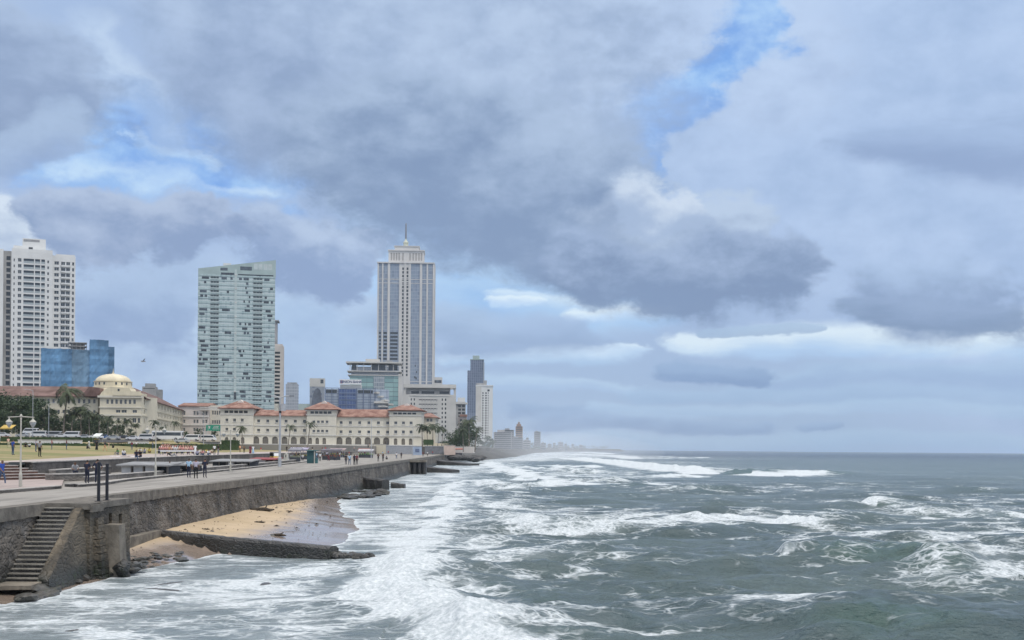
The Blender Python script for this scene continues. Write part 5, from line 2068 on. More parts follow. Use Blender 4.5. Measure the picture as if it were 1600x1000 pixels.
slab('rooftop_block', 'grey rooftop block showing over the brown roof right of the dome', 222, 243, 604, 690, 900, 14, M['concrete_wall'], [(223.5, 241)], [(606.5, 607.5)], 'dark', roofs=[('roof_room', M['roof_grey'], 226, 241, 599, 604, 1, 9), ('stair_head', M['roof_grey'], 243, 251, 608, 640, 4, 9)])


# ---- blue glass offices and the bank
def build_offices():
    B = Bld('blue_office', 'low blue glass office with white frames and a bank signboard on its roof', 'office', 508, 606, 594, 690, 900, 26, face=.6)
    blue = curtain_mat('blue_glass_skin', 3.0, 2.0, (.05, .09, .22), (.09, .14, .30), (.17, .23, .37), .1, .16, .15)
    sil = curtain_mat('silver_glass_skin', 4.1, 4.4, (.36, .42, .50), (.43, .49, .57), (.14, .18, .28), .07, .1, .2)
    B.shell('curtain_wall', sil, 508, 606, 608, 690, (), 0)
    B.box('curtain_wall', blue, 528.5, 556, 608, 690, -.8, .79)
    B.box('dark_loggia', M['glass_dark'], 509, 526, 609.5, 614.5, -.1, .09)
    B.box('dark_loggia', M['glass_dark'], 559, 582, 609.5, 614.5, -.1, .09)
    mb = MB()
    for x in (508, 518, 528.3, 540, 556.2, 567, 578, 585):
        a, b, c, d = B.rect(x, x + .9, 606.5, 640)
        mb.box(a, b, -1.1, -.805, c, d)
    for y in (606.3, 615, 624, 632):
        a, b, c, d = B.rect(508, 586, y, y + .9)
        mb.box(a, b, -1.2, -1.102, c, d)
    mb.build('frame_grid', pmat('blue_grey_frame', (.16, .20, .30), .5, .1, 1), B.root)
    mb = MB()
    for i in range(4):
        a, b, c, d = B.rect(582 + i * 5, 594 + i * 6.5, 612 + i * 6, 614.5 + i * 6)
        mb.prism([(a, 1), (b - 3, -3), (b, 1), (b, 14), (a, 14)], c, d)
    mb.build('terrace_slab', M['frame_white'], B.root)
    B.box('roof_room', M['beige_wall'], 530, 563, 600.5, 608, 6, 12)
    # the signboard on the roof
    sb = B.box('signboard', pmat('sign_white', (.78, .78, .76), .5, .04, 2), 529, 563.5, 592.5, 600.2, 4.2, .8)
    for txt, px, size, col in (('UNION BANK', 548.2, 2.62, (.035, .055, .17)),):
        cu = bpy.data.curves.new('lettering', 'FONT')
        cu.body = txt
        cu.size = size
        cu.align_x = 'CENTER'
        cu.align_y = 'CENTER'
        cu.extrude = .06
        cu.offset = .012
        cu.space_character = .93
        cu.materials.append(pmat('sign_blue', col, .5, .05, 2))
        tmp = bpy.data.objects.new('lettering_curve', cu)
        COL.objects.link(tmp)
        bpy.context.view_layer.update()
        lm = bpy.data.meshes.new_from_object(tmp.evaluated_get(bpy.context.evaluated_depsgraph_get()))
        bpy.data.objects.remove(tmp)
        o = inst(lm, 'lettering', sb, (B.X(px), 4.1, B.Z(596.3)), (R(90), 0, 0))
    mb = MB()
    a, b, c, d = B.rect(530.5, 534.2, 593.8, 598.8)
    w_ = (b - a) / 3
    mb.box(a, a + w_ * .8, 4.08, 4.19, c, d, 0)
    mb.box(a + w_ * 1.1, a + w_ * 1.9, 4.08, 4.19, c, d, 1)
    mb.box(a + w_ * 2.2, a + w_ * 3, 4.08, 4.19, c, d, 0)
    mb.build('emblem', [pmat('emblem_blue', (.03, .06, .22), .5, .05, 2), pmat('emblem_red', (.4, .05, .06), .5, .05, 2)], sb)
    # curved white roofs between
    mb = MB()
    for k, (x0, x1, y) in enumerate(((584, 606, 626), (590, 606, 632))):
        a, b = B.X(x0), B.X(x1)
        mb.front([(a, B.Z(y + 4)), (a, B.Z(y + 1)), ((a + b) / 2, B.Z(y)), (b, B.Z(y + 2.5)), (b, B.Z(y + 4))], -4 + k, 10)
    mb.build('curved_roof', M['frame_white'], B.root)
    # green glass office
    B = Bld('green_office', 'green glass office with a jutting white roof terrace below the spired tower', 'office', 545, 627, 562, 690, 1000, 30, face=.75)
    gsk = curtain_mat('green_glass_skin', 3.72, 7.2, (.25, .40, .39), (.33, .50, .48), (.10, .14, .16), .03, .13, .15, (.22, .36, .36), .25)
    B.shell('curtain_wall', gsk, 546, 624, 586, 690, (), 0)
    B.box('grey_bay', curtain_mat('grey_bay_skin', 3.72, 1.5, (.20, .24, .28), (.30, .34, .38), (.40, .44, .46), .2, .2, .2), 583, 600, 588, 690, -.6, .59)
    B.box('upper_floor', gm, 548, 622, 573, 586, 1.5, 24)
    mb = MB()
    for y, ov in ((565.5, 2.4), (579.5, 1.4), (585.6, .8)):
        a, b, c, d = B.rect(544.5, 626, y, y + 2.2 if y < 570 else y + 1.4)
        mb.box(a - ov, b + ov * .3, -ov, 26, c, d)
    mb.build('roof_slab', M['beige_wall'], B.root)
    mb = MB()
    for x in (546, 557, 567, 579, 590, 602, 613, 623):
        a, b, c, d = B.rect(x, x + 1, 567.5, 580)
        mb.box(a, b, -.9, -.4, c, d)
    mb.build('column', M['beige_wall'], B.root)
    for x0, x1 in ((549, 556), (578.5, 601), (606, 620)):
        B.box('dark_loggia', M['glass_dark'], x0, x1, 569.5, 578, 1.3, .19)
    B.box('plant_room', M['beige_wall'], 570, 592, 560.5, 565.5, 4, 10)
    B.box('plant_room', M['roof_grey'], 601, 612, 562.5, 565.5, 4, 8)
    B.box('end_wall', M['beige_wall'], 621.5, 627, 584, 690, -.5, 28)


build_offices()


# ---- tower with the spire
def build_spire():
    B = Bld('spired_tower', 'tallest tower, grey glass between pale piers with a stepped crown and spire', 'tower', 588, 676, 345, 690, 1360, 40, face=.55)
    s = B.s
    skin = curtain_mat('tower_glass_skin', 3.9, 2.6, (.24, .29, .37), (.28, .335, .41), (.31, .36, .43), .08, .12, .15, (.22, .265, .34), .2)
    stone = pmat('tower_stone', (.60, .59, .57), .7, .08, .03, streak=.12)
    B.shell('glass_wall', skin, 589, 675.5, 412, 690, (), 0, 38)
    for x0, x1 in ((588, 590.2), (595, 597.2), (604, 607.6), (621.8, 625), (637, 640), (654, 657.6), (664.4, 666.8), (674.2, 676.6)):
        B.box('pier', stone, x0, x1, 411, 690, -.9, 1.3)
    # window core in the middle
    ro = rows(418, 5.72, 30, 3.9)
    holes = grid(B, [(626.4, 629), (633.2, 636)], ro)
    a, b, z0, z1 = B.rect(625, 637, 412, 690)
    mb = MB()
    facade(mb, a, b, z0, z1, holes, -.5, .45)
    mb.build('core_wall', stone, B.root)
    B.windows(holes, WM['dark'], -.5, .44, 'window', 60)
    B.box('pier', stone, 629.8, 632.4, 410, 690, -1.4, .88)
    # right flank
    mb = MB()
    for i in range(5):
        y = 4 + i * 8
        mb.box(B.b + .15, B.b + 1.2, y - .8, y + .8, 0, B.Z(411))
    mb.build('flank_pier', stone, B.root)
    # storey bands
    mb = MB()
    for y in (436.5, 442.5, 596):
        a2, b2, c, d = B.rect(590, 674.4, y - .5, y + .5)
        mb.box(a2, b2, -.35, -.003, c, d)
    mb.build('band', stone, B.root)
    # darker open floors low on the left
    rg = random.Random(3)
    for i in range(8):
        y0 = 519 + i * 5.75
        for xa, xb in ((590.8, 594.5), (597.6, 603.6), (607.8, 620.5)):
            h = B.rect(xa + rg.uniform(0, .8), xb - rg.uniform(0, .6), y0, y0 + 3.4)
            inst(WM['dark'], 'balcony', B.root, ((h[0] + h[1]) / 2, -.06, h[2]), None, (h[1] - h[0], 1, h[3] - h[2]))
    for i in range(6):
        x = rg.uniform(641, 650)
        y0 = 566 + rg.uniform(0, 24)
        h = B.rect(x, x + 1.6, y0, y0 + 3)
        inst(WM['dark'], 'balcony', B.root, ((h[0] + h[1]) / 2, -.06 - .004 * i, h[2]), None, (h[1] - h[0], 1, h[3] - h[2]))
    # crown
    B.box('cornice', stone, 587.3, 676.8, 409.8, 411.6, -1.6, 42)
    mb = MB()
    a, b, z0, z1 = B.rect(604.5, 660, 391, 410)
    hs = [B.rect(x, x + 2.2, 394, 406) for x in (608, 612, 616, 620, 626, 637, 642, 646.5, 651, 655)]
    facade(mb, a, b, z0, z1, hs, 5, .5)
    mb.box(a, b, 5.52, 34, z0, z1)
    mb.build('crown_tier', stone, B.root)
    B.windows(hs, win_mesh('crown_slot', pmat('crown_slot', (.36, .35, .34), .6, .1, 1)), 5, .48, 'crown_slot')
    B.box('crown_ledge', stone, 603.6, 661, 389.4, 391, 4, 31)
    B.box('crown_tier', stone, 614, 652, 383.6, 389.4, 7, 24)
    B.box('crown_ledge', stone, 613, 653, 382.4, 383.7, 6.4, 25.4)
    B.box('balcony_box', stone, 628, 634, 401, 411, 3.4, 1.5)
    mb = MB()
    r = lambda px: px * s
    cxx = B.X(633) + .0 - 2.3 * s
    mb.xf = Matrix.Translation((cxx, 19, 0))
    mb.lathe([(r(5.5), B.Z(382.6)), (r(5.5), B.Z(381)), (r(4.2), B.Z(380.4)), (r(3.5), B.Z(377)), (r(4.2), B.Z(376.4)), (r(4), B.Z(374)), (r(2.6), B.Z(372.5)), (r(1.2), B.Z(370)), (r(.8), B.Z(368))], n=10)
    mb.build('lantern', pmat('lantern_copper', (.50, .52, .42), .6, .15, .3), B.root)
    mb = MB()
    mb.xf = Matrix.Translation((cxx, 19, 0))
    mb.lathe([(r(1.35), B.Z(368.2)), (r(1.15), B.Z(355)), (r(.9), B.Z(344.5)), (.02, B.Z(343.5))], n=8)
    mb.lathe([(.1, B.Z(346.5)), (r(1.0), B.Z(345.6)), (.1, B.Z(344.7))], n=8)
    mb.build('spire', pmat('spire_metal', (.22, .23, .25), .5, .1, .3), B.root)
    B.box('podium', stone, 676.8, 690, 588.5, 690, 4, 26)
    B.box('podium_band', M['glass_mid'], 678, 689, 593, 597.5, 3.9, .09)


build_spire()


# ---- beige hotel block with the open roof frame
def build_beige():
    B = Bld('beige_hotel', 'beige hotel block with an open roof frame, right behind the red roofed hotel', 'hotel', 628, 712, 598, 690, 880, 24, face=.8)
    xs = [(641.3, 643.2), (646, 648), (689.6, 691.6), (694.6, 696.8)]
    ho = grid(B, xs, rows(622.5, 6.9, 9, 3.6))
    mid = grid(B, [(654, 683)], [(624 + i * 6.9, 625.4 + i * 6.9) for i in range(9)])
    top = grid(B, [(641, 654), (658, 678), (685, 701)], [(612, 616)])
    B.shell('wall', M['beige_wall'], 628, 712, 616.5, 690, ho + mid, 0)
    B.windows(ho, WM['dark'], 0)
    B.windows(mid, WM['dark'], 0, .35, 'window_band')
    mb = MB()
    for i in range(9):
        for x in (658.5, 663, 667.5, 672, 676.5, 681):
            a, b, c, d = B.rect(x, x + 1.4, 623.6 + i * 6.9, 627 + i * 6.9)
            mb.box(a, b, -.15, .02, c, d)
    mb.build('balcony_bars', M['concrete_wall'], B.root, kind='stuff')
    B.shell('roof_floor', M['concrete_wall'], 634, 703, 606, 616.4, grid(B, [(642, 654), (658, 678), (686, 701)], [(611, 615)]), 2, 18)
    B.windows(grid(B, [(642, 654), (658, 678), (686, 701)], [(611, 615)]), WM['dark'], 2)
    mb = MB()
    a, b, c, d = B.rect(630, 712, 600.5, 606)
    mb.box(a, b, -1, 3, c, d)
    mb.box(a, b, 18, 22, c, d)
    for x in (630, 708.5):
        p, q, c, d = B.rect(x, x + 3.4, 606.01, 616.5)
        mb.box(p, q, 0, 3, c, d)
        mb.box(p, q, 18, 21, c, d)
    a, b, c, d = B.rect(708.5, 712, 600.5, 606)
    mb.box(a, b, 3.01, 17.99, c, d)
    mb.build('roof_frame', M['beige_wall'], B.root)
    B.box('parapet', M['frame_white'], 640, 702, 617.3, 618.6, -.4, .39)


build_beige()
slab('grey_block', 'narrow grey block with dark balconies squeezed beside the beige hotel', 712, 727, 628, 690, 930, 14, M['concrete_wall'], [(715.5, 720), (721.5, 726)], rows(633, 5.4, 8, 3.2), 'dark', limit=30,
     roofs=[('roof_room', M['white_wall'], 714.5, 726, 621, 628, 2, 8), ('roof_slab', M['frame_white'], 711.5, 730, 629, 631, -1.2, 15)])
slab('red_roofed_block', 'small brownish block with a red roof sheet below the dark blue tower', 715.5, 729, 651, 692, 800, 12, pmat('brown_render', (.30, .27, .26), .9, .2, .2, streak=.4), [(718, 722), (724, 727.5)], rows(655, 6, 6, 3.2), 'dark',
     roofs=[('roof', M['red_tiles'], 718, 729.5, 647.5, 651, -.6, 12)])
bsk = curtain_mat('dark_blue_skin', 4.0, 3.2, (.10, .135, .20), (.14, .175, .25), (.19, .225, .30), .22, .1, .2)
B = slab('blue_tower', 'dark blue glass skyscraper with a greenish cap, tallest on the right', 729.5, 755, 579, 690, 1900, 40, bsk, cat='tower')
B.box('upper_shaft', bsk, 734, 755, 562, 578.9, 4, 34)
B.box('cap', pmat('greenish_cap', (.36, .44, .42), .5, .1, .05), 737.5, 748, 555, 561.9, 8, 24)
B.box('cap_rim', pmat('cap_rim', (.25, .33, .31), .5, .1, .05), 733.5, 755.4, 561, 562.2, 3.5, 35)
B.box('side_fin', pmat('pale_fin', (.30, .34, .40), .4, .1, .05), 754, 756, 566, 690, -.8, 38)
B = slab('white_tower', 'slim white hotel tower in front of the dark blue skyscraper', 743, 769.5, 603, 690, 1250, 22, M['white_wall'], [(753, 755), (757.6, 760), (761.8, 762.8)], rows(613, 3.9, 19, 2.2), 'dark', 0, .4, 57, 3, cat='tower',
         roofs=[('roof_room', M['concrete_wall'], 743.5, 759.5, 598.5, 603, 3, 12), ('roof_room', M['concrete_wall'], 755, 760, 594, 598.5, 5, 8), ('cornice', M['white_wall'], 742.6, 770, 601.8, 603.6, -.6, 23)])
B.box('corner_strip', M['beige_wall'], 743, 751.5, 604, 690, -.6, .58)
B.box('sign_panel', M['glass_dark'], 761, 764.5, 608.5, 611.5, -.12, .1)
B.box('podium', M['white_wall'], 729, 753, 660, 700, -6, 5)
for y in (662.5, 668, 673.5):
    B.box('podium_window', M['glass_mid'], 730, 741, y, y + 2.6, -6.1, .09)


# ---- the far shore
def far_block(x0, x1, yt, yb, Y, mat, label, name='distant_block', parts=()):
    B = Bld(name, label, 'building', x0, x1, yt, yb, Y, (x1 - x0) * Y / F * .8)
    mb = MB()
    a, b = B.a, B.b
    mb.box(a, b, 0, B.dep, 0, B.h)
    B.b = b
    mb.box(a + (b - a) * .2, a + (b - a) * .6, B.dep * .2, B.dep * .7, B.h + .01, B.h + (b - a) * .12)
    mb.build('wall', mat, B.root)
    mw = MB()
    nf = max(2, int((yb - yt) / 3.0))
    for i in range(nf):
        z = B.h * (i + .35) / nf
        mw.box(a + (b - a) * .06, b - (b - a) * .06, -.35, -.02, z, z + B.h / nf * .45)
    mw.build('window_bands', M['glass_mid'], B.root)
    for (nm, m_, p, q, y0, y1) in parts:
        B.box(nm, m_, p, q, y0, y1, B.dep * .15, B.dep * .7)
    return B


tan = pmat('tan_render', (.36, .25, .19), .85, .15, .05)
gr1 = pmat('far_grey', (.30, .31, .33), .85, .15, .03)
gr2 = pmat('far_pale', (.42, .42, .43), .85, .15, .03)
far_block(805.5, 816.5, 666, 692, 1800, tan, 'tan far tower with a stepped pointed top by the misty shore', 'distant_tower', [('upper_tier', tan, 807, 814, 662.5, 666), ('lantern', tan, 809, 812, 659.5, 662.5), ('spike', gr1, 810.2, 810.9, 656.5, 659.5)])
far_block(834.5, 844.5, 674.5, 697, 2200, gr1, 'grey far tower standing alone right of the tan tower', 'distant_tower')
far_block(771, 800, 675, 702, 1250, gr2, 'pale low block nearest on the misty shore, right of the white tower')
far_block(785, 803, 671.5, 702, 1400, gr1, 'grey stepped block behind the pale low block on the misty shore')
far_block(799, 817, 684, 702, 1700, gr1, 'low grey block at the foot of the tan tower')
far_block(817, 829, 688, 702, 1900, gr2, 'pale low block between the two far towers')
far_block(822, 826, 684, 702, 2050, gr1, 'thin grey block between the two far towers')
far_block(845, 853, 692, 703, 2600, gr1, 'small grey block just right of the lone far tower')
for i, (x0, x1, yt) in enumerate([(856, 862, 693.5), (864, 868, 692), (872, 880, 691), (882, 886, 693.5), (893, 897, 694), (905, 911, 695.5)]):
    far_block(x0, x1, yt, 704, 3600 + i * 150, gr1 if i % 2 else gr2, 'tiny far block on the hazy shoreline, %s from the tan tower' % ['first', 'second', 'third', 'fourth', 'fifth', 'sixth'][i], 'distant_block')

# ---------------------------------------------------------------- trees
def leaf_mat(name, c1, c2):
    mt = bpy.data.materials.new(name)
    mt.use_nodes = True
    N = NB(mt.node_tree)
    b = mt.node_tree.nodes['Principled BSDF']
    p = N.new('ShaderNodeNewGeometry').outputs['Position']
    n1, _ = N.noise(p, .35, 4, .6)
    n2, _ = N.noise(p, 2.4, 2, .6)
    c = N.mix(N.rng(N.m('ADD', N.m('MULTIPLY', n1, .7), N.m('MULTIPLY', n2, .3)), .36, .64), c1, c2)
    N.put(b.inputs['Base Color'], c)
    b.inputs['Roughness'].default_value = .6
    b.inputs['Specular IOR Level'].default_value = .25
    return mt


M['leaf'] = leaf_mat('broad_leaves', (.030, .055, .030), (.075, .108, .056))
M['palm'] = leaf_mat('palm_leaves', (.034, .052, .030), (.095, .118, .065))
M['hedge'] = leaf_mat('hedge_leaves', (.030, .055, .022), (.060, .095, .038))
M['bark'] = pmat('palm_bark', (.22, .19, .16), .9, .3, 2)
M['bark2'] = pmat('tree_bark', (.10, .08, .065), .9, .3, 2)


def leaf_cloud(mb, centres, n, size, rg, spread):
    vs, fs = [], []
    for (cx, cy, cz, cr) in centres:
        for _ in range(n):
            d = Vector((rg.gauss(0, 1), rg.gauss(0, 1), rg.gauss(0, .8)))
            d = d.normalized() * cr * (rg.random() ** .45)
            p = Vector((cx, cy, cz)) + d
            u = Vector((rg.uniform(-1, 1), rg.uniform(-1, 1), rg.uniform(-.6, .6))).normalized()
            w = u.cross(Vector((rg.uniform(-1, 1), rg.uniform(-1, 1), rg.uniform(-1, 1)))).normalized()
            s_ = size * rg.uniform(.6, 1.3)
            k = len(vs)
            vs += [p - u * s_, p + w * s_ * .5, p + u * s_, p - w * s_ * .5]
            fs.append((k, k + 1, k + 2, k + 3))
    mb.add(vs, fs)


def broadleaf_proto(seed, h, w, name, label):
    rg = random.Random(seed)
    t = thing(name, label, 'tree')
    mb = MB()
    mb.tube([(0, 0, -.6), (.1, 0, h * .2), (.15, .1, h * .4)], [.35, .28, .22], 8)
    tips = []
    for i in range(6):
        a = i * 1.05 + rg.uniform(-.3, .3)
        e = Vector((math.cos(a) * w * .32, math.sin(a) * w * .32, h * rg.uniform(.55, .8)))
        mb.tube([(.12, .05, h * (.24 + .03 * i)), tuple(e * .55 + Vector((0, 0, h * .16))), tuple(e)], [.16, .11, .04], 6)
        tips.append(e)
    mb.build('trunk', M['bark2'], t)
    cs = []
    for i in range(46):
        a, r = rg.uniform(0, 6.28), math.sqrt(rg.random()) * w * .5
        z = h * rg.uniform(.2, .92)
        k = 1 - max(0, (z / h - .6)) * 1.2
        cs.append((math.cos(a) * r * k, math.sin(a) * r * k, z, w * rg.uniform(.09, .16)))
    mb = MB()
    leaf_cloud(mb, cs, 62, .38, rg, 1)
    mb.build('crown', M['leaf'], t)
    return t


def palm_proto(seed, h, label, lean=.6, wind=.5, fl=3.3, nf=20, name='palm_tree'):
    rg = random.Random(seed)
    t = thing(name, label, 'palm')
    mb = MB()
    top = Vector((lean, .2 * lean, h))
    pts = [Vector((0, 0, -.6)), Vector((lean * .15, 0, h * .3)), Vector((lean * .5, .08 * lean, h * .65)), top]
    mb.tube(pts, [.26, .19, .16, .14], 8)
    mb.build('trunk', M['bark'], t)
    mb = MB()
    for i in range(nf):
        a = 6.283 * i / nf + rg.uniform(-.2, .2)
        up = rg.uniform(-.45, .95)
        L = fl * rg.uniform(.8, 1.1)
        d = Vector((math.cos(a), math.sin(a), 0))
        prev = top.copy()
        v = (d * math.cos(up) + Vector((0, 0, math.sin(up)))).normalized()
        n_ = 7
        vs, fs = [], []
        for k in range(n_):
            v = (v + Vector((wind * .16, 0, -.20 - .05 * k * .6))).normalized()
            nx = prev + v * L / n_
            side = v.cross(Vector((0, 0, 1)))
            if side.length < 1e-3:
                side = Vector((1, 0, 0))
            side.normalize()
            for sg in (-1, 1):
                for q in range(2):
                    b0 = prev + (nx - prev) * (.5 * q)
                    ll = L * .27 * math.sin(math.pi * (.16 + .78 * (k + q * .5) / n_)) * rg.uniform(.8, 1.15)
                    tip = b0 + (side * sg * .8 + v * .65 + Vector((wind * .25, 0, -.42))).normalized() * ll
                    wv = (nx - prev) * .44
                    c = len(vs)
                    vs += [b0, b0 + wv, tip]
                    fs.append((c, c + 1, c + 2))
            c = len(vs)
            vs += [prev - side * .035, prev + side * .035, nx + side * .025, nx - side * .025]
            fs.append((c, c + 1, c + 2, c + 3))
            prev = nx
        mb.add(vs, fs)
    mb.build('crown', M['palm'], t)
    return t


def place(proto, used, px, py, Y, label, rz=0.0, scale=1.0, z=None):
    p = P(px, py, Y)
    if proto.name not in used:
        used.add(proto.name)
        proto.location = p
        proto.rotation_euler = (0, 0, rz)
        proto.scale = (scale,) * 3
        proto['label'] = label
        return proto
    return dup(proto, p, rz, label, scale)


used = set()
bl = [broadleaf_proto(i, 13 + i, 10 + i, 'broadleaf_tree', 'tree') for i in range(3)]
GT = 'broadleaf trees behind the lawn'
for i, (px, top, Y, k, lab) in enumerate([
        (-8, 614, 420, 0, 'dark broadleaf tree cut by the left picture edge below the white tower'), (12, 622, 412, 1, 'dark bushy tree behind the first lamp post'),
        (30, 612, 425, 2, 'tall dark tree behind the right lantern of the first lamp post'), (52, 622, 415, 0, 'dark tree right under the brown roof, beside the tall street light'),
        (70, 634, 410, 1, 'lower dark tree just left of the tallest palm'), (122, 634, 430, 2, 'dark tree between the tallest palm and the dome'),
        (146, 646, 428, 0, 'dark tree below the left shoulder of the dome'), (84, 648, 405, 2, 'bushy low tree around the foot of the tallest palm'), (172, 655, 432, 1, 'low dark tree under the dome'),
        (-20, 606, 440, 2, 'tall dark tree mostly outside the left picture edge'), (2, 640, 398, 1, 'low dark tree behind the yellow stall'), (40, 640, 396, 0, 'low dark tree between the two street lights'),
        (60, 618, 432, 1, 'tall dark tree behind the shorter street light'), (108, 646, 418, 1, 'dark tree filling the gap right of the tallest palm'), (134, 652, 415, 0, 'low dark tree among the palms left of the dome'),
        (160, 656, 420, 2, 'low dark tree among the palms under the dome'), (188, 662, 425, 0, 'low dark tree right under the dome'), (205, 668, 428, 1, 'low dark tree at the right end of the palm row'), (226, 672, 430, 2, 'small dark tree behind the second lamp post'),
        (310, 668, 470, 1, 'small green tree left of the green road sign'), (334, 672, 470, 0, 'small green tree under the green road sign'), (290, 672, 480, 2, 'small green tree in front of the pinkish block')]):
    pr = bl[k]
    hh = (687 - top) * Y / F / (13 + k)
    o = place(pr, used, px, 688, Y, lab, i * 1.3, hh)
    o['group'] = GT
pal = [palm_proto(11, 11, 'p', .9, .9, 4.6, 40), palm_proto(12, 9, 'p', -.5, .6, 4.2, 34), palm_proto(13, 9.5, 'p', 1.3, 1.3, 3.6, 22)]
GP = 'palms along the road and hotel'
for i, (px, top, base, Y, k, lab) in enumerate([
        (99, 601, 685, 400, 0, 'tallest coconut palm, in front of the brown roof left of the dome'), (112, 640, 685, 400, 1, 'ragged palm directly right of the tallest palm'),
        (127, 632, 685, 402, 0, 'tall palm halfway between the tallest palm and the dome'), (140, 640, 685, 398, 1, 'palm with drooping fronds below the left shoulder of the dome'),
        (155, 644, 686, 400, 0, 'palm directly under the dome'), (168, 648, 686, 396, 1, 'palm right of the one under the dome'), (181, 654, 686, 400, 2, 'windblown palm below the central windows of the domed building'),
        (198, 652, 687, 398, 1, 'palm in front of the right end of the domed building centre'), (213, 660, 687, 402, 0, 'shorter palm beside the second lamp post'),
        (243, 655, 688, 405, 1, 'palm behind the second lamp post'), (270, 656, 688, 410, 2, 'windblown palm where the domed building meets the pinkish block'), (256, 664, 688, 415, 0, 'low palm behind the crowd in pink'),
        (379, 664, 698, 330, 1, 'bushy palm in front of the left hotel pavilion'), (450, 661, 700, 480, 2, 'thin palm in front of the hotel arcade near the tall grey pole'), (481, 656, 698, 470, 2, 'windblown palm in front of the middle hotel pavilion'),
        (660, 661, 697, 585, 1, 'slim palm at the right hotel corner'), (668, 665, 697, 580, 0, 'second palm of the clump at the right hotel corner, low crown'), (676, 660, 697, 588, 1, 'tallest palm of the clump at the right hotel corner'),
        (684, 664, 697, 582, 0, 'right palm of the clump beside the hotel'), (690, 668, 697, 590, 2, 'outermost small windblown palm of the hotel clump'),
        (733, 652, 703, 600, 0, 'palm rising above the dark seaside tree'), (724, 668, 704, 590, 1, 'leaning palm on the left flank of the dark seaside tree'), (742, 664, 704, 610, 2, 'windblown palm at the seaward side of the dark tree')]):
    pr = pal[k]
    hh = (base - top) * Y / F / ([11, 9, 9.5][k] + 1.4)
    o = place(pr, used, px, base, Y, lab, (i * 2.1) % 6.28 if k < 2 else .3 * (i % 3), hh)
    o['group'] = GP
bt = broadleaf_proto(9, 12, 15, 'seaside_tree', 'big dark tree leaning over the end of the promenade')
place(bt, used, 727, 706, 620, 'big dark tree leaning over the end of the promenade beside the sea', .4, 1.2)
bt2 = dup(bt, P(712, 706, 605), 2.0, 'smaller dark tree at the end of the promenade, next to the pink cabin', .8)

# hedges
def hedge(x0, x1, y0, y1, Y, dep, label, seed):
    a, b = P(x0, y1, Y), P(x1, y1, Y)
    h = (y1 - y0) * Y / F
    rg = random.Random(seed)
    mb = MB()
    L = b.x - a.x
    vs, fs = [], []
    n = int(L * dep * h * 5) + 600
    for _ in range(min(n, 9000)):
        p = Vector((rg.uniform(0, L), rg.uniform(0, dep), h * (1 - rg.random() ** 1.6) * rg.uniform(.92, 1.06)))
        u = Vector((rg.uniform(-1, 1), rg.uniform(-1, 1), rg.uniform(-1, 1))).normalized() * .22
        w = u.cross(Vector((rg.uniform(-1, 1), rg.uniform(-1, 1), 1))).normalized() * .13
        k = len(vs)
        vs += [p - u, p + w, p + u, p - w]
        fs.append((k, k + 1, k + 2, k + 3))
    mb.add(vs, fs)
    mb.box(.1, L - .1, .12, dep - .12, -.8, h * .9)
    o = mb.build('hedge', M['hedge'], loc=(a.x, a.y, a.z))
    tag(o, label, 'hedge')


hedge(-60, 152, 691, 697.5, 298, 1.6, 'long clipped hedge along the far side of the lawn on the left', 1)
hedge(150, 345, 692.5, 698, 312, 1.6, 'long clipped hedge behind the crowd on the lawn', 2)
hedge(345, 372, 688, 698.5, 318, 2.5, 'thick bush at the left foot of the hotel', 3)
hedge(0, 150, 682.5, 686, 345, 1.2, 'upper hedge along the parked cars on the left', 4)
hedge(661, 677, 687, 692.5, 572, 4, 'round hedge on the hotel terrace beside the palms', 5)


def wall_panel(name, x0, x1, y0, y1, Y, dep, mat, label, cat, posts=0, ribs=0):
    a, b = P(x0, y1, Y), P(x1, y1, Y)
    h = (y1 - y0) * Y / F
    t = thing(name, label, cat, ((a.x + b.x) / 2, Y, a.z))
    w = (b.x - a.x) / 2
    mb = MB()
    if ribs:
        n = ribs
        for i in range(n):
            xa = -w + 2 * w * i / n
            mb.prism([(xa, 0), (xa + w / n, -.12), (xa + 2 * w / n, 0), (xa + 2 * w / n, dep), (xa, dep)], -.5, h)
    else:
        mb.box(-w, w, 0, dep, -.5, h)
    mb.build('panel', mat, t)
    mb = MB()
    mb.box(-w - .08, w + .08, -.1 if not ribs else -.16, dep + .1, h + .002, h + .16)
    mb.build('cap', M['kerb'] if not ribs else M['grey_paint'], t)
    return t


wall_panel('low_wall', 28, 128, 687.5, 691, 318, .3, M['white_panel'], 'low pale wall behind the hedge on the left', 'wall')
wall_panel('low_wall', 200, 232, 690, 693, 325, .3, M['white_panel'], 'short pale wall behind the cyclists and palms', 'wall')
cream = M['cream_wall']
wall_panel('hoarding_wall', 585, 603, 694.5, 707, 556, .5, cream, 'blank cream wall panel in front of the hotel arcade', 'wall')
wall_panel('corrugated_fence', 603, 645, 696.5, 707.5, 552, .3, M['grey_paint'], 'grey corrugated fence in front of the right hotel wing', 'fence', ribs=46)
wall_panel('shutter_row', 664, 693, 697.5, 707.5, 556, .5, pmat('grey_shutter', (.22, .23, .25), .7, .2, .6), 'grey shutters under the hotel terrace', 'shutters', ribs=30)
wall_panel('pink_cabin', 694, 711, 696, 709, 548, 4, pmat('pink_wall', (.60, .47, .40), .8, .1, .4), 'pale pink cabin at the end of the promenade', 'cabin')
t = wall_panel('poster_board', 645, 659, 697.5, 710, 520, .3, pmat('board_grey', (.34, .42, .55), .6, .15, .5), 'upright blue grey poster board on the promenade', 'board')
mb = MB()
mb.box(-.9, .9, -.04, -.01, .9, 2.4)
mb.build('picture_patch', pmat('board_dark', (.12, .16, .26), .6, .3, 1.4), t)
wall_panel('long_counter', 500, 585, 707, 711, 470, .8, M['kerb'], 'long pale counter wall behind the crowd in front of the hotel', 'wall')


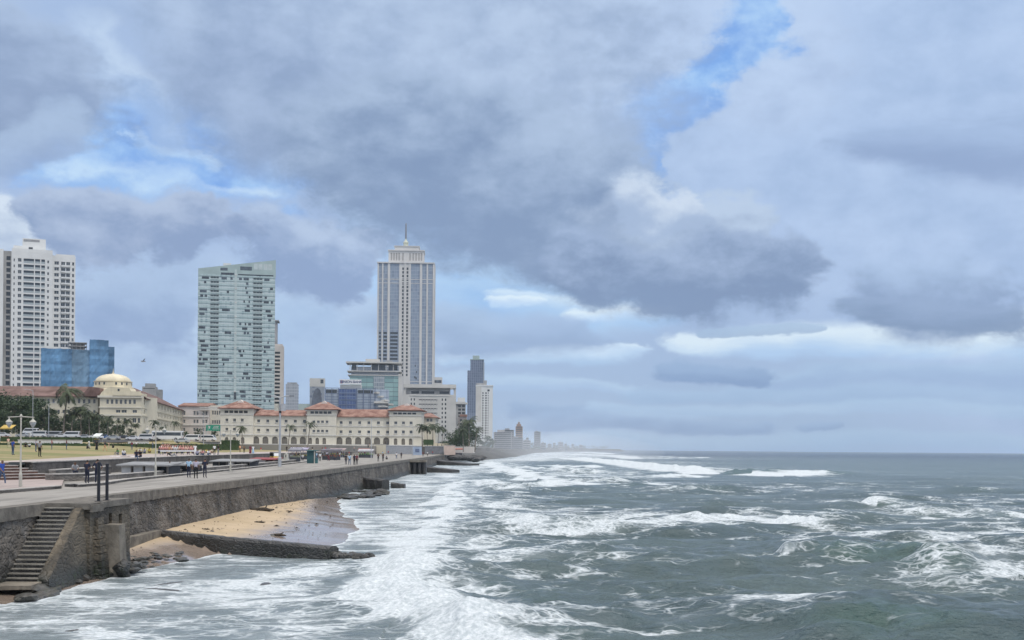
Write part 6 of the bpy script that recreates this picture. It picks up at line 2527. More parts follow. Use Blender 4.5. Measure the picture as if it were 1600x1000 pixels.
# ---------------------------------------------------------------- lamps and poles
def lamp_proto():
    t = thing('lamp_post', 'cream twin lantern lamp post', 'lamp post')
    mb = MB()
    mb.lathe([(.105, 0), (.105, .9), (.08, 1.0), (.06, 1.05), (.042, 4.3), (.06, 4.32), (.06, 4.4), (.04, 4.45)], n=12)
    mb.lathe([(.0, 4.45), (.08, 4.5), (.09, 4.56), (.06, 4.62), (.02, 4.66)], n=10)
    mb.build('pole', M['white_paint'], t)
    mb = MB()
    mb.box(-.24, .24, -.24, .24, -.05, .10)
    mb.build('base', M['kerb'], t)
    mb = MB()
    mb.tube([(-.82, 0, 4.46), (0, 0, 4.50), (.82, 0, 4.46)], .028, 8)
    mb.build('crossarm', M['white_paint'], t)
    gl = pmat('lantern_glass', (.36, .40, .42), .25, .15, 2, spec=.6)
    for s_ in (-.74, .74):
        mb = MB()
        mb.xf = Matrix.Translation((s_, 0, 0))
        mb.lathe([(.02, 4.47), (.03, 4.40), (.05, 4.33), (.19, 4.20), (.215, 4.16), (.21, 4.15)], n=14)
        ln = mb.build('lantern', M['white_paint'], t)
        mb = MB()
        mb.xf = Matrix.Translation((s_, 0, 0))
        mb.lathe([(.20, 4.148), (.17, 4.03), (.09, 3.9), (.04, 3.84), (.012, 3.78)], n=14)
        mb.build('glass_bowl', gl, ln)
    return t


lp = lamp_proto()
first = True
for px, py, lab in ((32, 764, 'cream twin lantern lamp post in front of the terraced steps'), (243, 746, 'cream twin lantern lamp post behind the man in cream trousers'),
                    (360, 737.5, 'cream twin lantern lamp post between the trio and the tall grey pole')):
    g = G(px, py, PZ)
    if first:
        lp.location = g
        lp['label'] = lab
        first = False
    else:
        o = dup(lp, g, .0, lab)
lp['group'] = 'twin lantern lamp posts'
for o in list(SC.objects):
    if o.name.startswith('lamp_post'):
        o['group'] = 'twin lantern lamp posts'


def street_pole(px, pyb, pyt, Y, label, arms=(-1,), th=.09, extras=False, name='street_light'):
    p = P(px, pyb, Y)
    h = (pyb - pyt) * Y / F
    t = thing(name, label, 'street light', p)
    mb = MB()
    mb.lathe([(th * 1.5, -.2), (th * 1.4, h * .12), (th, h * .13), (th * .7, h)], n=10)
    mb.build('pole', M['grey_paint'], t)
    for a in arms:
        mb = MB()
        L = h * .14
        mb.tube([(0, 0, h - .1), (a * L * .5, 0, h + .18), (a * L, 0, h + .22)], th * .5, 7)
        mb.build('arm', M['grey_paint'], t)
        mb = MB()
        mb.side([(-.12, 0), (.12, 0), (.09, .09), (-.09, .09)], -.35, .35)
        o = mb.build('lamp_head', M['grey_paint'] if not extras else M['black_metal'], t, loc=(a * (L + .25), 0, h + .17))
    if extras:
        mb = MB()
        mb.lathe([(.17, h - 2.2), (.19, h - 2.15), (.19, h - 1.95), (.17, h - 1.9)], n=10)
        mb.build('bracket', M['black_metal'], t)
        for sx in (-1, 1):
            mb = MB()
            mb.box(sx * .2, sx * .75, -.25, .25, h - 1.9, h - .9)
            mb.build('control_box', M['white_paint'] if sx < 0 else M['grey_paint'], t)
    return t


street_pole(437, 728.5, 621, 172, 'tall thick grey pole with control boxes and two lamp arms beside the promenade', (-1, 1), .17, True)
street_pole(51, 686, 610, 360, 'tall street light with one arm over the road below the white tower', (-1,), .11)
street_pole(76, 686, 630, 380, 'shorter street light right of the parked van on the left', (1,), .1)
street_pole(318, 697, 645, 330, 'thin street light left of the green road sign', (-1,), .08)
street_pole(580, 716, 655, 330, 'slim pale street light in front of the middle of the right hotel wing', (-1, 1), .09)
street_pole(645, 712, 668, 430, 'small pale street light near the poster board', (-1,), .08)
for i, px in enumerate((313.5, 320.8, 325)):
    p = P(px, 690, 420)
    mb = MB()
    mb.lathe([(.09, 0), (.06, 7.5 - i * .6), (.0, 7.6 - i * .6)], n=8)
    o = mb.build('flag_pole', M['white_paint'], loc=p)
    tag(o, 'bare white flag pole, %s of three under the green road sign' % ['left', 'middle', 'right'][i], 'pole', 'flag poles under the sign')
# green road sign
p = P(333, 690, 430)
t = thing('road_sign', 'green overhead road sign in front of the pinkish block', 'road sign', p)
h = 26 * 430 / F
w = 11 * 430 / F
mb = MB()
mb.tube([(-w, .2, 0), (-w, .2, h)], .1, 8)
mb.tube([(w, .2, 0), (w, .2, h)], .1, 8)
mb.build('legs', M['grey_paint'], t)
mb = MB()
mb.box(-w, w, 0, .12, h - 9 * 430 / F, h)
bd = mb.build('board', pmat('sign_green', (.02, .26, .16), .5, .08, 1), t)
mb = MB()
rg = random.Random(4)
mb.front([(-w * .75, h - .75), (-w * .55, h - .35), (-w * .35, h - .75), (-w * .48, h - .75), (-w * .48, h - 1.3), (-w * .62, h - 1.3), (-w * .62, h - .75)], -.03, -.003)
for r_, x0, x1 in ((.45, .05, .8), (.85, .0, .7), (1.3, -.1, .85)):
    x = x0 * w
    while x < x1 * w:
        d_ = rg.uniform(.12, .26)
        mb.box(x, x + d_, -.03, -.003, h - r_ - .2, h - r_)
        x += d_ + .06
mb.build('marks', M['frame_white'], bd)


# ---------------------------------------------------------------- vehicles
M['tyre'] = pmat('tyre_rubber', (.02, .02, .02), .85, .2, 3)
M['chrome'] = pmat('wheel_metal', (.45, .45, .47), .35, .1, 3, metal=.7)
M['lamp'] = pmat('lamp_glass', (.7, .72, .72), .15, .05, 3, spec=.7)
M['red_lamp'] = pmat('tail_lamp', (.4, .02, .02), .25, .1, 3)
PAINT = {k: pmat('paint_' + k, c, .28, .05, 1, spec=.6) for k, c in dict(white=(.72, .73, .74), silver=(.42, .44, .46), blue=(.08, .16, .36), red=(.36, .04, .05), dark=(.05, .055, .06), yellow=(.62, .42, .04), green=(.05, .22, .12)).items()}


def vehicle_proto(kind, label):
    t = thing({'car': 'parked_car', 'van': 'parked_van', 'bus': 'parked_bus'}[kind], label, kind)
    if kind == 'car':
        L, Wd = 4.3, .85
        prof = [(-2.15, .35), (-2.15, .75), (-1.95, .92), (-1.2, 1.0), (-.6, 1.42), (.75, 1.45), (1.35, 1.05), (2.05, .98), (2.15, .7), (2.15, .35)]
        glass = [(-1.05, 1.02), (-.58, 1.36), (.7, 1.39), (1.15, 1.05)]
        wz = .32
        wxs = (-1.35, 1.3)
    elif kind == 'van':
        L, Wd = 4.7, .92
        prof = [(-2.35, .4), (-2.35, .95), (-2.2, 1.15), (-1.55, 1.95), (-1.2, 2.08), (2.25, 2.08), (2.35, 1.9), (2.35, .4)]
        glass = [(-1.95, 1.2), (-1.5, 1.82), (2.15, 1.86), (2.15, 1.2)]
        wz = .34
        wxs = (-1.5, 1.5)
    else:
        L, Wd = 9.5, 1.2
        prof = [(-4.75, .5), (-4.75, 2.9), (-4.6, 3.1), (4.65, 3.1), (4.75, 2.9), (4.75, .5)]
        glass = [(-4.55, 1.6), (-4.55, 2.65), (4.5, 2.65), (4.5, 1.6)]
        wz = .48
        wxs = (-3.1, 2.9)
    mb = MB()
    n = len(prof)
    inner = [(x, z) for x, z in prof]
    vs = []
    for s_, k in ((-1, .88), (-1, 1.0), (1, 1.0), (1, .88)):
        for x, z in inner:
            cz = .9 if kind == 'car' else 1.3
            wk = Wd * (1.0 if k == 1.0 else 1.0)
            if k != 1.0:
                vs.append((x * .97, s_ * Wd, cz + (z - cz) * .95))
            else:
                vs.append((x, s_ * (Wd - .06), z))
    ring = [0, 1, 2, 3]
    fs = [tuple(range(n - 1, -1, -1)), tuple(range(3 * n, 4 * n))]
    for r_ in range(3):
        for i in range(n):
            fs.append((r_ * n + i, r_ * n + (i + 1) % n, (r_ + 1) * n + (i + 1) % n, (r_ + 1) * n + i))
    mb.add(vs, fs)
    mb.build('body', PAINT['white'], t)
    for s_ in (-1, 1):
        mb = MB()
        y0, y1 = sorted((s_ * (Wd - .02), s_ * (Wd + .012)))
        mb.front(glass, y0, y1)
        mb.build('side_window', M['glass_dark'], t)
        for wx_ in wxs:
            mb = MB()
            mb.xf = Matrix.Translation((wx_, s_ * (Wd - .02), wz)) @ Matrix.Rotation(R(90), 4, 'X')
            mb.lathe([(wz * .55, -.1), (wz * .95, -.1), (wz, -.05), (wz, .05), (wz * .95, .1), (wz * .55, .1)], n=16)
            wh = mb.build('wheel', M['tyre'], t)
            mb = MB()
            mb.xf = Matrix.Translation((wx_, s_ * (Wd - .02), wz)) @ Matrix.Rotation(R(90), 4, 'X')
            mb.lathe([(.02, -.115), (wz * .5, -.112), (wz * .54, -.06), (wz * .54, .06), (wz * .5, .112), (.02, .115)], n=12)
            mb.build('rim', M['chrome'], wh)
        mb = MB()
        x = prof[0][0]
        y0, y1 = sorted((s_ * (Wd - .38), s_ * (Wd - .1)))
        mb.box(x - .03, x + .1, y0, y1, .62 if kind == 'car' else .85, .78 if kind == 'car' else 1.05)
        mb.build('headlight', M['lamp'], t)
        mb = MB()
        x = max(p_[0] for p_ in prof)
        mb.box(x - .1, x + .03, y0, y1, .66 if kind == 'car' else .9, .84 if kind == 'car' else 1.2)
        mb.build('tail_light', M['red_lamp'], t)
    mb = MB()
    if kind == 'car':
        q = [(-1.16, 1.03), (-.62, 1.40)]
        r_ = [(.80, 1.42), (1.3, 1.08)]
    elif kind == 'van':
        q = [(-2.16, 1.24), (-1.6, 1.93)]
        r_ = [(2.36, 1.85), (2.365, 1.25)]
    else:
        q = [(-4.765, 1.5), (-4.765, 2.75)]
        r_ = [(4.765, 2.7), (4.765, 1.7)]
    w_ = Wd * .82
    e = -.025
    mb.quad((q[0][0] + e, w_, q[0][1]), (q[0][0] + e, -w_, q[0][1]), (q[1][0] + e, -w_, q[1][1] + .015), (q[1][0] + e, w_, q[1][1] + .015))
    mb.build('windscreen', M['glass_dark'], t)
    mb = MB()
    mb.quad((r_[0][0] + .03, -w_, r_[0][1]), (r_[1][0] + .03, -w_, r_[1][1]), (r_[1][0] + .03, w_, r_[1][1]), (r_[0][0] + .03, w_, r_[0][1]))
    mb.build('rear_window', M['glass_dark'], t)
    return t


def recolour(o, mat, part='body'):
    for c in o.children:
        if c.name.split('.')[0] == part:
            c.material_slots[0].link = 'OBJECT'
            c.material_slots[0].material = mat


vp = {k: vehicle_proto(k, k) for k in ('car', 'van', 'bus')}
vused = set()
for i, (px, py, Y, kind, col, rz, lab) in enumerate([
        (4, 683, 372, 'car', 'white', .1, 'white car at the left picture edge beside the yellow stall'), (36, 683.5, 380, 'car', 'silver', 0, 'silver car behind the first lamp post'),
        (60, 683.5, 374, 'van', 'white', .15, 'white van parked under the dark trees below the street light'), (84, 684, 382, 'van', 'silver', 0, 'silver van parked left of the tallest palm'),
        (48, 679, 394, 'van', 'white', 0, 'white van farther back, only its roof showing over the cars'), (97, 684.5, 378, 'car', 'white', 3.1, 'white car at the foot of the tallest palm'),
        (112, 684.5, 372, 'van', 'white', .1, 'white van right of the tallest palm'), (132, 686, 384, 'car', 'silver', 0, 'silver car in the shade of the palms left of the dome'),
        (150, 686, 376, 'car', 'white', 3.1, 'white car below the palms under the dome'), (163, 686.5, 384, 'car', 'blue', 0, 'blue car under the palm directly below the dome'),
        (177, 687, 378, 'car', 'silver', .1, 'silver car below the central windows of the domed building'), (192, 687, 386, 'car', 'dark', 0, 'dark car below the right end of the domed centre'),
        (208, 688, 380, 'car', 'white', 0, 'white car just left of the second lamp post'), (228, 688, 384, 'van', 'white', 0, 'white van just left of the second lamp lantern'),
        (262, 688.5, 388, 'bus', 'white', 0, 'white bus parked behind the crowd in pink'), (300, 689, 386, 'van', 'white', 0, 'white van parked left of the green road sign'),
        (326, 689.5, 392, 'van', 'white', 3.1, 'white van at the right end of the row, next to the hotel'), (285, 692.5, 350, 'car', 'silver', 0, 'silver car in front of the parked bus')]):
    o = place(vp[kind], vused, px, py, Y, lab, rz, 1.0)
    o['group'] = 'vehicles parked beyond the lawn'
    if col != 'white':
        recolour(o, PAINT[col])


def three_wheeler(px, py, Y, rz, label):
    t = thing('three_wheeler', label, 'three wheeler', P(px, py, Y), rz)
    mb = MB()
    mb.side([(-1.3, .35), (-1.3, .75), (-1.0, 1.0), (-.4, .95), (-.4, .5), (.2, .5), (.3, .95), (1.2, 1.0), (1.3, .35)], -.62, .62)
    mb.build('body', PAINT['yellow'], t)
    mb = MB()
    mb.side([(-1.02, 1.0), (-.78, 1.62), (-.5, 1.76), (1.1, 1.74), (1.25, 1.55), (1.25, 1.02), (1.12, 1.02), (1.05, 1.58), (-.62, 1.62), (-.9, 1.0)], -.64, .64)
    mb.build('canopy', PAINT['dark'], t)
    mb = MB()
    mb.quad((-.55, -1.035, 1.05), (.55, -1.035, 1.05), (.5, -.82, 1.58), (-.5, -.82, 1.58))
    mb.build('windscreen', M['lamp'], t)
    for x, y in ((0, -1.05), (-.55, .8), (.55, .8)):
        mb = MB()
        mb.xf = Matrix.Translation((x, y, .24)) @ Matrix.Rotation(R(90), 4, 'Y')
        mb.lathe([(.1, -.06), (.22, -.06), (.24, 0), (.22, .06), (.1, .06)], n=12)
        mb.build('wheel', M['tyre'], t)
    mb = MB()
    mb.lathe([(.02, .72), (.1, .74), (.1, .86), (.02, .9)], cx=0, cy=-1.33, n=10)
    mb.build('headlight', M['lamp'], t)
    mb = MB()
    mb.box(-.5, .5, .3, .75, .5, .85)
    mb.build('seat', PAINT['dark'], t)
    return t


three_wheeler(430, 722, 214, .5, 'yellow and dark three wheeler parked by the tall grey pole')


# ---------------------------------------------------------------- people
SKIN = pmat('skin_brown', (.20, .11, .07), .6, .12, 4)
HAIR = pmat('black_hair', (.012, .011, .010), .55, .2, 6)
SHOE_W = pmat('white_shoes', (.7, .7, .68), .6, .05, 4)
SHOE_D = pmat('dark_shoes', (.03, .028, .026), .6, .2, 4)
CL = {k: pmat('cloth_' + k, c, .9, .15, 5) for k, c in dict(
    navy=(.018, .022, .045), black=(.014, .014, .016), white=(.70, .70, .70), grey=(.26, .27, .29), sky=(.34, .50, .66), blue=(.03, .08, .36), jean=(.06, .10, .18),
    pink=(.70, .34, .31), orange=(.68, .38, .22), peach=(.72, .48, .40), yellow=(.62, .52, .12), maroon=(.16, .03, .05), cream=(.60, .55, .42), brown=(.20, .12, .07), lilac=(.42, .40, .50), green=(.08, .22, .10), red=(.46, .05, .05)).items()}


def person_mesh(pose='stand', dress=False):
    S_ = {}
    z0 = 0.0
    if pose in ('stand', 'walk', 'fold', 'lean'):
        pel, sp, ch, nk, hd = (0, 0, .93), (0, 0, 1.14), (0, .0, 1.34), (0, -.01, 1.48), (0, -.03, 1.60)
        hip, kn, an, to = (.09, 0, .89), (.10, -.02, .49), (.11, .02, .085), (.125, -.15, .035)
    elif pose == 'sit':
        pel, sp, ch, nk, hd = (0, .08, .12), (0, .05, .33), (0, -.02, .54), (0, -.06, .68), (0, -.10, .80)
        hip, kn, an, to = (.10, .04, .10), (.13, -.38, .12), (.12, -.40, -.33), (.13, -.55, -.38)
    elif pose == 'ground':
        pel, sp, ch, nk, hd = (0, .1, .13), (0, .08, .34), (0, 0, .54), (0, -.05, .68), (0, -.09, .80)
        hip, kn, an, to = (.10, .06, .12), (.22, -.30, .38), (.14, -.42, .06), (.15, -.58, .035)
    else:       # recline
        pel, sp, ch, nk, hd = (0, .0, .13), (-.20, .04, .22), (-.40, .05, .36), (-.53, .03, .47), (-.60, 0, .56)
        hip, kn, an, to = (.06, -.06, .12), (.36, -.12, .30), (.72, -.08, .07), (.84, -.12, .06)
    V, E, RD, LB = [], [], [], []

    def add(p, r, parent, lab):
        V.append(Vector(p))
        RD.append(r if isinstance(r, tuple) else (r, r))
        LB.append(lab)
        if parent is not None:
            E.append((parent, len(V) - 1))
        return len(V) - 1
    i0 = add(pel, (.155, .115), None, 2)
    i1 = add(sp, (.14, .105), i0, 1)
    i2 = add(ch, (.17, .115), i1, 1)
    i3 = add(nk, .055, i2, 0)
    hdv, nkv = Vector(hd), Vector(nk)
    up = (hdv - nkv).normalized()
    i4 = add(hdv - up * .045, (.07, .08), i3, 0)
    i5 = add(hdv + up * .03, (.082, .098), i4, 0)
    i6 = add(hdv + up * .10, (.055, .065), i5, 3)
    legs = []
    for s_ in (-1, 1):
        m_ = lambda p: (s_ * p[0], p[1], p[2])
        h_, k_, a_, t_ = m_(hip), m_(kn), m_(an), m_(to)
        if pose == 'walk':
            k_ = (s_ * .09, -.02 - s_ * .14, .50)
            a_ = (s_ * .09, .06 - s_ * .27, .10 + (.06 if s_ < 0 else 0))
            t_ = (s_ * .10, -.09 - s_ * .27, .035 + (.0 if s_ < 0 else .02))
        if pose == 'recline':
            h_, k_, a_, t_ = (hip[0], hip[1] + .1 * s_, hip[2]), (kn[0], kn[1] + .14 * s_, kn[2] + (.12 if s_ > 0 else -.1)), (an[0] - (.18 if s_ > 0 else 0), an[1] + .12 * s_, an[2]), (to[0] - (.18 if s_ > 0 else 0), to[1] + .14 * s_, to[2])
        a = add(h_, .098, i0, 2)
        b = add(tuple((Vector(h_) + Vector(k_)) / 2), .082, a, 2)
        c = add(k_, .06, b, 2)
        d = add(tuple((Vector(k_) * .6 + Vector(a_) * .4)), .058, c, 2)
        e = add(a_, .042, d, 2)
        f = add(t_, (.045, .036), e, 4)
    wr = []
    chv = Vector(ch)
    rt = Vector((1, 0, 0)) if pose != 'recline' else Vector((.2, 1, .2)).normalized()
    for s_ in (-1, 1):
        sh = chv + rt * (.185 * s_) + Vector((0, 0, .06))
        if pose in ('stand',):
            el_, w_ = sh + Vector((s_ * .06, .03, -.27)), sh + Vector((s_ * .07, -.06, -.51))
        elif pose == 'walk':
            el_, w_ = sh + Vector((s_ * .05, .06 + s_ * .10, -.26)), sh + Vector((s_ * .05, -.08 + s_ * .20, -.46))
        elif pose == 'fold':
            el_, w_ = sh + Vector((s_ * .07, -.03, -.27)), sh + Vector((-s_ * .16, -.20, -.20))
        elif pose == 'lean':
            el_, w_ = sh + Vector((s_ * .13, .04, -.24)), sh + Vector((s_ * .03, -.14, -.36))
        elif pose == 'recline':
            el_, w_ = (sh + Vector((-.12, .06 * s_, -.24)), sh + Vector((-.02, .02 * s_ - .1, -.36))) if s_ < 0 else (sh + Vector((.16, .05, -.18)), sh + Vector((.36, -.02, -.20)))
        else:
            el_, w_ = sh + Vector((s_ * .07, -.10, -.25)), sh + Vector((-s_ * .03, -.33, -.30))
        a = add(sh, .068, i2, 1)
        b = add((sh + el_) / 2, .052, a, 1)
        c = add(el_, .043, b, 0)
        d = add(w_, .029, c, 0)
        dr = (w_ - el_).normalized()
        e = add(w_ + dr * .06, (.04, .02), d, 0)
        wr.append((w_ + dr * .075, dr, s_))
    me = bpy.data.meshes.new('person')
    me.from_pydata([tuple(v) for v in V], E, [])
    o = bpy.data.objects.new('person_tmp', me)
    COL.objects.link(o)
    sk = o.modifiers.new('skin', 'SKIN')
    sk.use_smooth_shade = True
    sub = o.modifiers.new('sub', 'SUBSURF')
    sub.levels = 1
    for i, r in enumerate(RD):
        me.skin_vertices[0].data[i].radius = r
        me.skin_vertices[0].data[i].use_root = (i == 0)
    bpy.context.view_layer.update()
    dg = bpy.context.evaluated_depsgraph_get()
    ev = o.evaluated_get(dg)
    em = bpy.data.meshes.new_from_object(ev)
    vs = [v.co.copy() for v in em.vertices]
    fs = [tuple(p.vertices) for p in em.polygons]
    bpy.data.objects.remove(o)
    mb = MB()
    labs = []
    for f in fs:
        c = sum((vs[i] for i in f), Vector()) / len(f)
        best, bl_ = 1e9, 0
        for a, b in E:
            pa, pb = V[a], V[b]
            d = pb - pa
            t = max(0, min(1, (c - pa).dot(d) / max(1e-9, d.length_squared)))
            q = (c - (pa + d * t)).length
            if q < best:
                best = q
                bl_ = LB[b] if t > .5 else (LB[a] if a != 0 or LB[b] != 1 else 1)
                if LB[b] in (1, 2) and LB[a] in (1, 2) and {LB[a], LB[b]} == {1, 2}:
                    bl_ = LB[b] if t > .35 else LB[a]
        hv = c - hdv
        if hv.length < .2 and up.dot(hv) > -.06:
            bl_ = 3 if (hv.y > -.015 and up.dot(hv) > -.03) or up.dot(hv) > .055 else 0
        labs.append(bl_)
    mb.v = [tuple(v) for v in vs]
    mb.f = fs
    mb.mi = labs
    # nose, eyes and ears
    f0 = hdv + Vector((0, -.095, 0))
    if pose == 'recline':
        f0 = hdv + Vector((.02, -.09, 0))
    mb.add([f0 + Vector((-.014, .01, -.02)), f0 + Vector((.014, .01, -.02)), f0 + Vector((0, .012, .025)), f0 + Vector((0, -.022, -.016))], [(0, 3, 2), (3, 1, 2), (0, 1, 3)], 0)
    for s_ in (-1, 1):
        q = f0 + Vector((s_ * .032, .012, .022))
        mb.box(q.x - .012, q.x + .012, q.y - .006, q.y + .01, q.z - .006, q.z + .006, 3)
        q = hdv + Vector((s_ * .085, 0, 0))
        mb.box(q.x - .012, q.x + .012, q.y - .018, q.y + .018, q.z - .03, q.z + .03, 0)
    q = f0 + Vector((0, .008, -.045))
    mb.box(q.x - .022, q.x + .022, q.y - .004, q.y + .01, q.z - .005, q.z + .005, 0)
    # fingers and thumb
    for w_, dr, s_ in wr:
        sd = dr.cross(Vector((0, 0, 1)))
        sd = sd.normalized() if sd.length > .1 else Vector((0, 1, 0))
        for k, L in enumerate((.062, .072, .068, .052)):
            b0 = w_ + sd * (.021 * (k - 1.5))
            mb.tube([b0 - dr * .02, b0 + dr * L * .55, b0 + (dr + Vector((-s_ * .35, -.1, 0))).normalized() * L], [.0095, .009, .007], 5, 0)
        b0 = w_ - dr * .05 - sd * .03
        mb.tube([b0, b0 + (dr * .5 - sd * .8).normalized() * .03, b0 + (dr - sd * .5).normalized() * .058], [.011, .010, .008], 5, 0)
    if dress:
        mb.lathe([(.15, 1.0), (.17, .85), (.20, .55), (.25, .12), (.24, .10)], n=16, m=2)
    return mb.mesh('person', [SKIN, CL['white'], CL['navy'], HAIR, SHOE_D], smooth=True)


PM = {k: person_mesh(k) for k in ('stand', 'walk', 'fold', 'lean', 'sit', 'ground', 'recline')}
PM['dress'] = person_mesh('stand', True)
GRP = dict(prom='people on the promenade', lawn='people on the lawn', far='people near the hotel end', rows='seated rows on the lawn')
seat_z = {'sit': .45, 'ground': 0, 'recline': 0}


def person(px, py, pose, top, bot, label, rz=0.0, group=None, shoe=None, dz=0.0, scale=1.0, at=None, acc=None):
    p = Vector(at) if at is not None else stand(px, py)
    o = inst(PM[pose], 'person', None, (p.x, p.y, p.z + dz), (0, 0, rz), (scale,) * 3)
    for i, m_ in ((1, CL[top]), (2, CL[bot]), (4, shoe or SHOE_D)):
        o.material_slots[i].link = 'OBJECT'
        o.material_slots[i].material = m_
    tag(o, label, 'person', group)
    if acc == 'bag':
        mb = MB()
        mb.box(-.14, .14, .12, .24, 1.0, 1.4)
        b = mb.build('backpack', CL['black'], o)
    return o


PR, LW, FR = 'people on the promenade', 'people on the lawn', 'people near the hotel end'
pi = math.pi
person(136, 755.5, 'fold', 'navy', 'navy', 'person in navy with white shoes standing left of the black posts', 2.8, PR, SHOE_W)
person(152, 757, 'lean', 'navy', 'navy', 'person in navy standing right behind the nearer black post', 3.3, PR, SHOE_W, scale=1.06)
person(117, 750, 'sit', 'grey', 'navy', 'person in a grey top sitting on the rough stone seat wall', .5, PR, dz=.95 - .45 + .05)
person(3, 758, 'walk', 'blue', 'jean', 'person in bright blue walking at the left picture edge', 1.2, PR)
person(295, 746.5, 'stand', 'sky', 'navy', 'person in a light blue shirt, left of the trio on the promenade', 3.0, PR, SHOE_W)
person(306, 748, 'stand', 'lilac', 'black', 'person with a striped shirt in the middle of the trio on the promenade', 3.3, PR)
person(320, 746.5, 'fold', 'navy', 'navy', 'person all in dark clothes, right of the trio on the promenade', 3.0, PR)
person(264, 741, 'sit', 'white', 'cream', 'person in white shirt and cream trousers sitting on the long seat wall', 1.0, PR, dz=.40)
# on the lawn
person(20, 711, 'stand', 'blue', 'jean', 'person in a blue jacket standing on the lawn left', 2.6, LW)
person(62, 714, 'stand', 'grey', 'black', 'person in grey with bare legs on the lawn under the street light', 2.9, LW)
person(56, 706, 'stand', 'lilac', 'jean', 'person in lilac behind the one in grey on the lawn', 2.2, LW)
person(13, 699, 'walk', 'peach', 'cream', 'person in peach at the far edge of the lawn, left', .5, LW)
person(40, 699, 'ground', 'black', 'black', 'person in black sitting at the far edge of the lawn', 0, LW)
person(46, 699, 'ground', 'white', 'navy', 'person in white sitting next to the one in black by the hedge', 0, LW)
person(139, 701, 'walk', 'white', 'white', 'person all in white walking on the far lawn', 1.2, LW)
person(151, 703.5, 'dress', 'black', 'black', 'person in a long black dress on the far lawn', .4, LW)
person(164, 705, 'walk', 'navy', 'orange', 'person with orange shorts running on the far lawn', 1.4, LW)
person(170, 699, 'stand', 'peach', 'peach', 'small figure in peach by the hedge under the dome', 1.4, LW, scale=.7)
person(184, 711, 'ground', 'green', 'grey', 'person in green sitting on the white cloth on the lawn', -.5, LW)
person(193, 712, 'ground', 'white', 'jean', 'person in white sitting on the white cloth on the lawn', .6, LW)
person(213, 700.5, 'stand', 'white', 'black', 'person in white top standing on the far lawn beside the second lamp post', .4, LW)
person(219, 708, 'ground', 'white', 'cream', 'person in white leftmost of the group sitting left of the second lamp post', 0, LW)
person(226, 709, 'ground', 'lilac', 'jean', 'person in lilac in the group sitting left of the second lamp post', -.4, LW)
person(233, 708, 'ground', 'yellow', 'brown', 'person in yellow in the group sitting left of the second lamp post', .5, LW)
person(213, 722, 'sit', 'navy', 'jean', 'person in dark top and jeans sitting on the edge of the lawn', .3, LW, dz=.05, at=None)
person(219, 722.5, 'sit', 'black', 'navy', 'person in black sitting on the edge of the lawn beside the one in jeans', -.2, LW, dz=.05)
person(268, 717.5, 'recline', 'black', 'grey', 'person in black lounging on the path at the edge of the lawn', .2, LW)
person(305, 711, 'dress', 'white', 'white', 'person in a long white dress right of the seated rows', .4, LW)
person(335, 711, 'stand', 'white', 'black', 'person in white shirt and dark trousers right of the seated crowd', .6, LW)
person(341, 711, 'stand', 'black', 'grey', 'person in dark clothes next to the white shirt right of the crowd', -.6, LW)
person(375, 707, 'stand', 'orange', 'brown', 'person in orange brown on the lawn in front of the bushy palm', .5, LW)
person(381.5, 708, 'stand', 'brown', 'black', 'person in brown beside the one in orange brown on the lawn', 0, LW)
person(391, 714, 'dress', 'maroon', 'maroon', 'person in a maroon dress at the edge of the lawn', .3, LW)
person(395.5, 714.5, 'dress', 'white', 'sky', 'person in white and pale blue beside the maroon dress', .3, LW)
# seated rows in pink and orange, on benches
M['bench'] = pmat('dark_bench', (.06, .065, .09), .6, .2, 3)
rg = random.Random(15)
for r_ in range(4):
    for i in range(15 - r_ % 2):
        px = 250 + i * 3.6 + r_ * 1.2 + rg.uniform(-.9, .9)
        p = stand(px, 709 - r_ * 2.6)
        top = rg.choice(['pink', 'peach', 'pink', 'orange', 'peach', 'pink', 'peach', 'white'])
        person(px, 0, 'sit', top, rg.choice(['navy', 'black', 'navy', 'maroon']), 'person in the pink and orange rows seated in front of the hedge', rg.uniform(-.5, .5), 'seated rows on the lawn', at=(p.x, p.y, p.z), dz=.45)
    a, b = stand(249, 709 - r_ * 2.6), stand(304 + r_ * 2, 709 - r_ * 2.6)
    t = thing('long_bench', ['front bench under the seated rows in pink', 'second bench from the front under the seated rows in pink', 'third bench from the front under the seated rows in pink', 'rear bench under the seated rows in pink'][r_], 'bench', (a + b) / 2, math.atan2(b.y - a.y, b.x - a.x))
    L = (b - a).length / 2
    mb = MB()
    mb.box(-L, L, -.02, .38, .40, .45)
    mb.build('seat', M['bench'], t)
    for i in range(7):
        mb = MB()
        x = -L + .3 + i * (2 * L - .6) / 6
        mb.box(x - .04, x + .04, .02, .34, 0, .398)
        mb.build('leg', M['bench'], t)
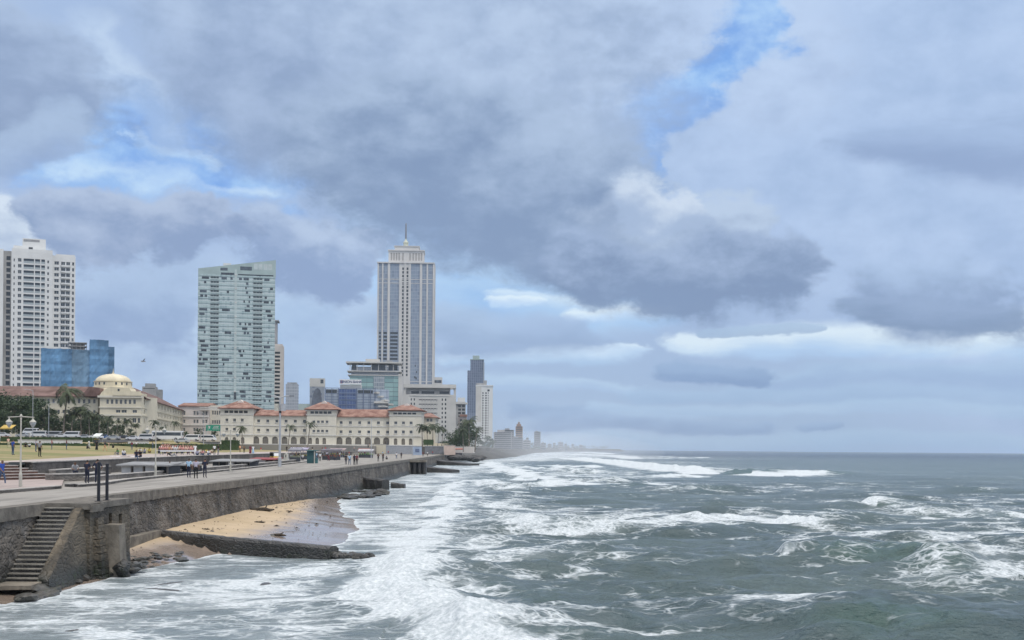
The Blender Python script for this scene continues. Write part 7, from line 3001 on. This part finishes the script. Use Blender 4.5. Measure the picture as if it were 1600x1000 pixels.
# table with a white top in front of the rows
a, b = stand(246, 711.5), stand(300, 711)
t = thing('long_table', 'long table with a white cloth in front of the seated rows', 'table', (a + b) / 2, math.atan2(b.y - a.y, b.x - a.x))
L = (b - a).length / 2
mb = MB()
mb.box(-L, L, -.4, .4, .72, .76)
mb.box(-L - .02, L + .02, -.43, -.4, .52, .765)
mb.build('table_top', CL['white'], t)
for i in range(6):
    for y in (-.34, .34):
        mb = MB()
        x = -L + .2 + i * (2 * L - .4) / 5
        mb.box(x - .03, x + .03, y - .03, y + .03, 0, .718)
        mb.build('leg', M['bench'], t)
for i in range(9):
    px = 308 + i * 2.9
    top = ['lilac', 'white', 'cream', 'pink', 'grey', 'yellow', 'white', 'peach', 'cream'][i]
    person(px, 711.5 - (i % 3) * 1.6, 'ground', top, ['jean', 'cream', 'brown'][i % 3], 'person in %s sitting on grass right of the seated rows, %s' % (top, ['leftmost of nine', 'second from left', 'third from left', 'fourth from left', 'middle of nine', 'fourth from right', 'third from right', 'second from right', 'rightmost of nine'][i]), rg.uniform(-1, 1), LW)
# white cloths on the lawn
for (px, py, L, lab) in ((192, 714, 3.2, 'white cloth spread on the lawn under the two seated people'), (325, 712.5, 3.0, 'white cloth spread on the lawn right of the seated rows')):
    p = stand(px, py)
    mb = MB()
    rr = random.Random(int(px))
    nx, ny = 10, 5
    vs = [(-L / 2 + L * i / nx, -.7 + 1.4 * k / ny, .03 + rr.uniform(0, .07)) for i in range(nx + 1) for k in range(ny + 1)]
    fs = [(i * (ny + 1) + k, (i + 1) * (ny + 1) + k, (i + 1) * (ny + 1) + k + 1, i * (ny + 1) + k + 1) for i in range(nx) for k in range(ny)]
    mb.add(vs, fs)
    o = mb.build('picnic_cloth', CL['white'], loc=p)
    tag(o, lab, 'cloth')
# along the promenade towards the hotel
for (px, py, pose, top, bot, rz, lab) in [
        (540.5, 726, 'stand', 'black', 'navy', 3.0, 'person in black, left of the group of four halfway along the promenade'), (546, 726.5, 'walk', 'sky', 'jean', .3, 'person in pale blue in the group of four halfway along the promenade'),
        (553.5, 726.5, 'stand', 'navy', 'black', .8, 'person in navy in the group of four halfway along the promenade'), (557.5, 726, 'stand', 'maroon', 'black', 2.8, 'person in maroon at the right of the group of four'),
        (591, 721.5, 'fold', 'black', 'black', .4, 'person in black, left of the dark pair near the wall'), (598.5, 721, 'fold', 'navy', 'black', -.4, 'person in navy, right of the dark pair near the wall'),
        (604, 718, 'ground', 'grey', 'black', .2, 'person in grey squatting right of the dark pair'), (619.5, 717, 'stand', 'white', 'jean', .2, 'person in white with jeans past the dark pair'), (627, 716.5, 'stand', 'navy', 'black', 2.9, 'person in navy leaning near the wall past the white shirt'),
        (661, 713.5, 'walk', 'maroon', 'black', .4, 'person in maroon walking near the poster board'), (668, 713, 'stand', 'white', 'black', 0, 'person in white top above the dark lookout block'), (676, 711, 'walk', 'red', 'jean', .3, 'person in red walking near the hotel shutters'),
        (689, 710.5, 'stand', 'navy', 'black', 0, 'person in navy by the end of the shutters'), (696, 710.3, 'stand', 'black', 'black', .4, 'person in black in front of the pink cabin'), (704, 709.8, 'walk', 'red', 'brown', .4, 'person in red in front of the pink cabin'),
        (448, 706, 'stand', 'black', 'black', .3, 'person in black standing high behind the white pillar box'), (455, 719, 'sit', 'grey', 'navy', .3, 'person in grey sitting right of the white pillar box'), (461, 720, 'stand', 'navy', 'jean', 1.3, 'person in navy among the stalls left of the green kiosk'),
        (466, 719, 'stand', 'black', 'navy', -.7, 'person in black among the stalls left of the green kiosk'), (473, 719.5, 'sit', 'white', 'black', .3, 'person in white sitting next to the green kiosk'), (500, 721, 'stand', 'white', 'black', .3, 'person in white serving right of the green kiosk'),
        (513, 720, 'sit', 'maroon', 'maroon', .6, 'person in maroon sitting right of the green kiosk'), (524, 719.5, 'sit', 'brown', 'navy', -.6, 'person in brown sitting between the kiosk and the group of four'),
        (507, 703.5, 'stand', 'brown', 'black', .6, 'person in brown on the upper ground before the middle pavilion'), (512, 703.5, 'stand', 'white', 'jean', -.6, 'person in white on the upper ground before the middle pavilion')]:
    dz = .45 if pose == 'sit' else 0
    person(px, py, pose, top, bot, lab, rz, FR, dz=dz)
rg = random.Random(77)
tops = ['navy', 'white', 'grey', 'red', 'lilac', 'black', 'peach', 'sky', 'maroon', 'brown']
for i in range(34):
    px = rg.uniform(452, 640)
    py = 716 - (px - 452) * .034 + rg.uniform(-4.2, 2.0)
    top = tops[i % 10]
    person(px, py, rg.choice(['stand', 'walk', 'stand', 'fold']), top, rg.choice(['black', 'navy', 'jean', 'cream']), 'tiny distant figure in %s in the crowd before the hotel' % top, rg.uniform(0, 6.2), 'crowd before the hotel in ' + top)
for i in range(18):
    px, py = rg.uniform(70, 420), rg.uniform(698.6, 703.5)
    top = tops[(i * 3) % 10]
    person(px, py, rg.choice(['stand', 'walk', 'fold', 'ground']), top, rg.choice(['black', 'navy', 'jean', 'cream']), 'small far figure in %s scattered at the hedge side of the lawn' % top, rg.uniform(0, 6.2), 'far figures on the lawn in ' + top)
for i in range(14):
    px = rg.uniform(440, 540)
    top = tops[(i * 7 + 1) % 10]
    person(px, 722 - (px - 440) * .03 - rg.uniform(1, 8), rg.choice(['stand', 'walk', 'ground', 'fold']), top, rg.choice(['black', 'navy', 'jean', 'cream']), 'small figure in %s among the stalls near the green kiosk' % top, rg.uniform(0, 6.2), 'figures among the stalls in ' + top)
# seats for the two sitters by the kiosk
for px, py, lab in ((455, 719, 'small stool under the person in grey by the white pillar box'), (473, 719.5, 'small stool under the person in white by the green kiosk'), (513, 720, 'small stool under the person in maroon'), (524, 719.5, 'small stool under the person in brown')):
    p = stand(px, py)
    mb = MB()
    mb.box(-.22, .22, -.1, .3, .38, .44)
    for x in (-.18, .18):
        for y in (-.06, .26):
            mb.box(x - .025, x + .025, y - .025, y + .025, 0, .379)
    o = mb.build('stool', M['bench'], loc=p)
    tag(o, lab, 'stool')

# ---------------------------------------------------------------- stalls
p = G(485, 724, PZ)
t = thing('green_kiosk', 'dark green kiosk with a pale corner post on the promenade', 'kiosk', p)
s_ = p.y / F
mb = MB()
mb.box(-5.5 * s_, 5.5 * s_, 0, 2.2, 0, 19.5 * s_)
mb.build('body', pmat('dark_green_board', (.03, .09, .10), .7, .25, 1), t)
mb = MB()
mb.box(-6.5 * s_, 9.5 * s_, -.3, 2.6, 19.6 * s_, 20.6 * s_)
mb.build('roof', pmat('teal_board', (.05, .16, .17), .7, .2, 1), t)
mb = MB()
mb.box(5.7 * s_, 7.2 * s_, -.2, .0, 0, 19.55 * s_)
mb.build('post', M['white_paint'], t)
mb = MB()
mb.box(7.3 * s_, 9.3 * s_, .2, 1.8, 0, 9 * s_)
mb.build('counter', pmat('teal_counter', (.04, .14, .15), .7, .2, 1), t)
p = G(446.5, 722.5, PZ)
t = thing('pillar_box', 'white pillar box with a dark slot beside the tall grey pole', 'box', p)
s_ = p.y / F
mb = MB()
mb.front([(-3 * s_, 0), (3 * s_, 0), (3 * s_, 12.5 * s_), (0, 15 * s_), (-3 * s_, 12.5 * s_)], 0, .7)
mb.build('body', M['white_paint'], t)
mb = MB()
mb.box(-.6 * s_, .6 * s_, -.03, -.003, 8 * s_, 12 * s_)
mb.build('slot', M['black_metal'], t)


def awning(x0, x1, pyb, h, Y, col, label, slope=.35):
    a, b = P(x0, pyb, Y), P(x1, pyb, Y)
    w = (b.x - a.x) / 2
    z = ground_z((a.x + b.x) / 2, Y)
    t = thing('market_stall', label, 'stall', ((a.x + b.x) / 2, Y, z))
    mb = MB()
    mb.side([(-1.5, h - slope), (-1.5, h - slope + .05), (1.5, h + .05), (1.5, h), ], -w, w)
    mb.side([(-1.52, h - slope - .3), (-1.52, h - slope + .04), (-1.49, h - slope + .04), (-1.49, h - slope - .3)], -w, w)
    mb.build('canopy', col, t)
    for x in (-w + .1, w - .1):
        for y in (-1.4, 1.4):
            mb = MB()
            mb.tube([(x, y, 0), (x, y, h - slope if y < 0 else h)], .03, 6)
            mb.build('pole', M['grey_paint'], t)
    mb = MB()
    mb.box(-w + .2, w - .2, -1.1, -.4, 0, .85)
    mb.build('counter', M['kiosk_dark'], t)
    rg = random.Random(int(x0))
    mb = MB()
    for i in range(7):
        x = -w + .4 + i * (2 * w - .8) / 6
        mb.box(x - .14, x + .14, -.9, -.6, .853, .853 + rg.uniform(.15, .4))
    mb.build('goods', pmat('goods_%d' % int(x0), (rg.uniform(.1, .5), rg.uniform(.1, .4), rg.uniform(.05, .3)), .7, .3, 4), t)


awning(452, 472, 719, 2.6, 236, pmat('grey_awning', (.22, .22, .25), .8, .2, 1), 'grey awning stall between the pillar box and the green kiosk')
awning(458, 482, 714, 2.7, 285, pmat('violet_awning', (.34, .32, .42), .8, .2, 1), 'violet grey awning stall behind the green kiosk')
awning(503, 534, 717, 2.5, 275, pmat('dark_awning', (.14, .13, .15), .8, .2, 1), 'dark awning stall right of the green kiosk')
awning(515, 540, 712, 2.6, 350, pmat('pink_awning', (.42, .33, .32), .8, .2, 1), 'pale pink awning stall before the hotel')
awning(560, 584, 714, 2.4, 345, pmat('white_awning', (.45, .45, .47), .8, .1, 1), 'white awning stall beside the slim street light')
awning(560, 578, 709.5, 2.6, 420, pmat('red_awning', (.30, .14, .12), .8, .2, 1), 'small red awning stall behind the white one')
awning(709, 723, 708, 3.0, 555, pmat('rust_awning', (.36, .14, .10), .8, .2, 1), 'red roofed stall next to the pink cabin')
awning(3, 22, 683, 4.6, 366, pmat('yellow_awning', (.50, .35, .09), .8, .2, .6), 'yellow and white stall at the left edge beyond the lawn', 1.0)
awning(147, 158, 690, 2.6, 335, pmat('white_tent', (.66, .70, .68), .8, .1, 1), 'small white tent beyond the lawn left of the dome', .8)

# parked scooter by the long seat wall
p = stand(279, 738.5)
t = thing('parked_scooter', 'dark blue scooter parked beside the man in cream trousers', 'scooter', p, 1.2)
for y in (-.6, .6):
    mb = MB()
    mb.xf = Matrix.Translation((0, y, .26)) @ Matrix.Rotation(R(90), 4, 'Y')
    mb.lathe([(.12, -.05), (.24, -.05), (.26, 0), (.24, .05), (.12, .05)], n=14)
    mb.build('wheel', M['tyre'], t)
mb = MB()
mb.side([(-.72, .5), (-.5, .95), (-.42, .95), (-.35, .4), (.1, .35), (.2, .62), (.8, .68), (.75, .4), (.3, .25), (-.35, .22)], -.16, .16)
mb.build('body', PAINT['blue'], t)
mb = MB()
mb.side([(.1, .66), (.15, .78), (.78, .82), (.8, .7)], -.14, .14)
mb.build('seat', M['tyre'], t)
mb = MB()
mb.tube([(-.34, -.45, 1.02), (0, -.5, 1.0), (.34, -.45, 1.02)], .02, 6)
mb.build('handlebar', M['black_metal'], t)

# gull
p = P(224, 565, 120)
t = tag(bpy.data.objects.new('bird', None), 'dark bird gliding in the sky between the dome and the glass tower', 'bird')
COL.objects.link(t)
t.location = p
mb = MB()
mb.tube([(-.26, 0, 0), (-.15, 0, .0), (0, 0, .015), (.13, 0, .02), (.19, 0, .015), (.24, 0, 0)], [.015, .045, .06, .045, .035, .008], 8)
mb.build('body', CL['grey'], t, smooth=True)
for s_, tip in ((-1, (-.34, .0, .06)), (1, (.2, .0, .34))):
    mb = MB()
    r0, m1, t1 = Vector((.0, 0, .03)), Vector((tip[0] * .45, .05 * s_, tip[2] * .62 + .05)), Vector(tip)
    vs = [r0 + Vector((-.06, 0, 0)), r0 + Vector((.07, 0, 0)), m1 + Vector((-.05, 0, -.012)), m1 + Vector((.04, 0, .02)), t1]
    up_ = Vector((0, .012, .008))
    mb.add(vs + [v + up_ for v in vs], [(0, 1, 3, 2), (2, 3, 4), (6, 5, 7, 8)[:4], (7, 9, 8), (0, 2, 7, 5), (2, 4, 9, 7), (1, 6, 8, 3), (3, 8, 9, 4), (0, 5, 6, 1)])
    mb.build('wing', CL['black'] if s_ > 0 else CL['grey'], t)

# ---------------------------------------------------------------- rocky shore past the hotel
rg = random.Random(31)
for i in range(26):
    px = rg.uniform(706, 752)
    py = 709 + (px - 706) * .12 + rg.uniform(-2, 5)
    p = P(px, py, 560 + rg.uniform(-40, 40))
    mb = MB()
    mb.blob((0, 0, 0), rg.uniform(.8, 2.4), (1.4, 1, .6), .4, seed=600 + i)
    o = mb.build('rock', M['groyne'], loc=(p.x, p.y, max(-.2, min(2.4, p.z))))
    tag(o, 'dark sea rock below the big tree at the end of the wall', 'rock', 'rocks past the end of the wall')
# wooded low shore running to the headland
mb = MB()
vs, fs = [], []
for i in range(60):
    t_ = i / 59
    Y = 640 + (6100 - 640) * t_ ** 1.6
    x = float(np.interp(Y, [c[1] for c in COAST], [c[0] for c in COAST]))
    hgt = np.interp(Y, [640, 900, 1500, 3000, 6100], [6, 9, 7.5, 9, 13]) * (.75 + .4 * rg.random())
    vs += [(x + 14, Y, -.5), (x + 4, Y, 1.2 + rg.random() * 1.5), (x - 18, Y, hgt), (x - 120, Y, hgt * 1.15), (x - 600, Y, hgt)]
for i in range(59):
    for k in range(4):
        fs.append((i * 5 + k, i * 5 + k + 1, (i + 1) * 5 + k + 1, (i + 1) * 5 + k))
mb.add(vs, fs)
mb.build('shore_terrain', pmat('shore_bank', (.075, .075, .07), .95, .35, .05, .8, .8), kind='structure', smooth=False)
mb = MB()
cs = []
for i in range(240):
    Y = 660 + 5300 * rg.random() ** 1.7
    x = float(np.interp(Y, [c[1] for c in COAST], [c[0] for c in COAST]))
    hh = np.interp(Y, [640, 900, 1500, 3000, 6100], [6, 9, 8, 10, 14])
    k = 1 + Y / 2200
    cs.append((x - 10 - rg.random() * 60, Y, hh + rg.uniform(0, 5) * min(k, 2), 2.4 * k * rg.uniform(.6, 1.3)))
leaf_cloud(mb, cs, 60, 1.0, rg, 1)
mb.build('shore_woods', M['leaf'], kind='stuff')

# ---------------------------------------------------------------- air
def volume_mat(name, col, dens, aniso=0.2):
    mt = bpy.data.materials.new(name)
    mt.use_nodes = True
    t = mt.node_tree
    t.nodes.clear()
    v = t.nodes.new('ShaderNodeVolumePrincipled')
    v.inputs['Color'].default_value = (*col, 1)
    v.inputs['Density'].default_value = dens
    v.inputs['Anisotropy'].default_value = aniso
    o = t.nodes.new('ShaderNodeOutputMaterial')
    t.links.new(v.outputs[0], o.inputs['Volume'])
    return mt


mb = MB()
mb.box(-4200, 4200, -400, 7200, -3, 275)
mb.build('haze', volume_mat('haze_air', (.78, .88, 1.0), 5.5e-5), kind='stuff')


def mist(c, r, dens):
    bm = bmesh.new()
    bmesh.ops.create_icosphere(bm, subdivisions=4, radius=1)
    me = bpy.data.meshes.new('sea_spray_mist')
    for v in bm.verts:
        v.co = Vector((v.co.x * r[0], v.co.y * r[1], v.co.z * r[2]))
    bm.to_mesh(me)
    bm.free()
    me.materials.append(volume_mat('spray_mist', (.93, .96, 1.0), dens))
    o = bpy.data.objects.new('sea_spray_mist', me)
    link(o, None, c, 'stuff')


# spray hanging over the surf along the far wall and the shore beyond
mist((20, 930, 4), (90, 300, 16), 7e-4)
mist((60, 2300, 10), (330, 1600, 50), .8e-4)
